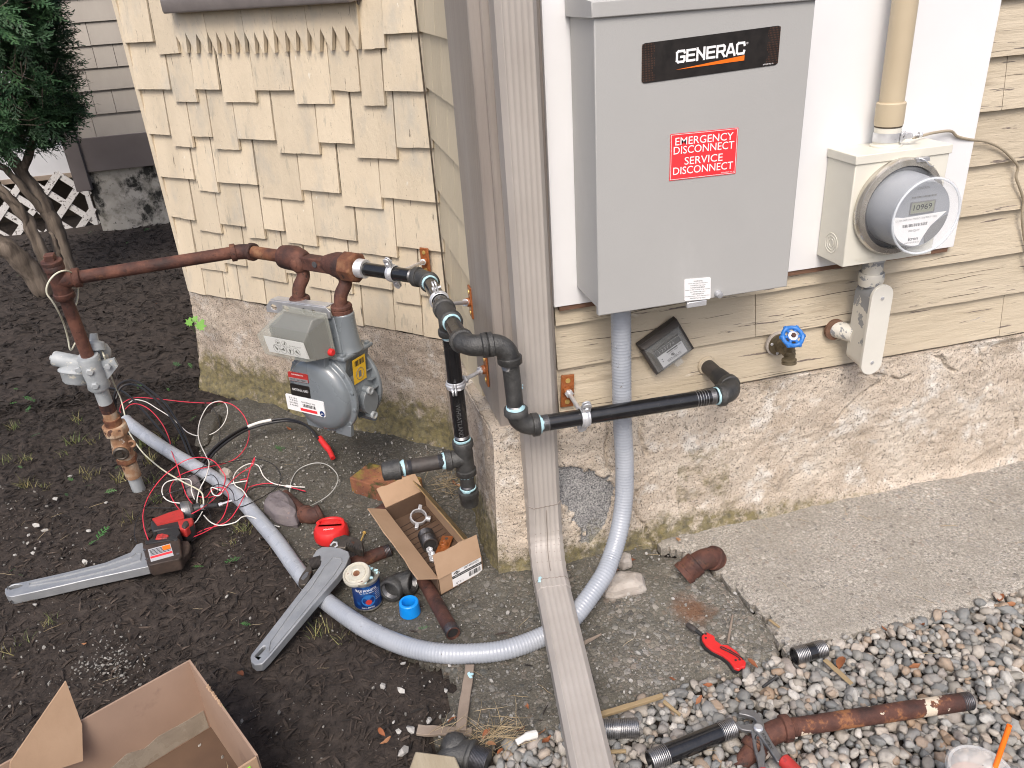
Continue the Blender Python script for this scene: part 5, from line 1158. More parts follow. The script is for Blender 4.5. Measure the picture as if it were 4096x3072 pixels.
# ================================================================== old gas service
Z0 = .66
def old_piping():
    A = BP['A']; E1 = GZ(525, 543, Z0); E1 = A - UL*((A-E1)@UL); T0 = GZ(127, 606, Z0)
    d0 = nrm(E1-T0); base = G(298, 1052, 0)
    t = thing('rusty_gas_riser', 'rusty gas riser with a tee and plug on top, coming out of the dark mulch', 'gas pipe', base)
    dv = nrm(base-T0); L = np.linalg.norm(base-T0)
    def at(y):                                                       # point of the riser at a picture row
        a, b = 0., L
        for _ in range(30):
            m_ = (a+b)/2
            if proj(T0+dv*m_)[1] < y: a = m_
            else: b = m_
        return T0+dv*a
    def pp(a, b, r, m, nm='pipe', n=24): MB().tube([a, b], r, n).build(nm, m, t)
    pp(T0, E1, RP, 'rust'); pp(T0, at(772), RP*1.0, 'rust')
    mb = MB(); mb.tube([T0-dv*.048, T0+dv*.05], .0225, 24); mb.tube([T0, T0+d0*.05], .0225, 24)
    for p, d in ((T0-dv*.030, -dv), (T0+dv*.034, dv), (T0+d0*.034, d0)): mb.lathe(p, d, [(.0225, 0), (.026, .002), (.026, .016), (.024, .018)], 26)
    mb.build('tee', 'rust', t, smooth=50)
    mb = MB(); mb.lathe(T0-dv*.046, -dv, [(.026, 0), (.026, .012), (.0165, .013)], 20); mb.box(T0-dv*.066, (.024, .024, .018), *perp(dv), dv); mb.build('plug', 'rust', t, bevel=.002)
    mb = MB(); elbow(mb, E1, -d0, UL, L=.038); mb.build('elbow', 'rust', t, smooth=50)
    mb = MB(); threads(mb, E1-d0*.056, d0, RP+.0004, .016, .003); mb.build('thread', 'rust', t)
    pp(at(836), at(872), .0195, 'galv'); pp(at(870), at(888), .0205, 'rust'); pp(at(886), at(912), .0198, 'rust_pale')
    a, b = at(903), at(918); MB().lathe(a, dv, [(.024, 0), (.024, .030), (.027, .032)], 20).build('collar', 'rust2', t)
    a = at(916); MB().lathe(a, dv, [(.033, 0), (.0355, .004), (.0355, .030), (.031, .035)], 8).build('union_nut', 'rust_pale', t, bevel=.002)
    # gas cock: tapered body with round plug head
    a, b = at(935), at(985); c = (a+b)/2; side = nrm(np.cross(dv, YO)); fr = nrm(np.cross(side, dv)); fr = fr if fr[1] < 0 else -fr
    mb = MB(); mb.lathe(a, dv, [(.029, 0), (.0235, .014), (.027, np.linalg.norm(b-a)*.35), (.030, np.linalg.norm(b-a)*.6), (.024, np.linalg.norm(b-a)*.85), (.027, np.linalg.norm(b-a))], 24)
    c2 = at(966); mb.tube([c2-fr*.034, c2+fr*.030], .024, 20); mb.tube([c2-side*.03-dv*.014+fr*.01+np.array([math.cos(q)*.010, 0, math.sin(q)*.010]) for q in np.linspace(0, 6.28, 12)[:-1]], .004, 6, closed=True)
    mb.build('valve_body', 'rust_pale', t, smooth=40)
    MB().lathe(c2+fr*.028, fr, [(.0225, 0), (.0225, .006), (.019, .010), (.017, .010), (.015, .007), (.007, .007), (.006, .012)], 26).build('valve_plug', 'toolsteel', t)
    a = at(984); MB().lathe(a, dv, [(.029, 0), (.031, .004), (.031, .018), (.027, .021)], 6).build('nut', 'rust2', t, bevel=.002)
    pp(at(998), at(1028), .0225, 'rust_pale'); pp(at(1022), base+dv*.08, .0195, 'galv', 'sleeve')
    # regulator
    rg = thing('gas_regulator', 'grey painted gas pressure regulator clamped round the rusty riser', 'gas regulator', at(800))
    a, b = at(768), at(838); Lr = np.linalg.norm(b-a)
    mb = MB(); mb.lathe(a, dv, [(.027, 0), (.030, .006), (.028, Lr*.25), (.030, Lr*.5), (.028, Lr*.75), (.031, Lr*.93), (.027, Lr)], 24)
    k = (a+b)/2; bk = nrm(np.array([-.35, 1, 0.1])); mb.tube([k, k+bk*.05], .026, 18)
    mb.build('body', 'galv', rg, smooth=45)
    mb = MB()
    for y in (792, 822): p = at(y)+fr*.026; mb.lathe(p, fr, [(.011, 0), (.011, .006), (.009, .009)], 6)
    for q, s in ((792, -.034), (794, .042)): p = at(q)+side*s*-1+fr*.004; mb.lathe(p, fr, [(.009, 0), (.009, .008)], 6)
    mb.build('bolt', 'galv', rg, bevel=.001)
    mb = MB(); hx = nrm(np.array([-.82, .1, .30])); hc = k+bk*.045-side*0
    mb.lathe(hc+hx*.01, hx, [(.020, 0), (.022, .03), (.022, .085), (.020, .090), (.007, .091), (.007, .098)], 22)
    mb.build('spring_case', 'galv', rg, smooth=40)
    dsc = hc + hx*.045+ZV*-.03
    mb = MB(); ax = nrm(np.array([-.25, -.3, -.9])); mb.lathe(dsc-ax*.02, ax, [(.03, 0), (.046, .012), (.050, .016), (.050, .022), (.044, .026), (.036, .050), (.030, .056)], 26); mb.sphere(hc+nrm(np.array([.5, .2, .5]))*.045, (.03, .03, .032), 2); mb.lathe(k+np.array([.012, .03, .055]), (0.15, .3, 1), [(.03, 0), (.026, .02), (.012, .026), (.010, .045)], 16)
    mb.prism([k+side*-.0+q for q in (np.array([.0, -.01, .03]), np.array([.062, .0, .030]), np.array([.066, .0, .006]), np.array([.03, 0, -.028]), np.array([.0, -.005, -.03]))], [k+q+np.array([0, .012, 0]) for q in (np.array([.0, -.01, .03]), np.array([.062, .0, .030]), np.array([.066, .0, .006]), np.array([.03, 0, -.028]), np.array([.0, -.005, -.03]))])
    mb.build('diaphragm_case', 'galv', rg, smooth=45)
    # tracer wire looped round the tee
    R = lambda x, y, o: GZ(x, y, 0)*0 + CP + ray(x, y)*((np.linalg.norm((T0-CP)))/np.linalg.norm(ray(x, y))+o)
    pts = [R(*cH(488, 565), .02), R(*cH(512, 500), .03), R(*cH(518, 420), .03), R(*cH(500, 340), .0), R(*cH(440, 303), -.04), R(*cH(370, 325), -.045), R(*cH(320, 385), -.045), R(*cH(310, 450), -.04), R(*cH(350, 510), -.03), R(*cH(390, 580), .0), R(*cH(425, 660), .06), R(*cH(450, 750), .10), R(*cH(470, 830), .12), R(*cH(520, 760), .14), R(*cH(600, 778), .12), R(*cH(670, 830), .11), R(*cH(705, 910), .12)]
    low = [G(*cH(760, 1060), .20), G(*cH(800, 1150), .11), G(*cH(828, 1260), .06), G(*cH(850, 1360), .03), G(*cA(330, 820), .02), G(*cA(440, 930), .02), G(*cA(560, 1020), .04), G(*cA(700, 1100), .055), G(*cA(830, 1170), .05), G(*cA(858, 1240), .04), G(*cA(855, 1310), .02)]
    MBt = MB(); MBt.tube(spline(pts+low, 8), .0023, 8); o = MBt.build('tracer_wire', 'wire_old', None, loc=base); tag(o, 'yellowed white tracer wire looped over the rusty tee and trailing down past the regulator', 'wire')
    # meter bar
    mbar = thing('meter_bar', 'rust-covered iron meter bar with two curved swivels above the grey gas meter', 'meter bar', A-UL*.12)
    M0 = GZ(680, 573, Z0); M0 = A - UL*((A-M0)@UL)
    fb = lambda x, y, b: hit(x, y, NL, NL@(M0+NL*b))
    a0, a1 = (GZ(610, 558, Z0)-M0)@UL, (GZ(748, 578, Z0)-M0)@UL
    MB().tube([E1+UL*.02, M0+UL*(a0+.0)], RP, 24).build('nipple', 'rust2', mbar)
    mb = MB(); mb.lathe(M0+UL*(a0-.012), UL, [(.028, 0), (.031, .004), (.033, .02), (.034, .05), (.027, .075), (.020, .09)], 26)
    mb.lathe(M0+UL*(a1-.085), UL, [(.019, 0), (.026, .02), (.033, .045), (.034, .075), (.032, .085)], 26)
    f = lambda a, b, c: M0+UL*a+NL*b+ZV*c
    mb.hexa([f(a0+.03, -.016, -.022), f(a1-.03, -.016, -.022), f(a1-.03, .020, -.022), f(a0+.03, .020, -.022)], [f(a0+.03, -.016, .014), f(a1-.03, -.016, .014), f(a1-.03, .020, .014), f(a0+.03, .020, .014)])
    for s in (-.074, .076): mb.sphere(f(s, .005, -.008), (.029, .029, .031), 2); mb.lathe(f(s, .018, -.006), NL, [(.014, 0), (.014, .012), (.009, .015)], 16)
    bd = mb.build('bar', 'rust', mbar, bevel=.003, smooth=50)
    MB().lathe(f(-.005, .0195, .0), NL, [(.008, 0), (.008, .003)], 14).build('cast_hole', 'dark_in', bd)
    MB().lathe(M0+UL*(a1-.012), UL, [(.036, 0), (.040, .006), (.040, .040), (.035, .046)], 8).build('hex_nut', 'rust2', mbar, bevel=.002)
    mb = MB(); threads(mb, M0+UL*(a1+.030), UL, .0245, .028, .003); mb.build('galvanised_thread', 'steel', mbar)
    for s in (-.074, .076):
        mb = MB(); mb.tube(spline([f(s, .004, -.02), f(s+.004, .006, -.045), f(s-.002, .022, -.070), f(s-.004, .028, -.095), f(s-.003, .028, -.112)], 6), .0175, 18); mb.build('swivel', 'rust', mbar)
        MB().lathe(f(s-.003, .028, -.096), -ZV, [(.025, 0), (.028, .004), (.028, .010), (.0255, .012), (.028, .014), (.028, .024), (.025, .028)], 16).build('swivel_nut', 'rust', mbar)
    # ------------------------------------------------ gas meter
    gm = thing('gas_meter', 'round grey gas meter with a clear dial cover hanging by the stucco foundation', 'gas meter', f(0, .03, -.45))
    sc = .96; q = lambda a, b, c: f(a*sc, b*sc, c*sc)
    CZ = -.362
    mb = MB(); mb.lathe(q(0, -.018, CZ), NL, [(r_*sc, h*sc) for r_, h in [(.104, 0), (.104, .095)]], 48)
    mb.hexa([q(-.085, -.018, -.32), q(.085, -.018, -.32), q(.085, .075, -.32), q(-.085, .075, -.32)], [q(-.105, -.02, -.245), q(.105, -.02, -.245), q(.105, .078, -.245), q(-.105, .078, -.245)])
    body = mb.build('body', 'gas', gm, bevel=.003)
    mb = MB(); mb.lathe(q(0, .072, CZ), NL, [(r_*sc, h*sc) for r_, h in [(.120, 0), (.126, .002), (.126, .012), (.121, .015), (.112, .017), (.108, .030), (.098, .040), (.07, .046), (.001, .047)]], 56)
    mb.hexa([q(-.02, .085, -.28), q(.05, .085, -.28), q(.045, .105, -.29), q(-.02, .105, -.29)], [q(-.03, .085, -.235), q(.055, .085, -.235), q(.05, .10, -.235), q(-.03, .10, -.235)])
    for s in (-1, 1): mb.hexa([q(.055*s-.03, .074, -.488), q(.055*s+.03, .074, -.488), q(.055*s+.03, .088, -.488), q(.055*s-.03, .088, -.488)], [q(.06*s-.03, .074, -.45), q(.06*s+.03, .074, -.45), q(.06*s+.03, .088, -.45), q(.06*s-.03, .088, -.45)])
    fc = mb.build('front_cover', 'gas', gm, bevel=.002, smooth=40)
    mb = MB(); mb.lathe(q(0, -.016, CZ), -NL, [(r_*sc, h*sc) for r_, h in [(.120, 0), (.128, .002), (.128, .012), (.12, .016), (.108, .03), (.09, .045), (.001, .05)]], 56)
    for s in (-1, 1): mb.hexa([q(.055*s-.03, -.03, -.49), q(.055*s+.03, -.03, -.49), q(.055*s+.03, -.018, -.49), q(.055*s-.03, -.018, -.49)], [q(.06*s-.03, -.03, -.45), q(.06*s+.03, -.03, -.45), q(.06*s+.03, -.018, -.45), q(.06*s-.03, -.018, -.45)])
    bc = mb.build('back_cover', 'gas', gm, bevel=.002, smooth=40)
    for i in range(14):
        a = 2*math.pi*i/14+.2; MB().lathe(q(.1195*math.cos(a), .085, CZ+.1195*math.sin(a)), NL, [(.0062, 0), (.0062, .003), (.004, .0042)], 10).build('flange_screw', 'gas', fc)
    mb = MB()
    for i in range(11):
        a = -1.2+2.4*i/10; mb.box(q(.114*math.cos(a), -.006, CZ+.114*math.sin(a)), (.018, .020, .003), UL*math.cos(a)+ZV*math.sin(a), NL, -UL*math.sin(a)+ZV*math.cos(a))
    mb.build('stiffening_ribs', 'gas', bc)
    # top casting with two necks
    mb = MB(); mb.hexa([q(-.112, -.034, -.243), q(.112, -.034, -.243), q(.112, .090, -.243), q(-.112, .090, -.243)], [q(-.112, -.034, -.231), q(.112, -.034, -.231), q(.112, .090, -.231), q(-.112, .090, -.231)])
    mb.hexa([q(-.09, -.016, -.232), q(.09, -.016, -.232), q(.09, .072, -.232), q(-.09, .072, -.232)], [q(-.066, .004, -.132), q(.066, .004, -.132), q(.066, .054, -.132), q(-.066, .054, -.132)])
    for s in (-1, 1): mb.lathe(q(.080*s, .029, -.235), ZV, [(.040*sc, 0), (.033*sc, .02), (.029*sc, .085*sc), (.029*sc, .112*sc)], 24)
    tp = mb.build('top_casting', 'gas', gm, bevel=.004, seg=3, smooth=40)
    for a, b in ((.100, .080), (.0, .082), (.100, -.02), (-.1, .08)): MB().hex(q(a, b, -.231), ZV, .0078, .006).build('bolt', 'gas', tp)
    mb = MB(); st = lambda d: [q(d, .020, -.395)+NL*.030*math.cos(t_)+ZV*(.030*math.sin(t_)*1.25) for t_ in np.linspace(0, 2*math.pi, 30)[:-1]]
    mb.prism(st(.120), st(.09))
    for c in (-.358, -.438): mb.lathe(q(.10, .022, c), UL, [(.011, 0), (.011, .020)], 16)
    sp = mb.build('side_plate', 'gas', gm, bevel=.0025)
    mb = MB()
    for c in (-.358, -.438): MB().lathe(q(.10, .022, c)+UL*.020, UL, [(.0105, 0), (.0105, .008), (.006, .008), (.005, .005)], 16).build('plug', 'galv', sp)
    # index box
    idx = MB(); F = [fb(*p, .158) for p in [(553, 722), (655, 741), (663, 784), (571, 766)]]; Bk = [q(-.078, .092, -.108), q(.072, .092, -.108), q(.080, .092, -.232), q(-.084, .092, -.232)]
    Md = [q(-.07, .125, -.112), q(.058, .125, -.112)]
    cen = sum(F)/4
    idx.add(F+Bk+Md, [(0, 1, 2, 3), (0, 8, 9, 1), (8, 4, 5, 9), (1, 9, 5, 6, 2), (0, 3, 7, 4, 8), (2, 6, 7, 3)])
    idx.build('index_cover', 'clear', gm, bevel=.004, seg=3, smooth=50)
    mb = MB(); mb.hexa([Bk[3]*.97+Bk[0]*.03, Bk[2]*.97+Bk[1]*.03, (F[2]*.6+Bk[2]*.4)*.97+cen*.03, (F[3]*.6+Bk[3]*.4)*.97+cen*.03], [Bk[0]*.9+Bk[3]*.1, Bk[1]*.9+Bk[2]*.1, (F[1]*.6+Bk[1]*.4)*.9+cen*.1, (F[0]*.6+Bk[0]*.4)*.9+cen*.1]); mb.build('index_mechanism', 'dark_in', gm)
    sh = lambda p: p*.84+cen*.16-NL*.010
    pn = Panel(sh(F[0]), sh(F[1]), sh(F[3]), lift=0); mb = MB(); pn.rect(mb, 0, .04, 1, .96, -.002, 0); dl = mb.build('dial_plate', 'paper', gm)
    for k, (x, y, r_) in enumerate([(.33, .30, .07), (.50, .30, .07), (.24, .66, .09), (.41, .66, .09), (.58, .66, .09), (.75, .66, .09)]):
        mb = MB(); c = pn.p(x, y, .0004); mb.tube([c+pn.ex*math.cos(t_)*r_*pn.W*.85+pn.ey*math.sin(t_)*r_*pn.W*.85 for t_ in np.linspace(0, 2*math.pi, 20)[:-1]], .0006, 5, closed=True); dd = mb.build('dial', 'grey_print', dl)
        a = 1.1*k; v_ = pn.ex*math.cos(a)+pn.ey*math.sin(a); w_ = pn.ex*-math.sin(a)+pn.ey*math.cos(a); R_ = r_*pn.W*.85
        mb = MB(); mb.prism([c+v_*R_, c+w_*R_*.4-v_*R_*.4, c-w_*R_*.4-v_*R_*.4], [p-pn.n*.0006 for p in (c+v_*R_, c+w_*R_*.4-v_*R_*.4, c-w_*R_*.4-v_*R_*.4)]); mb.build('pointer', 'black_print', dd)
    pn.text('CUBIC FEET', .76, .36, .30, .07, 'black_print', dl)
    mb = MB(); mb.hexa([q(-.09, .088, -.238), q(.088, .088, -.238), q(.088, .094, -.238), q(-.09, .094, -.238)], [q(-.084, .088, -.103), q(.080, .088, -.103), q(.080, .094, -.103), q(-.084, .094, -.103)]); mb.build('cover_flange', 'clear', gm, bevel=.002)
    kn = q(.082, .105, -.21); MB().lathe(kn, UL, [(.010, 0), (.010, .008), (.007, .011)], 16).build('seal_plug', 'red', gm)
    # plates and sticker on the domed front
    Bf = .1195*sc
    def plate(pts, nm, m_): p_ = [fb(*cI(*z), Bf) for z in pts]; P = Panel(p_[0], p_[1], p_[2], lift=.0012); o = P.rect(MB(), 0, 0, 1, 1, -.0035, 0, rad=.003).build(nm, m_, fc); return P, o
    P, o = plate([(748, 1137), (878, 1160), (758, 1193)], 'badge', 'red_dirty'); 
    mb = MB(); P.rect(mb, .02, .62, .98, .97, 0, .0004); mb.build('badge_panel', 'brushed', o); P.text('10/15  06378661', .5, .80, .8, .2, 'black_print', o, l=.0008)
    P.text('NATIONAL', .5, .2, .6, .16, 'white_print', o)
    P, o = plate([(763, 1215), (890, 1240), (775, 1290)], 'owner_plate', 'black_label'); P.text('NATIONAL GRID', .52, .45, .82, .22, 'white_print', o)
    P, o = plate([(733, 1284), (984, 1340), (752, 1384)], 'sticker', 'paper')
    mb = MB(); P.bars(mb, .44, .42, .78, .62, 20, 4); mb.build('barcode', 'black_print', o); P.text('06378661 312', .6, .30, .36, .10, 'black_print', o)
    for i, s in enumerate(('23.25', '7430', '06219832', '1440')): P.text(s, .2, .16+.16*i, .22, .10, 'black_print', o)
    mb = MB(); P.rect(mb, .36, .72, .80, .90, 0, .0004); mb.build('red_strip', 'red_label', o)
    mb = MB(); mb.lathe(P.p(.93, .80), P.n, [(.0085, 0), (.0085, .0004)], 18); b2 = mb.build('round_mark', 'can_blue', o); P.text('24', .93, .80, .06, .12, 'white_print', b2, l=.0008)
    # yellow tag on the shoulder
    an = math.radians(40); cc = q(0, .028, CZ)+(UL*math.cos(an)+ZV*math.sin(an))*.107*sc; tu = -UL*math.sin(an)+ZV*math.cos(an)
    P = Panel(q(.109, .058, -.252), q(.109, .006, -.252), q(.102, .058, -.328), lift=.002)
    o = P.rect(MB(), 0, 0, 1, 1, -.001, 0).build('yellow_tag', 'yellow', gm); mb = MB(); P.bars(mb, .15, .08, .9, .30, 14, 6); mb.build('barcode', 'black_print', o)
    mb = MB(); mb.tube([P.p(.5+.3*math.cos(t_), .66+.24*math.sin(t_), .0004) for t_ in np.linspace(0, 6.28, 24)[:-1]], .0008, 5, closed=True); P.rect(mb, .40, .54, .60, .80, 0, .0005); mb.build('seal_mark', 'grey_print', o)
    # perforated bright bracket
    br = thing('perforated_bracket', 'shiny steel angle bracket with round holes laid across the gas meter neck', 'bracket', fb(645, 665, .060))
    z_ = lambda x, y: fb(*cI(x, y), .062)
    tp_ = [z_(628, 668), z_(1000, 716), z_(1030, 745), z_(1030, 788), z_(608, 742), z_(606, 700)]
    holes = []
    for x, y in ((655, 712), (737, 722), (855, 738), (920, 748)):
        c = z_(x, y); rx = .0115 if x < 800 else .008; l_ = [c+UL*rx*math.cos(a)+ZV*.0085*math.sin(a) for a in np.linspace(0, 6.283, 17)[:-1]]; holes.append((l_, [p-NL*.003 for p in l_]))
    mb = MB(); mb.prism(tp_, [p-NL*.003 for p in tp_], holes)
    a, b = tp_[0], tp_[1]; mb.hexa([a-NL*.003, b-NL*.003, b-NL*.03, a-NL*.03], [p+ZV*.003 for p in (a-NL*.003, b-NL*.003, b-NL*.03, a-NL*.03)])
    mb.build('angle', 'brushed', br, bevel=.0006)
old_piping()
# ================================================================== things lying on the ground
def gp(f, pts, dz): return [G(*f(*p), dz) for p in pts]
def lift(pts, h): return [np.array(p)+ZV*h for p in pts]
def dropped_pipe(name, label, a, b, r, mat, thm='thread_d', th0=.018, th1=.018, group=None, cat='pipe', hollow=True):
    t = thing(name, label, cat, (a+b)/2, group); d = nrm(b-a)
    mb = MB(); Lp = np.linalg.norm(b-a)
    mb.lathe(a, d, [(r*.80, .02), (r*.80, 0), (r*.96, 0), (r, th0), (r, Lp-th1), (r*.96, Lp), (r*.80, Lp), (r*.80, Lp-.02)], 28, cap=False); mb.build('pipe', mat, t, smooth=40)
    for p, dd in ((a, d), (b, -d)): MB().lathe(p+dd*.006, dd, [(r*.81, 0), (r*.81, .001)], 22).build('bore', 'black_print', t)
    for p, dd, L in ((a, d, th0), (b, -d, th1)):
        if L: 
            m2 = MB(); n = int(L/.0036); prof = []
            for i in range(n): prof += [(r*.965, .0006+i*.0036), (r*1.014, .0006+(i+.35)*.0036), (r*1.014, .0006+(i+.6)*.0036)]
            m2.lathe(p, dd, prof, 44, cap=False); m2.build('thread', thm, t)
    return t
def brick():
    t = gp(cB, [(822, 340), (955, 222), (1060, 245), (1130, 330), (1165, 380), (1160, 445)], .060)
    P = [G(*cB(*p), .058) for p in [(820, 338), (948, 223), (1175, 300), (1085, 420)]]
    a = P[0]; e1 = nrm((P[3]-P[0])*np.array([1, 1, 0])); e2 = np.array([-e1[1], e1[0], 0]); 
    L = .20; Wd = .095
    vs, fs = [], []
    mb = MB(); b4 = [a-ZV*.066, a-ZV*.066+e1*L, a-ZV*.066+e1*L+e2*Wd, a-ZV*.066+e2*Wd]; mb.hexa(b4, [p+ZV*.060 for p in b4])
    o = mb.build('brick', 'brick', None, loc=a, bevel=.004, seg=3); tag(o, 'mossy orange brick lying by the foundation behind the small cardboard box', 'brick')
brick()
def rocks():
    def rock(f, outline, h, nm, lab, m, seed):
        pts = [G(*f(*p), 0) for p in outline]; c = sum(pts)/len(pts); n = len(pts); vs = []; r = random.Random(seed)
        # rings: base, belly, shoulder, crown
        for k, (s, z) in enumerate([(.92, -.01), (1.0, .25), (.86, .75), (.55, .98)]):
            for p in pts: vs.append(c+(p-c)*np.array([s, s, 0])*(1+r.uniform(-.04, .04))+ZV*(h*z+r.uniform(-.003, .003)) + (np.array([-CR[2][0], -CR[2][1], 0])*-.0*z))
        vs.append(c+ZV*h)
        fs = [(k*n+i, k*n+(i+1) % n, (k+1)*n+(i+1) % n, (k+1)*n+i) for k in range(3) for i in range(n)] + [(3*n+i, 3*n+(i+1) % n, 4*n) for i in range(n)] + [tuple(range(n-1, -1, -1))]
        mb = MB(); mb.add(vs, fs); o = mb.build(nm, m, None, loc=c, bevel=.003, smooth=25); tag(o, lab, 'rock')
        sub = o.modifiers.new('sub', 'SUBSURF'); sub.subdivision_type = 'SIMPLE'; sub.levels = sub.render_levels = 2
        tx = bpy.data.textures.new('rock_noise', 'CLOUDS'); tx.noise_scale = .02; dm = o.modifiers.new('rough', 'DISPLACE'); dm.texture = tx; dm.strength = .004; dm.texture_coords = 'GLOBAL'
    rock(cB, [(265, 600), (270, 560), (300, 520), (380, 490), (440, 530), (490, 600), (505, 660), (490, 695), (420, 690), (340, 675)], .055, 'rock', 'angular purple-grey rock beside the conduit and the red plastic cap', 'rock', 3)
    cT = crop(2400, 1900, 2.07375)
    rock(cT, [(5, 1000), (60, 900), (150, 850), (260, 860), (370, 880), (385, 980), (340, 1010), (230, 1030), (110, 1060), (40, 1050)], .038, 'rock', 'pale flat stone on the concrete beside the rising conduit', 'stone', 5)
    rock(cA, [(705, 1130), (760, 1080), (830, 1090), (860, 1170), (800, 1230), (730, 1240)], .035, 'rock', 'small mauve stone under the wire tangle by the conduit', 'rock', 8)
    rock(cA, [(985, 1030), (1040, 1000), (1110, 1030), (1080, 1070), (1010, 1080)], .02, 'rock', 'small whitish stone behind the conduit under the wires', 'stone', 9)
    cT2 = crop(2096, 1400, 1.659)
    rock(cT2, [(600, 1440), (660, 1375), (715, 1400), (720, 1450), (660, 1470)], .03, 'rock', 'small greenish stone wedged between conduit and foundation', 'stone', 12)
    rock(cA, [(790, 800), (830, 640), (900, 560), (960, 530), (1010, 560), (1000, 650), (940, 720), (900, 800), (840, 830)], .028, 'rock', 'rough lump of broken concrete at the left foot of the foundation', 'apron', 15)
rocks()
def small_box():
    fl, fr = G(958, 1280, .012), G(1053, 1228, .012); hb = .050; zf = fl[2]+hb
    a_, b_, c_, d_ = GZ(940, 1251, zf), GZ(1038, 1199, zf), GZ(872, 1082, zf), GZ(934, 1053, zf)
    e1 = nrm(b_-a_); e2 = nrm((c_-a_)+(d_-b_)); Lb = (np.linalg.norm(c_-a_)+np.linalg.norm(d_-b_))/2; Wd = np.linalg.norm(b_-a_)*.5+np.linalg.norm((fr-fl)[:2])*.5; m2 = nrm(e2-e1*(e2@e1)); print('box skew', e1@e2, Wd, Lb)
    e2 = nrm(e2*.5+m2*.5); o = fl*.4+(a_-ZV*hb)*.6; o[2] = fl[2]-.004
    t = thing('cardboard_box', 'small open cardboard box of pipe fittings with a white label by the foundation corner', 'box', o)
    q = lambda a, b, c: o+e1*a*Wd+e2*b*Lb+ZV*c; th = .003
    def wall(mb, p, n_, th=th): mb.prism(p, [x+n_*th for x in p])
    MB().prism([q(0, 0, .002), q(1, 0, .002), q(1, 1, .002), q(0, 1, .002)], [q(0, 0, 0), q(1, 0, 0), q(1, 1, 0), q(0, 1, 0)]).build('bottom', 'card_floor', t)
    mb = MB()
    for i in range(13):
        c = q(.5, .10+.065*i, .0026); mb.box(c, (Wd*.86, .0022, .0008), nrm(e1+e2*.08), nrm(e2-e1*.08), ZV)
    mb.build('stain_ribs', 'rib', t)
    mb = MB(); wall(mb, [q(0, 0, 0), q(1, 0, 0), q(1, 0, hb), q(0, 0, hb)], e2); fw = mb.build('end_wall', 'card', t)
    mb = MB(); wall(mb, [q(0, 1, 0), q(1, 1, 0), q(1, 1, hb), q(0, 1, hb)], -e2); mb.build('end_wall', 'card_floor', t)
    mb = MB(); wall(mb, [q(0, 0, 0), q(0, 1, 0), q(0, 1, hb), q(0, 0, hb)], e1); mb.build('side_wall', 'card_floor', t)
    mb = MB(); wall(mb, [q(1, 0, 0), q(1, 1, 0), q(1, 1, hb), q(1, 0, hb)], -e1); mb.build('side_wall', 'card', t)
    fh = Wd*.62
    def flap(a, b, out, up, ln, m_, cuts=()):
        d = nrm(out+ZV*up); r = random.Random(4); n = 8; tp = [a+(b-a)*(1-i/n)+d*ln*(1-.0*r.random())+d*r.uniform(-.003, .002) for i in range(n+1)]
        poly = [a, b]+tp; nn = nrm(np.cross(b-a, d)); mb = MB(); mb.prism(poly, [p+nn*.003 for p in poly]); return mb.build('flap', m_, t)
    flap(q(.0, 0, hb), q(.97, 0, hb), e2*.25, 1, fh*.78, 'card'); flap(q(.03, 1, hb), q(.97, 1, hb), e2*.9, .45, fh*.8, 'card')
    flap(q(0, 0.0, hb), q(0, .98, hb), -e1*1., .55, fh*.75, 'card'); f3 = flap(q(1, .03, hb), q(1, 1., hb), -e1*.62, .85, fh*.75, 'tape2')
    pn = Panel(q(.30, 0, hb*.98), q(.97, 0, hb*.98), q(.30, 0, hb*.08), lift=.0008); lb = pn.rect(MB(), 0, 0, 1, 1, -.0006, 0).build('label', 'paper', fw)
    mb = MB(); pn.rect(mb, 0, .30, 1, .47, 0, .0003); st = mb.build('black_stripe', 'black_print', lb); pn.text('1 IMP BLK SINGLE RUN PACK (10 ASST)', .5, .385, .92, .09, 'white_print', st, l=.0006)
    pn.text('0834902025', .66, .13, .5, .13, 'black_print', lb); pn.text('QTY: 1', .22, .85, .24, .13, 'black_print', lb); mb = MB(); pn.bars(mb, .55, .55, .95, .85, 18, 9); mb.build('barcode', 'black_print', lb)
    mb = MB(); mb.prism([pn.p(.04, .17, .0004), pn.p(.16, .06, .0004), pn.p(.28, .17, .0004), pn.p(.16, .27, .0004)], [pn.p(.04, .17), pn.p(.16, .06), pn.p(.28, .17), pn.p(.16, .27)]); em = mb.build('emblem', 'black_print', lb); pn.text('BCI', .16, .168, .11, .08, 'white_print', em, l=.0007)
    # contents, each its own thing
    P = lambda f, x, y, h: GZ(*f(x, y), o[2]+h)
    c = P(cG, 775, 765, .020); k = thing('loose_split_ring', 'loose zinc split-ring clamp lying inside the small cardboard box', 'clamp', c)
    mb = MB(); ax = nrm(np.array([.1, -.45, .9])); x, y = perp(ax); mb.lathe(c-ax*.007, ax, [(.019, 0), (.0225, .0), (.0235, .005), (.0235, .009), (.0225, .014), (.019, .014), (.019, 0)], 30, cap=False); mb.build('ring', 'steel', k, smooth=30)
    mb = MB()
    for s in (1, -1): d = x*.5*s+y*.86*s; mb.box(c+d*.029, (.014, .010, .013), nrm(d), nrm(np.cross(ax, d)), ax); 
    mb.lathe(c+(x*.86-y*.5)*.021, x*.86-y*.5, [(.008, 0), (.008, .012)], 14); mb.build('ears', 'steel', k, bevel=.001)
    a = P(cG, 835, 905, .022); b = P(cG, 875, 1000, .024); ax = nrm(b-a)
    dropped_pipe('close_nipple', 'short black fully threaded nipple standing in the small cardboard box', a, b, .021, 'black_rub', 'thread_d', np.linalg.norm(b-a)*.49, np.linalg.norm(b-a)*.49, cat='pipe fitting')
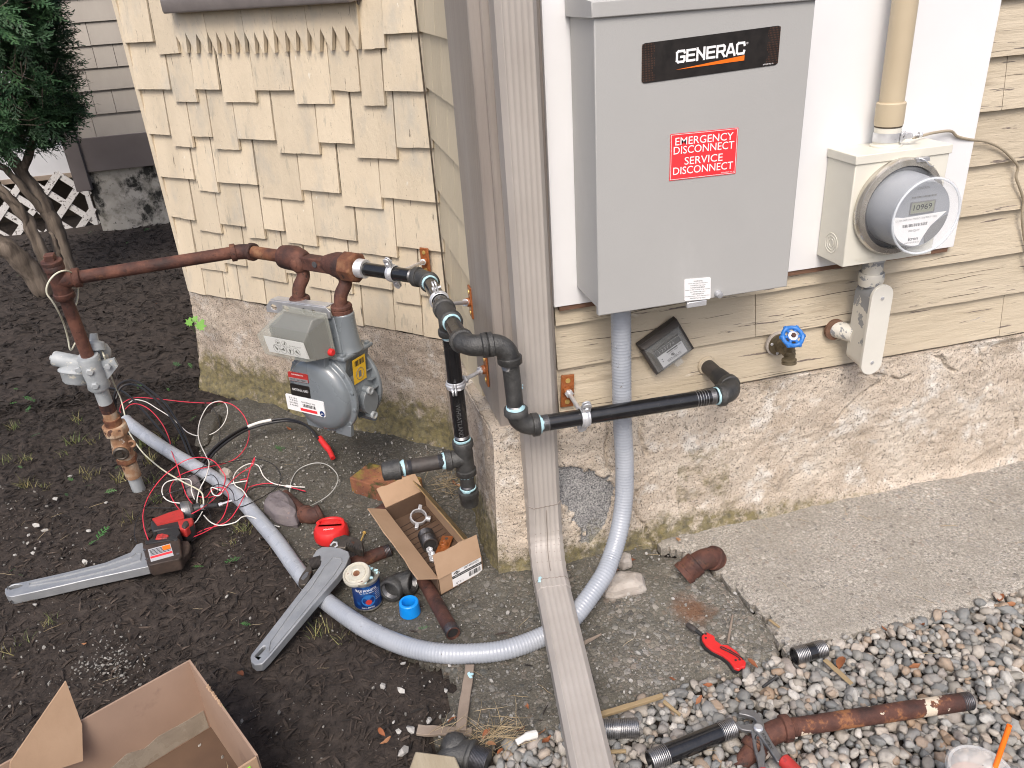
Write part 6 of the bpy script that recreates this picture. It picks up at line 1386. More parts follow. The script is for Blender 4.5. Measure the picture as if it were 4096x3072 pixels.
    for i, (x_, y_) in enumerate(((868, 1045), (884, 1080), (893, 1117))):
        c = P(cG, x_, y_, .010); mb = MB(); ax = nrm(np.array([.05, -.35, .93])); mb.lathe(c, ax, [(.0052, 0), (.0092, 0), (.0095, .001), (.0095, .007), (.0088, .008), (.0052, .008), (.0052, 0)], 6, cap=False); mb.lathe(c+ax*.001, ax, [(.0052, 0), (.005, .0005)], 12)
        oo = mb.build('hex_nut', 'steel', None, loc=c, bevel=.0005); tag(oo, ['shiny hex nut nearest the black nipple in the small box', 'shiny hex nut in the middle of three in the small box', 'shiny hex nut nearest the labelled end of the small box'][i], 'nut', 'loose hex nuts in the small box')
    pts = [P(cG, *z, .012) for z in [(975, 930), (1062, 925), (1000, 1075), (912, 1090)]]; c = sum(pts)/4
    k = thing('hanger_plate', 'loose orange hanger plate lying in the small cardboard box', 'plate', c); u_ = nrm(pts[0]-pts[3]); s_ = nrm(pts[1]-pts[0]); n_ = nrm(np.cross(s_, u_)); 
    mb = MB(); mb.box(c, (.030, .078, .005), nrm(s_-u_*(s_@u_)), u_, n_); mb.lathe(c+n_*.002, n_, [(.0115, 0), (.0105, .006), (.0085, .010), (.005, .010), (.005, .004)], 20); mb.build('plate', 'rustorange', k, bevel=.001)
    mb = MB(); mb.lathe(c+u_*.027+n_*.0026, n_, [(.0045, 0), (.0045, .0004)], 14); mb.build('hole', 'dark_in', k)
small_box()
def ground_pipes():
    r = .0165
    a, b = G(*cB(1075, 590), r+.004), G(*cB(1515, 1385), r); 
    t = dropped_pipe('rusty_pipe', 'long rusty pipe with a tee on its far end lying beside the small cardboard box', a, b, r, 'rust', 'thread_d', 0, .022); d = nrm(b-a)
    mb = MB(); s = nrm(np.cross(d, ZV)); c = a; mb.tube([c-d*.02, c+d*.035], .026, 20); mb.tube([c-s*.036+ZV*.004, c+s*.03], .026, 20); 
    for p_, d_ in ((c-s*.040+ZV*.004, s), (c+d*.030, d)): mb.lathe(p_, d_, [(.026, 0), (.029, .002), (.029, .013), (.027, .015)], 22)
    mb.build('tee', 'rust', t, smooth=50)
    a, b = G(*cB(770, 950), .0175), G(*cB(1095, 830), .0175); dropped_pipe('rusty_nipple', 'short rusty pipe with a dark threaded end lying under the big wrench head', a, b, .0175, 'rust', 'thread_d', .0, .018)
    # rusty street elbow by the purple rock
    a, c, b = G(*cB(395, 465), .018), G(*cB(565, 620), .024), G(*cB(660, 570), .034)
    t = thing('rusty_elbow', 'rusty pipe stub with an elbow leaning behind the purple rock', 'pipe fitting', c); d1, d2 = nrm(a-c), nrm(b-c)
    MB().tube([a, c+d1*.03], .0165, 22).build('pipe', 'rust', t); mb = MB(); elbow(mb, c, d1, d2, L=.036, r=.023, band=.0265, bl=.013); mb.build('elbow', 'rust', t, smooth=50)
    # rusty elbow and coupling on the walkway
    c = G(*cE(872, 668), .050); a = G(*cE(700, 815), .016); b = G(*cE(985, 702), .020); d1, d2 = nrm(a-c), nrm(b-c)
    t = thing('rusty_elbow', 'rusty elbow joined to a coupling lying on the grey walkway near the stucco', 'pipe fitting', c); mb = MB(); elbow(mb, c, d1, d2, L=.040, r=.0245, band=.029, bl=.015); mb.lathe(b-d2*.008, d2, [(.0215, 0), (.0215, .0100)], 20); mb.build('elbow', 'rust', t, smooth=50)
    dd = nrm(a-c); La = np.linalg.norm(a-c); MB().lathe(c+dd*.036, dd, [(.026, 0), (.029, .003), (.029, .012), (.0275, .014), (.0275, La-.045), (.0295, La-.043), (.0295, La-.030), (.024, La-.030), (.024, La-.06)], 26, cap=False).build('coupling', 'rust', t, smooth=40)
    mb = MB(); mb.lathe(b+d2*.0032, d2, [(.0195, 0), (.0195, .0006)], 20); mb.build('bore', 'dark_in', t)
    # long rusty pipe on the gravel with an elbow
    a, b = G(*cD(1700, 1335), .036), G(*cF(1680, 1080), .030); t = dropped_pipe('rusty_pipe', 'long rusty pipe with cream paint spots lying across the gravel', a, b, .0165, 'rust_spot', 'thread_d', 0, .022); d = nrm(b-a)
    c = a-d*.012; dn_ = nrm(G(*cD(1500, 1540), .012)-c); mb = MB(); elbow(mb, c, d, dn_, L=.044, r=.0205, band=.0245, bl=.016); mb.build('elbow', 'rust', t, smooth=50); MB().tube([c+dn_*.035, c+dn_*.085], .0165, 20).build('stub', 'rust', t)
    mb = MB(); threads(mb, c+d*.042, d, .0172, .018, .003); mb.build('worn_thread', 'rust', t)
    g = 'loose black threaded nipples on the ground'
    a, b = G(*cF(165, 697), .026), G(*cF(425, 628), .026); dropped_pipe('pipe_nipple', 'short black nipple with bright threads on the walkway edge by the gravel', a, b, .0175, 'black_pipe', 'thread', .030, .026, g, 'pipe nipple')
    a, b = G(*cD(200, 1328), .026), G(*cD(545, 1312), .026); dropped_pipe('pipe_nipple', 'short black nipple half hidden behind the downspout end on the gravel', a, b, .0180, 'black_pipe', 'thread', .040, .048, g, 'pipe nipple')
    a, b = G(*cD(640, 1600), .028), G(*cD(1365, 1308), .028); dropped_pipe('pipe_nipple', 'long black nipple with threaded ends on the gravel beside the pliers', a, b, .0180, 'black_pipe', 'thread', .036, .034, g, 'pipe nipple')
    # black elbows
    c = G(*cB(1165, 1098), .028); a = G(*cB(1088, 1170), .026); b = G(*cB(1222, 1100), .028)
    t = thing('pipe_elbow', 'loose black iron elbow with open threads between the blue can and blue ring', 'pipe fitting', c); d1, d2 = nrm(np.array([-.55, -.80, .10])), nrm(np.array([.80, -.55, .14]))
    c = c+np.array([-.002, .030, .004]); mb = MB(); elbow(mb, c, d1, d2, L=.028, r=.0255, band=.0262, bl=.006)
    for d in (d1, d2): mb.lathe(c+d*.024, d, [(.0255, 0), (.030, .002), (.030, .0185), (.0285, .020), (.0235, .020), (.0225, .018), (.0225, .002)], 30, cap=False)
    mb.build('elbow', 'iron', t, smooth=50)
    for d in (d1, d2):
        m2 = MB(); prof = []
        for i in range(5): prof += [(.0222, .006+i*.0034), (.0212, .0076+i*.0034)]
        m2.lathe(c+d*.020, d, prof, 30, cap=False); m2.build('bore_thread', 'thread', t); MB().lathe(c+d*.0255, d, [(.0224, 0), (.0224, .0008)], 24).build('bore', 'black_print', t)
    c = G(*cJ(690, 1500), .026); a = G(*cJ(870, 1570), .022); d1 = nrm(a-c); d2 = nrm(np.array([-.6, -.55, -.3])); t = thing('street_elbow', 'black iron street elbow with a threaded end beside the wooden block', 'pipe fitting', c)
    mb = MB(); elbow(mb, c, d1, d2, L=.036, r=.026, band=.0285, bl=.010); mb.sphere(c-d1*.004-d2*.004, .027, 2); mb.build('elbow', 'iron', t, smooth=60); mb = MB(); threads(mb, c+d1*.032, d1, .0225, .034, .0026); mb.build('thread', 'thread_d', t)
ground_pipes()
def can():
    b = G(*cB(957, 1195), 0); t = thing('sealant_can', 'small blue labelled can of pipe sealant with its lid set askew on top', 'can', b); r, h = .0335, .080
    up = nrm(np.array([.02, .02, 1])); b = b+ZV*.010
    MB().lathe(b, up, [(r, 0), (r+.001, .001), (r+.001, .003), (r, .0045), (r, h-.004), (r+.0012, h-.003), (r+.0012, h), (r-.002, h), (r-.003, h-.003), (.024, h-.003), (.0235, h-.012), (.001, h-.012)], 44, cap=False).build('tin', 'can_tin', t, smooth=40)
    vw = nrm((CP-b)*np.array([1, 1, 0])); a0 = math.atan2(vw[1], vw[0]); P = lambda a, z, o=.0005: b+up*z+np.array([math.cos(a0+a), math.sin(a0+a), 0])*(r+o)
    n = 44; mb = MB(); vs = [P(2*math.pi*i/n, z, .0006) for z in (.0065, h-.007) for i in range(n)]; mb.add(vs, [(i, (i+1) % n, n+(i+1) % n, n+i) for i in range(n)]); lb = mb.build('wrap_label', 'can_blue', t, smooth=40)
    # wording bent round the can
    def wrap(body, ac, z, wid, hei, m_, nm='lettering', par=lb):
        o = textmesh(nm, body, (0, 0, 0), XO, ZV, wid, hei, m_, par, 0)
        o.location = (0, 0, 0)
        L = np.array(lb['_loc'])
        for v in o.data.vertices:
            p = np.array(v.co)+L; q = P(ac+p[0]/r, z+p[2], .0011); v.co = tuple(q-L)
    wrap('BLUE MONSTER', -.06, .062, .052, .0068, 'white_print'); wrap('Pipe Thread Sealant', -.06, .0545, .034, .0034, 'white_print'); wrap('FULL-DOSE', -.1, .0115, .030, .0036, 'white_print')
    for i in range(6): wrap('sealant for steel pipe', .72, .055-.005*i, .014, .0024, 'white_print')
    mb = MB(); r_ = random.Random(3)                                  # plain stand-in for the picture on the label
    def patch(cx, cz, rx, rz, o_, m_, nm):
        mb = MB(); k = 22; ring = [P((cx+rx*math.cos(2*math.pi*i/k))/r, cz+rz*math.sin(2*math.pi*i/k), o_) for i in range(k)]; mb.add([P(cx/r, cz, o_+.0001)]+ring, [(0, 1+i, 1+(i+1) % k) for i in range(k)]); mb.build(nm, m_, lb)
    patch(0, .032, .0165, .0165, .0010, 'blue_mid', 'label_roundel'); patch(0, .028, .0075, .0075, .0013, 'red_dirty', 'label_centre')
    mb = MB(); c = b+up*(h-.005)
    for i in range(14): a = r_.uniform(0, 6.28); q = r_.uniform(.004, .03); mb.sphere(c+np.array([math.cos(a)*q+.006, math.sin(a)*q+.004, r_.uniform(0, .006)]), (.006, .005, .003), 1, amp=.5, seed=i)
    mb.build('sealant', 'dope', t)
    lc = GZ(*cB(875, 992), b[2]+h+.006); ld = thing('can_lid', 'round stained metal lid resting on the blue sealant can', 'lid', lc); ax = nrm(np.array([-.12, -.22, .96]))
    MB().lathe(lc, ax, [(.030, -.006), (.0325, -.006), (.0335, -.003), (.0335, .004), (.0315, .0065), (.029, .006), (.027, .003), (.022, .0035), (.021, .006), (.012, .0065), (.010, .0045), (.001, .0045)], 44, cap=False).build('disc', 'lid', ld, smooth=40)
    MB().lathe(lc+ax*.004, ax, [(.0085, 0), (.0075, .0018), (.005, .002)], 20).build('centre_rust', 'rust2', ld)
    # blue ring and red cap
    b = G(*cB(1233, 1265), .0); mb = MB(); mb.lathe(b+ZV*.010, (.0, -.02, 1), [(.0235, 0), (.0245, .001), (.0225, .032), (.0205, .034), (.0165, .034), (.0155, .031), (.0165, .002)], 36, cap=False); o = mb.build('thread_protector', 'blue', None, loc=b, smooth=40); tag(o, 'bright blue plastic ring standing on the concrete', 'plastic ring')
    b = G(*cB(715, 755), .0)+ZV*.010; t = thing('red_cap', 'red round plastic tool cap with a moulded finger grip on the concrete', 'cap', b); 
    mb = MB(); prof = []; 
    n = 60; rings = [(.047, .0), (.048, .003), (.0465, .024), (.040, .034), (.036, .036)]
    vs = [b+np.array([math.cos(2*math.pi*i/n), math.sin(2*math.pi*i/n), 0])*(q*(1-.012*(1 if k < 3 and (i % 4) < 2 else 0)))+ZV*z for k, (q, z) in enumerate(rings) for i in range(n)]
    mb.add(vs, [(k*n+i, k*n+(i+1) % n, (k+1)*n+(i+1) % n, (k+1)*n+i) for k in range(4) for i in range(n)]+[tuple(4*n+i for i in range(n))]+[tuple(range(n-1, -1, -1))]); bd = mb.build('shell', 'red', t, smooth=30)
    c = b+ZV*.036; e = nrm(CR[0]*np.array([1, 1, 0])); f_ = np.array([-e[1], e[0], 0])
    MB().prism([c+e*.034-f_*.004, c+e*.034+f_*.004, c-e*.034+f_*.004, c-e*.034-f_*.004], [p-ZV*.016+f_*0 for p in (c+e*.040-f_*.006, c+e*.040+f_*.006, c-e*.040+f_*.006, c-e*.040-f_*.006)]).build('grip', 'red', t, bevel=.002)
    mb = MB(); mb.tube([c+e*.034*math.cos(a)+f_*(.006+.028*math.sin(a))+ZV*(.004-.006*math.sin(a)) for a in np.linspace(0, math.pi, 18)], .0052, 10); mb.prism([c-e*.030+f_*.004+ZV*.0, c+e*.030+f_*.004+ZV*.0, c+e*.022+f_*.024-ZV*.002, c-e*.022+f_*.024-ZV*.002], [p-ZV*.003 for p in (c-e*.030+f_*.004, c+e*.030+f_*.004, c+e*.022+f_*.024, c-e*.022+f_*.024)], mi=1); mb.build('rim_handle', ['red', 'dark_in'], t, smooth=50)
    textmesh('maker_script', 'Milwaukee', c-f_*.018+ZV*.0008, nrm(e+f_*.18), nrm(f_-e*.18), .026, .008, 'white_print', bd, .0004)
    MB().lathe(b+ZV*-.006, ZV, [(.044, 0), (.044, .006)], 40).build('base_ring', 'black', t)
MT['blue_mid'] = M('mid_blue_print', [(.015, .10, .32), (.03, .16, .42)], 60, .35, bump=0)
can()
def wrench(name, label, f, outline, slot, z0, z1, ends, th, rib):
    """outline traced on a plane whose height runs from z0 at ends[0] to z1 at ends[1]"""
    A, B = np.array(ends[0], float), np.array(ends[1], float)
    def pt(p, dz=0):
        s = (np.array(p)-A)@(B-A)/((B-A)@(B-A)); return G(*f(*p), (z0+(z1-z0)*s)+dz)
    t = thing(name, label, 'pipe wrench', pt(ends[0])); dn = np.array([0, 0, -th])
    top = [pt(p) for p in outline]; hl = [pt(p) for p in slot]
    h_ = MB(); h_.prism(top, [p+dn for p in top], [(hl, [p+dn for p in hl])]); h_.build('handle', 'alu', t, bevel=.002, seg=2, smooth=45)
    mb = MB(); l = [pt(p) for p in rib]; n = len(l); w_ = .0042                # raised rim of the cast handle
    for i in range(n):
        a, b = l[i], l[(i+1) % n]; d = nrm(b-a); sd = nrm(np.cross(ZV, d)); e = ZV*.0028; q = [a-d*.001-sd*w_*.5, b+d*.001-sd*w_*.5, b+d*.001+sd*w_*.5, a-d*.001+sd*w_*.5]; k = ZV*(i*2e-5)
        mb.hexa([p-ZV*.002 for p in q], [p+e*1+k-(p-(a+b)/2-d*((p-(a+b)/2)@d))*.35 for p in q])
    mb.build('raised_rim', 'alu', t, smooth=0)
    return t, pt
def wrenches():
    ol = [(168, 1540), (172, 1570), (200, 1592), (245, 1587), (288, 1543), (585, 1190), (745, 1010), (800, 935), (828, 870), (820, 840), (760, 815), (700, 806), (645, 806), (604, 832), (580, 875), (600, 905), (640, 895), (632, 930), (575, 1010), (480, 1130), (290, 1375), (175, 1520)]
    sl = [(198, 1526), (252, 1467), (268, 1466), (273, 1478), (220, 1535), (204, 1537)]
    t, pt = wrench('pipe_wrench', 'large aluminium pipe wrench lying across the grey conduit on the concrete', cB, ol, sl, .026, .078, ((230, 1560), (760, 830)), .021, [(288, 1500), (300, 1512), (590, 1158), (720, 1000), (775, 915), (770, 890), (715, 880), (660, 940), (570, 1080), (470, 1200), (300, 1440)])
    P = lambda a, b, w: (np.array(a)+np.array(b))/2
    def along(body, p0, p1, h): a, b = pt(p0), pt(p1); ex = nrm(b-a); ey = nrm(np.cross(ZV, ex)); textmesh('cast_lettering', body, (a+b)/2+ZV*.0004, ex, ey, np.linalg.norm(b-a), h, 'galv', t, .0005)
    along('NIPIGIR'[::-1] if False else 'RIDGID', (622, 1060), (690, 970), .009); along('USA', (480, 1235), (515, 1190), .008)
    jw = [(688, 800), (722, 748), (792, 725), (868, 742), (914, 775), (915, 828), (880, 822), (850, 800), (812, 792), (796, 815), (750, 812)]
    top = [pt(p, .002) for p in jw]; mb = MB(); mb.prism(top, [p-ZV*.024 for p in top]); hk = mb.build('hook_jaw', 'toolsteel', t, bevel=.003)
    mb = MB()
    for i in range(9): a, b = pt((800+12*i, 775+4*i), .0028), pt((806+12*i, 800+4*i), .0028); mb.tube([a, b], .0012, 6)
    mb.build('teeth', 'black_rub', hk)
    mb = MB(); mb.tube([pt(p, .004) for p in [(700, 800), (720, 778), (742, 780), (745, 800), (728, 812)]], .0024, 8); mb.build('spring_loop', 'steel', t)
    a, b = pt((568, 925), -.008), pt((640, 905), -.008); d = nrm(b-a); mb = MB(); prof = []
    Ln = np.linalg.norm(b-a)
    for i in range(9): prof += [(.0145, Ln*i/9), (.016, Ln*(i+.5)/9)]
    prof.append((.0145, Ln)); mb.lathe(a, d, prof, 24); mb.build('knurled_nut', 'black_rub', t)
    st = [(484, 1045), (500, 1062), (530, 1060), (555, 1030), (578, 960), (572, 925), (545, 940), (510, 985), (490, 1020)]
    top = [pt(p, -.003) for p in st]; mb = MB(); mb.prism(top, [p-ZV*.014 for p in top]); sh = mb.build('jaw_shank', 'toolsteel', t, bevel=.002)
    i_ = [(504, 1020), (520, 1030), (545, 1005), (555, 975), (540, 975), (515, 1000)]; top = [pt(p, -.0022) for p in i_]; mb = MB(); mb.prism(top, [p-ZV*.003 for p in top]); mb.build('shank_panel', 'pliers', sh)
    ol = [(32, 920), (30, 945), (42, 968), (78, 973), (300, 925), (600, 855), (985, 772), (965, 690), (948, 612), (905, 625), (865, 678), (700, 745), (440, 810), (180, 868), (80, 888)]
    sl = [(55, 908), (92, 893), (140, 889), (152, 897), (120, 912), (75, 925), (58, 922)]
    t, pt = wrench('pipe_wrench', 'aluminium pipe wrench on the dark mulch with its head under the impact driver battery', cC, ol, sl, .022, .034, ((40, 940), (960, 700)), .026, [(190, 888), (195, 902), (500, 852), (760, 788), (930, 735), (935, 690), (905, 685), (870, 712), (700, 768), (440, 832)])
    jw = [(1170, 625), (1205, 598), (1245, 595), (1264, 625), (1250, 672), (1215, 712), (1165, 725), (985, 760), (985, 650)]; top = [pt(p, -.004) for p in jw]; mb = MB(); mb.prism(top, [p-ZV*.026 for p in top]); mb.build('hook_jaw', 'rubrown', t, bevel=.006, seg=3)
wrenches()
def driver():
    t = thing('impact_driver', 'dirty red and black cordless impact driver lying on its side with the wires', 'power tool', G(*cA(580, 1400), 0)); zt = .062
    def slab_(pts, top, th, nm, m_, bev=.006): T = [G(*cA(*p), top) for p in pts]; return MB().prism(T, [p-ZV*th for p in T]).build(nm, m_, t, bevel=bev, seg=3, smooth=45)
    slab_([(418, 1425), (440, 1398), (560, 1352), (662, 1318), (700, 1345), (705, 1395), (770, 1385), (775, 1440), (705, 1490), (640, 1475), (560, 1482), (432, 1502), (418, 1460)], zt-.006, .046, 'motor_housing', 'black', .008)
    slab_([(432, 1400), (560, 1352), (662, 1320), (690, 1350), (696, 1392), (640, 1408), (540, 1430), (470, 1445)], zt, .02, 'red_shell', 'red_dirty', .005)
    slab_([(640, 1412), (690, 1400), (768, 1384), (772, 1430), (740, 1452), (705, 1488), (660, 1478), (648, 1440)], zt-.002, .03, 'grip_shell', 'red_dirty', .005)
    slab_([(470, 1500), (560, 1480), (640, 1470), (668, 1515), (640, 1548), (560, 1560), (455, 1570), (480, 1530)], zt-.004, .042, 'handle', 'black', .008)
    slab_([(470, 1530), (520, 1518), (570, 1530), (560, 1560), (455, 1568)], zt+.001, .01, 'foot_accent', 'red_dirty', .003)
    slab_([(690, 1420), (725, 1410), (738, 1440), (700, 1475), (672, 1462)], zt+.002, .02, 'trigger', 'black_rub', .004)
    a, b = G(*cA(685, 1348), .036), G(*cA(775, 1322), .036); d = nrm(b-a); Ln = np.linalg.norm(b-a)
    MB().lathe(a, d, [(.030, 0), (.031, Ln*.3), (.028, Ln*.75), (.018, Ln)], 28).build('gear_case', 'pliers', t)
    MB().lathe(b, d, [(.013, 0), (.0145, .003), (.0145, .018), (.011, .020)], 20).build('chuck', 'black', t)
    c = b+d*.018; e = G(*cA(985, 1285), .050); f_ = G(*cA(1095, 1248), .052); MB().tube([c, e], .0075, 14).build('bit_holder', 'black', t); MB().tube([e, e+(f_-e)*.25, e+(f_-e)*.26, f_], [.0055, .0055, .0032, .003], 8).build('bit', 'steel', t)
    mb = MB(); mb.lathe(c+nrm(e-c)*.006, nrm(e-c), [(.0082, 0), (.0082, .012)], 12); mb.build('collar', 'brushed', t)
    # battery pack, underside turned to the viewer
    ft = [(962, 602), (1010, 590), (1150, 566), (1175, 575), (1182, 590), (965, 622)]; T = [G(*cC(*p), .060) for p in ft]; MB().prism(T, [p-ZV*.05 for p in T]).build('foot', 'black', t, bevel=.003)
    bt = [(945, 635), (965, 612), (1080, 590), (1170, 572), (1192, 588), (1206, 700), (1190, 722), (1080, 745), (992, 766), (975, 750)]; T = [G(*cC(*p), .056) for p in bt]; bp = MB().prism(T, [p-ZV*.036 for p in T]).build('battery', 'rubrown', t, bevel=.004, seg=3)
    P_ = [G(*cC(*p), .0562) for p in [(982, 662), (1130, 622), (1002, 742)]]; pn = Panel(P_[0], P_[1], P_[2], lift=.0008)
    lb = pn.rect(MB(), 0, 0, 1, 1, -.001, 0).build('battery_label', 'meter_grey', bp); mb = MB(); lines_of_print(pn, mb, .05, .95, [.12, .22, .32, .42, .52], .05); mb.build('fine_print', 'black_print', lb); mb = MB(); pn.rect(mb, .02, .62, .98, .78, 0, .0004); mb.build('red_band', 'red_label', lb); mb = MB(); pn.rect(mb, .62, .06, .97, .40, .0002, .0006); mb.build('warning_patch', 'orange', lb)
    mb = MB()
    for x, y in ((960, 665), (975, 725), (1165, 600), (1180, 690)): mb.lathe(G(*cC(x, y), .0558), ZV, [(.004, 0), (.004, .0012)], 12)
    mb.build('screw_wells', 'dark_in', bp)
driver()
def wires():
    Z = lambda pts, f=cA: [G(*f(x, y), h) for x, y, h in pts]
    k = [0]
    def wire(pts, m_, lab, r=.0015, loc=None, nm='electrical_wire', grp='loose wires tangled over the mulch', sm=9):
        mb = MB(); mb.tube(spline(Z(pts), sm), r, 7); o = mb.build(nm, m_, None, loc=Z(pts[:1])[0]); tag(o, lab, 'wire', grp); return o
    wire([(170, 520, .02), (165, 490, .03), (190, 440, .03), (300, 395, .05), (520, 410, .06), (700, 430, .05), (900, 440, .06), (1000, 430, .08), (1100, 455, .08), (1190, 540, .06), (1235, 660, .03), (1220, 780, .02), (1150, 880, .018), (1050, 935, .018), (900, 970, .05), (760, 1000, .055), (650, 1050, .03), (590, 1120, .02), (585, 1200, .014), (640, 1300, .012), (680, 1335, .03)], 'wire_red', 'red wire arching widest, past the foundation foot below the gas meter')
    wire([(210, 490, .03), (260, 450, .05), (340, 455, .05), (430, 510, .04), (520, 620, .03), (575, 740, .03), (590, 830, .05), (640, 960, .055), (680, 1100, .03), (720, 1210, .02), (765, 1275, .014)], 'wire_red', 'red wire running from the conduit mouth over the conduit to the mauve stone')
    wire([(400, 1575, .014), (365, 1470, .014), (358, 1350, .014), (400, 1220, .016), (480, 1100, .03), (570, 1010, .045), (700, 920, .06), (830, 890, .07), (940, 920, .07), (1010, 1000, .065), (1040, 1060, .05), (1010, 1160, .04), (920, 1260, .03), (850, 1310, .07), (760, 1360, .072)], 'wire_red', 'red wire making the large loop around the impact driver and conduit')
    wire([(720, 1572, .02), (860, 1515, .014), (950, 1460, .012), (1020, 1385, .014), (1058, 1280, .05), (1062, 1190, .055), (1010, 1140, .06), (930, 1160, .04), (880, 1220, .016), (820, 1215, .014)], 'wire_red', 'red wire curving from behind the battery up beside the conduit')
    wire([(1160, 1080, .012), (1222, 1075, .012), (1200, 1165, .02), (1250, 970, .05), (1282, 892, .06), (1262, 960, .05), (1170, 1020, .05), (1090, 1090, .055), (1000, 1190, .05), (900, 1225, .02)], 'wire_red', 'red wire bent to a sharp peak above the conduit')
    wire([(1705, 1172, .013), (1560, 1135, .013), (1420, 1107, .013), (1320, 1115, .014), (1240, 1140, .02), (1205, 1195, .045), (1150, 1300, .05), (1080, 1400, .02), (1000, 1450, .012), (860, 1492, .012), (740, 1560, .012)], 'wire_red', 'red wire whose taped end points to the purple rock')
    wire([(240, 440, .04), (290, 413, .05), (380, 430, .05), (480, 490, .05), (590, 560, .04), (670, 632, .03), (740, 690, .02), (840, 715, .02), (940, 690, .02), (1020, 620, .03), (1058, 520, .05), (1040, 445, .07), (980, 425, .08), (900, 460, .07), (840, 560, .05), (815, 660, .03), (825, 760, .03), (880, 880, .05), (905, 940, .06), (880, 1050, .06), (830, 1150, .04), (805, 1250, .02), (822, 1320, .03)], 'wire_white', 'white wire with a tall loop standing behind the conduit', .0017)
    wire([(740, 1275, .012), (600, 1262, .012), (530, 1220, .014), (516, 1150, .02), (560, 1092, .03), (680, 1070, .04), (752, 1085, .045), (760, 1170, .035), (785, 1240, .014)], 'wire_white', 'white wire in a small loop around the mauve stone', .0017)
    wire([(1490, 1468, .014), (1400, 1440, .02), (1250, 1382, .046), (1180, 1385, .03), (1120, 1430, .014), (1000, 1455, .013), (920, 1430, .014), (862, 1372, .02)], 'wire_white', 'white wire crossing the conduit toward the purple rock', .0017)
    wire([(850, 1340, .05), (800, 1420, .02), (730, 1490, .016), (690, 1565, .014)], 'wire_white', 'short white wire running from the bit holder down past the driver', .0016)
    wire([(1702, 1138, .014), (1560, 1130, .014), (1440, 1107, .014), (1360, 1050, .02), (1312, 960, .04), (1235, 945, .05), (1150, 990, .05), (1108, 1055, .05), (1120, 1120, .05), (1180, 1160, .05), (1222, 1220, .05)], 'wire_white', 'white wire humping over the conduit to the taped ends', .0017)
    wire([(1220, 1085, .05), (1060, 1120, .05), (1000, 1200, .05), (950, 1205, .05), (925, 1170, .05), (930, 1140, .05), (1000, 1165, .05)], 'wire_white', 'white wire curled in a tiny loop on the conduit', .0017)
    wire([(1572, 1185, .014), (1590, 1080, .014), (1650, 990, .014), (1770, 940, .02), (1880, 950, .03), (1960, 1020, .03), (1972, 1090, .03), (1920, 1180, .02), (1830, 1250, .014), (1720, 1305, .03)], 'wire_grey', 'grey bare wire looped on the concrete above the purple rock', .0016)
    wire([(1352, 1260, .014), (1390, 1330, .014), (1420, 1400, .012)], 'wire_grey', 'short grey wire tucked under the purple rock', .0016)
    for i, (o, lab) in enumerate([(0, 'thin black wire crossing under the red loops to the driver'), (1, 'thin black wire looped out beyond the purple rock'), (2, 'thin black wire along the left of the driver'), (3, 'thin black wire curling round the whitish stone')]):
        P = [[(860, 430, .06), (950, 500, .05), (992, 620, .03), (985, 760, .02), (900, 900, .05), (860, 960, .055), (780, 1030, .05), (660, 1090, .02), (540, 1190, .012), (430, 1290, .012)],
             [(590, 1090, .02), (740, 1010, .05), (900, 960, .05), (1100, 925, .02), (1280, 902, .03), (1420, 940, .03), (1498, 1030, .02), (1480, 1120, .014), (1400, 1190, .013), (1250, 1270, .045), (1130, 1305, .03), (900, 1300, .014), (700, 1310, .012), (400, 1310, .012)],
             [(305, 1600, .012), (286, 1530, .012), (300, 1430, .013), (350, 1330, .014), (450, 1240, .02), (600, 1180, .02), (760, 1130, .04), (900, 1040, .06), (960, 1060, .06), (985, 1140, .055), (930, 1240, .03), (820, 1320, .02)],
             [(1700, 1180, .013), (1560, 1145, .013), (1380, 1130, .014), (1260, 1150, .03), (1180, 1220, .05), (1120, 1250, .05), (1105, 1190, .055), (1060, 1140, .055), (960, 1120, .055), (860, 1210, .02), (900, 1340, .014), (920, 1400, .013), (850, 1500, .013), (760, 1590, .013)]][i]
        wire(P, 'wire_black', lab, .0013)
    # taped joint
    mb = MB(); a, b = G(*cA(1545, 1130), .0145), G(*cA(1592, 1136), .0145); mb.tube([a, b], .0046, 10); o = mb.build('white_tape', 'wire_white', None, loc=a); tag(o, 'white tape binding the wire ends near the purple rock', 'tape')
    # heavy black cables
    cb = thing('power_cable', 'thick black cable bundle arching over the concrete to a red taped end', 'cable', G(*cA(1200, 700), 0))
    for j, (dx, dy, dz) in enumerate(((0, 0, 0), (-14, -6, .008), (10, 12, .002))):
        pts = [(855, 950, .03), (900, 890, .04), (960, 820, .05), (1080, 725, .06), (1230, 642, .06), (1420, 590, .07), (1560, 578, .07), (1680, 605, .07), (1770, 670, .06), (1828, 745, .05)]
        mb = MB(); mb.tube(spline([G(*cA(x+dx, y+dy), h+dz) for x, y, h in pts], 8), .0042, 10); mb.build('strand', 'wire_black', cb)
    mb = MB(); mb.tube(spline([G(*cA(x, y), h) for x, y, h in [(1822, 728, .056), (1860, 780, .045), (1900, 830, .035), (1933, 898, .024)]], 5), [.0095]*5+[.010]*5+[.0085]*5+[.008], 12); mb.build('red_tape', 'red', cb)
    mb = MB(); mb.tube(spline([G(*cA(x, y), h) for x, y, h in [(1226, 636, .069), (1320, 602, .074), (1424, 580, .080)]], 6), .0050, 10); mb.build('white_band', 'wire_white', cb)
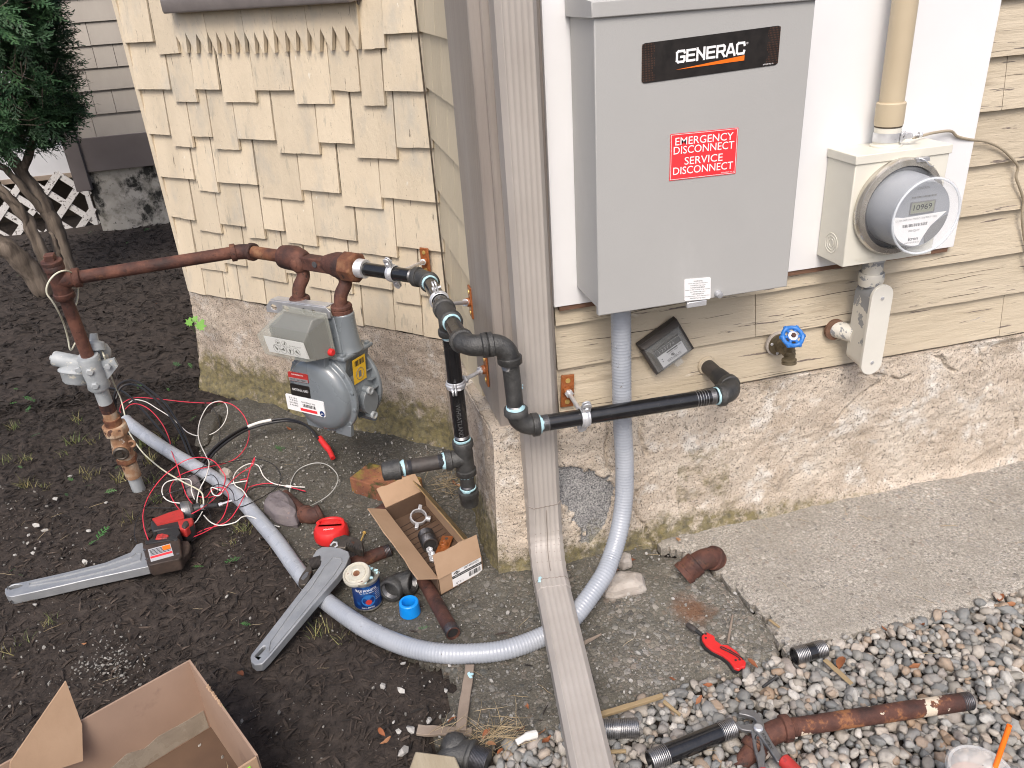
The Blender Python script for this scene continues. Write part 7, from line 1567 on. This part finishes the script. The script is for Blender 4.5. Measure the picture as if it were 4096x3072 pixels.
    for lab, P in [('black cable arching high from the conduit mouth, upper of two', [(118, 510, .03), (118, 390, .10), (160, 290, .14), (230, 253, .15), (320, 268, .14), (430, 345, .12), (540, 440, .09), (630, 570, .06), (700, 700, .03), (760, 850, .016), (800, 930, .014)]),
                   ('black cable arching from the conduit mouth, just inside the upper one', [(130, 515, .03), (132, 420, .08), (170, 320, .11), (240, 285, .12), (330, 305, .12), (430, 380, .10), (530, 480, .07), (615, 600, .04), (680, 720, .02), (735, 860, .015), (770, 930, .014)]),
                   ('black cable running lowest, straight along the conduit', [(60, 310, .06), (200, 350, .06), (350, 490, .04), (480, 640, .03), (600, 790, .02), (700, 880, .016), (780, 940, .014)])]:
        wire(P, 'wire_black', lab, .0040, nm='black_cable', grp='black cables from the conduit mouth')
wires()
def hand_tools():
    # red folding multi-tool with a bit driver
    f = crop(2400, 1900, 2.07375)
    ol = [(842, 1332), (885, 1300), (950, 1333), (958, 1368), (1010, 1405), (1062, 1408), (1130, 1455), (1212, 1550), (1205, 1592), (1180, 1590), (1155, 1612), (1115, 1600), (1075, 1540), (1020, 1495), (930, 1450), (880, 1410), (850, 1370)]
    t = thing('folding_knife', 'red and black folding tool with a bit driver sticking out on the concrete', 'hand tool', G(*f(1000, 1450), 0)); T = [G(*f(*p), .026) for p in ol]
    MB().prism(T, [p-ZV*.007 for p in T]).build('handle_scale', 'red', t, bevel=.002); T2 = [G(*f(x-14, y+12), .020) for x, y in ol]; MB().prism(T2, [p-ZV*.010 for p in T2]).build('frame', 'black', t, bevel=.001)
    a, b, c = G(*f(850, 1330), .020), G(*f(795, 1290), .020), G(*f(722, 1240), .020); MB().tube([a, b], .0042, 10).build('shaft', 'black', t); MB().lathe(b, nrm(c-b), [(.005, 0), (.0062, .003), (.0062, np.linalg.norm(c-b)-.002), (.005, np.linalg.norm(c-b))], 16).build('bit_sleeve', 'black_rub', t)
    mb = MB(); mb.tube(spline([G(*f(*p), .0272) for p in [(1160, 1520), (1085, 1475), (1010, 1440), (1000, 1428), (1020, 1428), (1100, 1468), (1180, 1518), (1185, 1530)]], 4), .0012, 8); mb.build('pocket_clip', 'black', t)
    for x, y in ((877, 1320), (877, 1353), (1080, 1458), (1125, 1538), (1158, 1533)): MB().lathe(G(*f(x, y), .0255), ZV, [(.0025, 0), (.0025, .0012)], 12).build('rivet', 'black_print', t)
    # adjustable pliers
    t = thing('water_pump_pliers', 'grey adjustable pliers with red grips lying on the gravel', 'pliers', G(*cD(1575, 1400), 0)); 
    def arm(pts, top, th, nm, m_, holes=()): T = [G(*cD(*p), top) for p in pts]; Hh = [[G(*cD(*p), top) for p in h] for h in holes]; return MB().prism(T, [p-ZV*th for p in T], [(h, [p-ZV*th for p in h]) for h in Hh]).build(nm, m_, t, bevel=.0015)
    arm([(1405, 1190), (1415, 1165), (1460, 1150), (1530, 1158), (1590, 1205), (1625, 1270), (1632, 1320), (1700, 1440), (1770, 1545), (1825, 1580), (1790, 1625), (1735, 1600), (1660, 1480), (1580, 1370), (1545, 1330), (1545, 1290), (1560, 1255), (1535, 1225), (1480, 1205)], .050, .009, 'upper_arm', 'pliers')
    arm([(1362, 1262), (1375, 1252), (1430, 1290), (1500, 1278), (1560, 1270), (1600, 1300), (1598, 1345), (1612, 1420), (1640, 1540), (1632, 1610), (1645, 1700), (1585, 1700), (1570, 1600), (1545, 1520), (1525, 1420), (1515, 1340), (1440, 1330), (1390, 1300)], .044, .008, 'lower_arm', 'pliers', [[(1560, 1385), (1580, 1385), (1595, 1450), (1592, 1505), (1575, 1520), (1562, 1470)]])
    MB().lathe(G(*cD(1575, 1322), .048), ZV, [(.0085, 0), (.0085, .004), (.006, .006)], 18).build('pivot_bolt', 'brushed', t)
    a, b = G(*cD(1700, 1445), .0507), G(*cD(1625, 1385), .0507); 
    p0, p1 = G(*cD(1610, 1365), .0506), G(*cD(1690, 1500), .0506); ex = nrm(p1-p0); textmesh('stamped_lettering', 'KNIPEX', (p0+p1)/2+np.cross(ZV, ex)*.001, ex, nrm(np.cross(ZV, ex)), .034, .0058, 'black_print', t, .0004)
    mb = MB(); g = spline([G(*cD(*p), .047) for p in [(1785, 1585), (1850, 1645), (1920, 1720), (2000, 1810)]], 5); mb.tube(g, [.0105]+[.0125]*(len(g)-2)+[.011], 14); mb.build('grip', 'red_dirty', t)
    mb = MB(); g = spline([G(*cD(*p), .040) for p in [(1612, 1690), (1630, 1760), (1650, 1850)]], 5); mb.tube(g, .0115, 14); mb.build('grip', 'red_dirty', t)
hand_tools()
def litter():
    # wooden stakes, block, sticks
    def plank(nm, lab, a, b, w_, h, m_, cat='stick', taper=.6, group=None, lift_=0):
        d = nrm(b-a); s = nrm(np.cross(ZV, d)); up = np.cross(d, s); L = np.linalg.norm(b-a); n = 7; top = []; r = random.Random(len(lab)); 
        l = [a+d*L*i/n+s*w_/2*(1-(1-taper)*(i/n))*r.uniform(.88, 1.1) for i in range(n+1)]; q = [a+d*L*i/n-s*w_/2*(1-(1-taper)*(i/n))*r.uniform(.88, 1.1) for i in range(n+1)]
        top = l+q[::-1]; mb = MB(); mb.prism([p+ZV*h for p in top], top); o = mb.build(nm, m_, None, loc=a, bevel=.0012); tag(o, lab, cat, group); return o
    plank('wood_stake', 'weathered wooden stake dabbed with blue sealant under the conduit', G(*cJ(820, 790), .010), G(*cJ(735, 1355), .012), .019, .008, 'oldwood', 'stake', 1.15)
    o = MB(); [o.sphere(G(*cJ(810+6*i, 850+(i % 3)*12), .0195), (.004, .005, .0015), 1, amp=.5, seed=i) for i in range(4)]; q = o.build('sealant_dab', 'dope', None, loc=G(*cJ(810, 850), .02)); tag(q, 'dab of pale blue sealant on the weathered wooden stake', 'sealant')
    plank('wood_offcut', 'brown wood offcut lying across the foot of the weathered stake', G(*cJ(365, 1345), .006), G(*cJ(835, 1365), .006), .022, .007, 'oldwood', 'wood offcut', .8)
    plank('dry_cane', 'pale split cane lying along the gravel edge beside the downspout', G(*cD(195, 1225), .018), G(*cD(755, 1050), .022), .012, .008, 'straw', 'stick', .7)
    plank('dry_cane', 'short pale cane end pointing down into the gravel', G(*cD(760, 1095), .030), G(*cD(905, 1215), .022), .008, .006, 'straw', 'stick', .6)
    plank('wood_chip', 'brown splinter on the concrete just right of the downspout', G(*cJ(1770, 605), .012), G(*cJ(1945, 515), .012), .009, .004, 'oldwood', 'stick', .3)
    plank('wood_chip', 'thin twig above the red folding tool', G(*cE(1060, 1405), .014), G(*cE(1100, 1165), .014), .005, .003, 'oldwood', 'stick', .8)
    plank('wood_chip', 'pale wood sliver right of the crack in the walkway', G(*cE(1405, 1205), .014), G(*cE(1490, 1270), .014), .007, .003, 'straw', 'stick', .8)
    plank('wood_chip', 'pale strip of bark on the gravel under the short bright-threaded nipple', G(*cF(425, 730), .026), G(*cF(660, 940), .026), .012, .002, 'straw', 'stick', .9)
    plank('wood_chip', 'orange cane end poking from behind the downspout over the gravel', G(*cD(270, 1528), .024), G(*cD(440, 1523), .026), .007, .005, 'straw', 'stick', .9)
    pts = [G(*cJ(*p), .045) for p in [(345, 1512), (690, 1555), (725, 1640), (740, 1760), (240, 1760), (300, 1640)]]
    mb = MB(); mb.prism(pts, [p-ZV*.05 for p in pts]); o = mb.build('wood_block', 'block', None, loc=pts[0], bevel=.003); tag(o, 'square cut wooden block end by the black street elbow', 'wood block')
    a, b = G(*cJ(1215, 1440), .030), G(*cJ(1395, 1365), .026); mb = MB(); mb.tube(spline([a, a*.5+b*.5+ZV*.004, b], 5), [.006]*5+[.008]*5+[.004], 10); o = mb.build('wire_scrap', 'wire_white', None, loc=a); tag(o, 'silvery white scrap of plastic in the dry straw by the downspout', 'scrap')
    mb = MB(); a, b = G(*cD(1612, 965), .03), G(*cD(1735, 875), .032); mb.tube([a, a*.85+b*.15, b*.9+a*.1, b], [.0025, .0032, .003, .0055], 8); o = mb.build('black_tie', 'black', None, loc=a); tag(o, 'small dark golf-tee-like plastic piece on the gravel', 'plastic piece')
    mb = MB(); a, b = G(*cB(875, 835), .014), G(*cB(925, 715), .016); mb.tube([a, b], .0026, 8); mb.lathe(b, nrm(b-a), [(.0055, -.001), (.0055, .002)], 12); o = mb.build('long_screw', 'brass', None, loc=a, bevel=.0004); tag(o, 'yellow screw lying behind the big wrench jaw', 'screw')
    # cup with straw
    c = GZ(*cF(1770, 1690), .125); t = thing('iced_drink_cup', 'clear plastic drink cup with an orange straw at the gravel corner', 'cup', c*np.array([1, 1, 0])); h = c[2]
    MB().lathe(c*np.array([1, 1, 0])+ZV*.02, ZV, [(.030, 0), (.033, .002), (.047, h-.022)], 40, cap=False).build('cup_wall', 'lid_clear', t, smooth=40); MB().lathe(c*np.array([1, 1, 0])+ZV*.024, ZV, [(.031, 0), (.042, h-.055)], 36).build('drink', 'drink', t)
    MB().lathe(c-ZV*.004, ZV, [(.049, -.004), (.0505, 0), (.0505, .004), (.047, .007), (.043, .006), (.038, .012), (.024, .017), (.001, .019)], 44, cap=False).build('lid', 'lid_clear', t, smooth=50)
    a = GZ(*cF(1892, 1652), h+.012); s1 = a+np.array([.018, .012, .075]); bb = a-(s1-a)*1.0
    mb = MB(); mb.lathe(bb, s1-bb, [(.0040, 0), (.0040, np.linalg.norm(s1-bb)), (.0032, np.linalg.norm(s1-bb)), (.0032, np.linalg.norm(s1-bb)-.02)], 16, cap=False); mb.build('straw', 'straw_orange', t, smooth=40)
    # maple leaf seedling by the stucco
    c = WL(425, 700, .10); t = thing('seedling', 'bright green leafy seedling at the foot of the bay foundation', 'plant', G(425, 722)); 
    r = random.Random(6)
    def ml(cx, R_, tilt):
        k = 15; rad = [1, .55, .95, .5, .8, .45, .6, .3, .6, .45, .8, .5, .95, .55, 1][:k]; u_ = nrm(np.array([1, -.3, tilt])); v_ = nrm(np.cross(np.array([-.3, -.9, .5]), u_)); 
        ring = [cx+(u_*math.cos(2*math.pi*i/k+1.2)+v_*math.sin(2*math.pi*i/k+1.2))*R_*rad[i] for i in range(k)]; mb = MB(); mb.prism(ring, [p+np.array([.2, .5, -.6])*.001 for p in ring]); mb.build('leaf', 'leaf_green', t)
    for x, y, R_, ti in ((432, 705, .028, .1), (408, 698, .022, .3), (420, 690, .016, -.2)): p = WL(x, y, .12); ml(p, R_, ti); MB().tube([G(425, 722), p], .0012, 6).build('stem', 'leaf_green', t)
litter()
def big_box():
    zf = H(-.7, -.2)-.004; F0 = GZ(*cR(1700, 828), zf+.004)                               # inside floor corner
    # height so that the corner's top projects to its place
    lo, hi = .02, .5
    for _ in range(40):
        m_ = (lo+hi)/2
        if proj(F0+ZV*m_)[1] > 1429: lo = m_
        else: hi = m_
    h = (lo+hi)/2; zt = F0[2]+h; T = lambda x, y: GZ(*cR(x, y), zt)
    c = F0*1.; c[2] = zt; e1 = nrm((T(650, 792)-T(1548, 292))*np.array([1, 1, 0])); e2 = nrm((T(2055, 1055)-T(1548, 292))*np.array([1, 1, 0])); e2 = nrm(e2-e1*(e2@e1))
    L2 = (T(2055, 1055)-c)@e2; L1 = .44
    t = thing('cardboard_box', 'large empty open cardboard box with one raised flap on the mulch', 'box', F0)
    q = lambda a, b, z: F0+e1*a+e2*b+ZV*z; th = .004
    def w_(a, b, nm, m_, n_): P = [a, b, b+ZV*h, a+ZV*h]; return MB().prism(P, [p+n_*th for p in P]).build(nm, m_, t)
    w_(q(0, 0, 0), q(L1, 0, 0), 'back_wall', 'card_in', -e2); w_(q(0, -.004, 0), q(0, L2, 0), 'side_wall', 'card_in', -e1); fw = w_(q(0, L2, 0), q(L1, L2, 0), 'front_wall', 'card', e2); w_(q(L1, 0, 0), q(L1, L2, 0), 'side_wall', 'card_in', e1)
    MB().prism([q(0, 0, .003), q(L1, 0, .003), q(L1, L2, .003), q(0, L2, .003)], [q(0, 0, 0), q(L1, 0, 0), q(L1, L2, 0), q(0, L2, 0)]).build('bottom', 'card_floor', t)
    r = random.Random(8); tp = [(i/14, .055+.010*noise.noise(Vector((i*.9, 1, 2)))) for i in range(15)]; lo_ = [(i/14, .006+.005*noise.noise(Vector((i*.7, 5, 2)))) for i in range(15)]
    pts = [q(.004+.42*s, .0012, z) for s, z in tp]+[q(.004+.42*s, .0012, z) for s, z in lo_[::-1]]; MB().prism(pts, [p-e2*.0008 for p in pts]).build('tape_strip', 'tape', t, smooth=0)
    # raised flap: hinged on the far left edge of the back wall
    P = [T(25+0, 1110), T(530, 450)]
    f0 = T(770, 1150); zf2 = zt
    A = GZ(*cR(530, 452), zt+.085); B = GZ(*cR(660, 800), zt-.0); C_ = GZ(*cR(790, 1180), zt-.04); D_ = GZ(*cR(90, 1300), zt-.01); E_ = GZ(*cR(85, 1105), zt+.02)
    nn = nrm(np.cross(B-A, E_-A)); pl = [A, B, C_, D_, E_]; k = nn@A; pl = [p-nn*((nn@p)-k) for p in pl]
    MB().prism(pl, [p+nn*.004 for p in pl]).build('flap', 'card', t)
    mb = MB(); mb.box(q(-.0052, L2*.50, h-.016), (.0012, .022, .018), e1, e2, ZV); mb.build('green_mark', 'green_tape', t)
    mb = MB(); mb.box(q(.02, L2+.0050, h-.014), (.012, .0012, .012), e1, e2, ZV); mb.build('green_mark', 'green_tape', fw)
    for i in range(1):
        mb = MB()
        for j in range(10): p = q(-.002, L2*(.30+.022*j), h); mb.sphere(p, (.003, .005, .002), 1, amp=.6, seed=j)
        mb.build('torn_edge', 'card', t)
big_box()
# ================================================================== neighbour house, porch, tree
def neighbour():
    Y = 4.3; r = random.Random(14); h = thing('neighbour_house', 'grey shingled house with a stained concrete base behind the tree', 'house', (-1.5, Y, 0))
    mb = MB(); zs = [.55, .69, .83, .96, 1.09, 1.22, 1.35, 1.48, 1.61, 1.74, 1.87, 2.0, 2.13, 2.26, 2.4]
    for i, z in enumerate(zs):
        x = -1.80
        while x < .6:
            w_ = r.choice([.12, .16, .20, .24, .28, .33]); x1 = min(.6, x+w_); j = r.uniform(-.002, .002)
            b4 = [(x+.0015, Y-.022, z+j), (x1-.0015, Y-.022, z+j), (x1-.0015, Y, z+j), (x+.0015, Y, z+j)]; t4 = [(x+.0015, Y-.008, z+.148), (x1-.0015, Y-.008, z+.148), (x1-.0015, Y, z+.148), (x+.0015, Y, z+.148)]
            mb.hexa(b4, t4); x = x1
    mb.build('shingle_siding', 'n_shingle', h, smooth=20)
    MB().box((-.6, Y+.06, 1.2), (2.42, .1, 2.8)).build('sheathing', 'gap', h)
    MB().box((-.59, Y-.015, .445), (2.42, .03, .215)).build('skirt_board', 'n_trim', h, bevel=.003); MB().box((-1.842, Y-.02, 1.35), (.095, .06, 2.25)).build('corner_board', 'n_trim', h, bevel=.004)
    vs, fs = grid(90, 24, lambda s, t: (-1.80+s*2.4, Y-.005+.010*fbm((s*9, t*2, 0), 3, 3, 4), -.2+t*.54)); mb = MB(); mb.add(vs, fs); mb.build('foundation', 'n_conc', h, smooth=180)
    MB().box((-1.79, Y+.2, .05), (.05, .4, .5)).build('foundation', 'n_conc', h)
    p = thing('porch', 'white porch edge with a dark gap below it left of the grey house', 'porch', (-2.6, 4.6, 0))
    MB().box((-2.9, 4.60, .37), (2.1, .05, .15)).build('fascia', 'porch_white', p, bevel=.004); MB().box((-2.9, 5.0, .46), (2.1, .85, .03)).build('deck', 'porch_white', p); MB().box((-2.9, 5.45, 1.3), (2.1, .05, 1.6)).build('back_wall', 'porch_white', p)
    for x in (-2.25, -2.75, -3.3): MB().box((x, 4.62, .95), (.05, .05, .95)).build('post', 'porch_white', p)
    MB().box((-2.9, 4.62, .78), (2.1, .05, .06)).build('rail', 'porch_white', p); MB().box((-2.9, 4.575, .285), (2.1, .03, .03)).build('ledger', 'oldwood', p)
    MB().box((-2.9, 4.95, .1), (2.1, .03, .5)).build('underdeck_shade', 'gap', p)  # dark sheet standing in for the shade below the porch deck
    l = thing('lattice_panel', 'peeling white diagonal lattice under the porch behind the tree trunks', 'lattice', (-2.3, 4.52, .1)); 
    x0, x1, z0, z1 = -3.2, -1.885, -.12, .315; w_ = .042
    def slats(sg, y, nm):
        mb = MB(); c = -4.2
        while c < 0:
            pts = []; 
            # line z = sg*(x-c')
            P = []
            for x, z in ((x0, sg*(x0-c)), (x1, sg*(x1-c)), (c+sg*z0, z0), (c+sg*z1, z1)):
                if x0-1e-6 <= x <= x1+1e-6 and z0-1e-6 <= z <= z1+1e-6: P.append((x, z))
            if len(P) >= 2:
                a, b = min(P), max(P)
                if math.dist(a, b) > .03:
                    d = nrm(np.array([b[0]-a[0], 0, b[1]-a[1]])); n_ = np.array([-d[2], 0, d[0]]); mb.box(((a[0]+b[0])/2, y, (a[1]+b[1])/2), (math.dist(a, b), .008, w_), d, (0, 1, 0), n_)
            c += .205
        mb.build(nm, 'lattice', l)
    slats(1, 4.510, 'slats'); slats(-1, 4.519, 'slats'); MB().box((-1.9, 4.5145, .1), (.03, .02, .45)).build('frame', 'lattice', l)
neighbour()
def tree():
    Yt = 3.05; t = thing('cedar_tree', 'dark green cedar with several grey twisted stems in the mulch', 'tree', G(140, 605)); r = random.Random(31)
    pt = lambda x, y, Y: hit(x, y, (0, 1, 0), Y)
    b0 = G(140, 612)
    stems = [([(162, 640, b0[1]-.05), (140, 560, b0[1]), (118, 490, b0[1]), (95, 440, b0[1]+.02), (49, 374, b0[1]+.05), (15, 330, b0[1]+.02), (-40, 240, b0[1]), (-60, 60, b0[1]), (-70, -120, b0[1])], [.075, .062, .052, .048, .042, .038, .034, .03, .022]),
             ([(120, 640, b0[1]-.08), (95, 560, b0[1]-.1), (66, 490, b0[1]-.1), (30, 440, b0[1]-.12), (-5, 405, b0[1]-.12), (-60, 330, b0[1]-.1), (-110, 200, b0[1]-.1), (-130, 0, b0[1])], [.065, .046, .040, .036, .034, .03, .028, .02]),
             ([(110, 650, b0[1]-.12), (70, 590, b0[1]-.18), (25, 545, b0[1]-.22), (-30, 510, b0[1]-.25), (-90, 450, b0[1]-.28), (-140, 300, b0[1]-.2)], [.085, .075, .068, .062, .05, .04]),
             ([(95, 455, b0[1]), (55, 415, b0[1]-.03), (20, 372, b0[1]-.03), (-20, 350, b0[1])], [.028, .024, .022, .02]), ([(60, 500, b0[1]-.1), (45, 450, b0[1]-.14), (0, 405, b0[1]-.15), (-30, 400, b0[1]-.15)], [.02, .018, .018, .016]),
             ([(135, 600, b0[1]-.12), (130, 560, b0[1]-.16), (120, 520, b0[1]-.2), (108, 500, b0[1]-.2)], [.018, .014, .011, .009]), ([(49, 374, b0[1]+.05), (70, 300, b0[1]), (80, 200, b0[1]-.02), (75, 100, b0[1]), (70, -60, b0[1])], [.03, .026, .024, .02, .015])]
    for i, (P, R_) in enumerate(stems):
        pts = [pt(*p) for p in P]; k = 7; sp = spline(pts, k); rr = np.interp(np.linspace(0, len(P)-1, len(sp)), range(len(P)), R_)*.74
        sp = [p+np.array([noise.noise(Vector((j*.35, i*3, 1))), noise.noise(Vector((j*.35, i*3, 5))), 0])*.012 for j, p in enumerate(sp)]
        mb = MB(); n = 14; mb.tube(sp, [q*(1+.10*noise.noise(Vector((j*.4, i, 0)))) for j, q in enumerate(rr)], n)
        mb.v = [tuple(np.array(v)+np.array([.007*noise.noise(Vector((v[0]*45, v[1]*45, v[2]*9))), .007*noise.noise(Vector((v[0]*45+5, v[1]*45, v[2]*9))), 0])) for v in mb.v]
        mb.build('stem' if i else 'trunk', 'bark', t, smooth=60)
    # crown: flat sprays hung on many twigs inside several lobes
    lobes = [(-20, 60, 150, 110, 60), (50, 160, 95, 95, 45), (95, 215, 62, 62, 35), (40, 265, 85, 55, 40), (-40, 260, 90, 80, 40), (40, 40, 65, 90, 40), (-60, -40, 150, 90, 50), (60, -60, 60, 80, 40), (135, 235, 30, 38, 22)]
    tw = MB(); pl = []; tpl = [frond(k, 1.1) for k in range(6)]
    for li, (cx, cy, rx, ry, dz) in enumerate(lobes):
        n = int(rx*ry/32)
        for _ in range(n):
            a, q = r.uniform(0, 6.28), math.sqrt(r.random()); x, y = cx+rx*q*math.cos(a), cy+ry*q*math.sin(a); Y = b0[1]+.05+r.uniform(-1, 1)*dz/100*math.sqrt(max(0, 1-q*q)+.15)
            c = pt(x, y, Y)
            if noise.noise(Vector((c[0]*5, c[1]*4, c[2]*5))) > .34: continue
            yaw = math.atan2(math.sin(a)*-.0+r.gauss(0, .8), math.cos(a)+r.gauss(0, .4)); dirx = np.array([math.cos(a)*.8+r.gauss(0, .35), -.55+r.gauss(0, .5), -.35+r.gauss(0, .35)]); dirx = nrm(dirx)
            base = c-dirx*.09
            if r.random() < .5: tw.tube([base-dirx*.05+ZV*.02, base, c], [.003, .0022, .001], 4, cap=False)
            for s in range(4):
                d2 = nrm(dirx+np.array([r.gauss(0, .5), r.gauss(0, .5), r.gauss(0, .4)])); s2 = nrm(np.cross(d2, np.array([r.gauss(0, .6), r.gauss(0, .6), 1]))); n2 = np.cross(d2, s2); L = r.uniform(.07, .15)
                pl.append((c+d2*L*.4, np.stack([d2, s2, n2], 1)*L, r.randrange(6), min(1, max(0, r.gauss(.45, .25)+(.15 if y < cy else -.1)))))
    tw.build('twigs', 'bark', t)
    o = scatter('foliage', tpl, pl, 'cedar', smooth=False); del o['kind']; o.parent = t
    o.location = (-np.array(t['_loc'])).tolist()
tree()
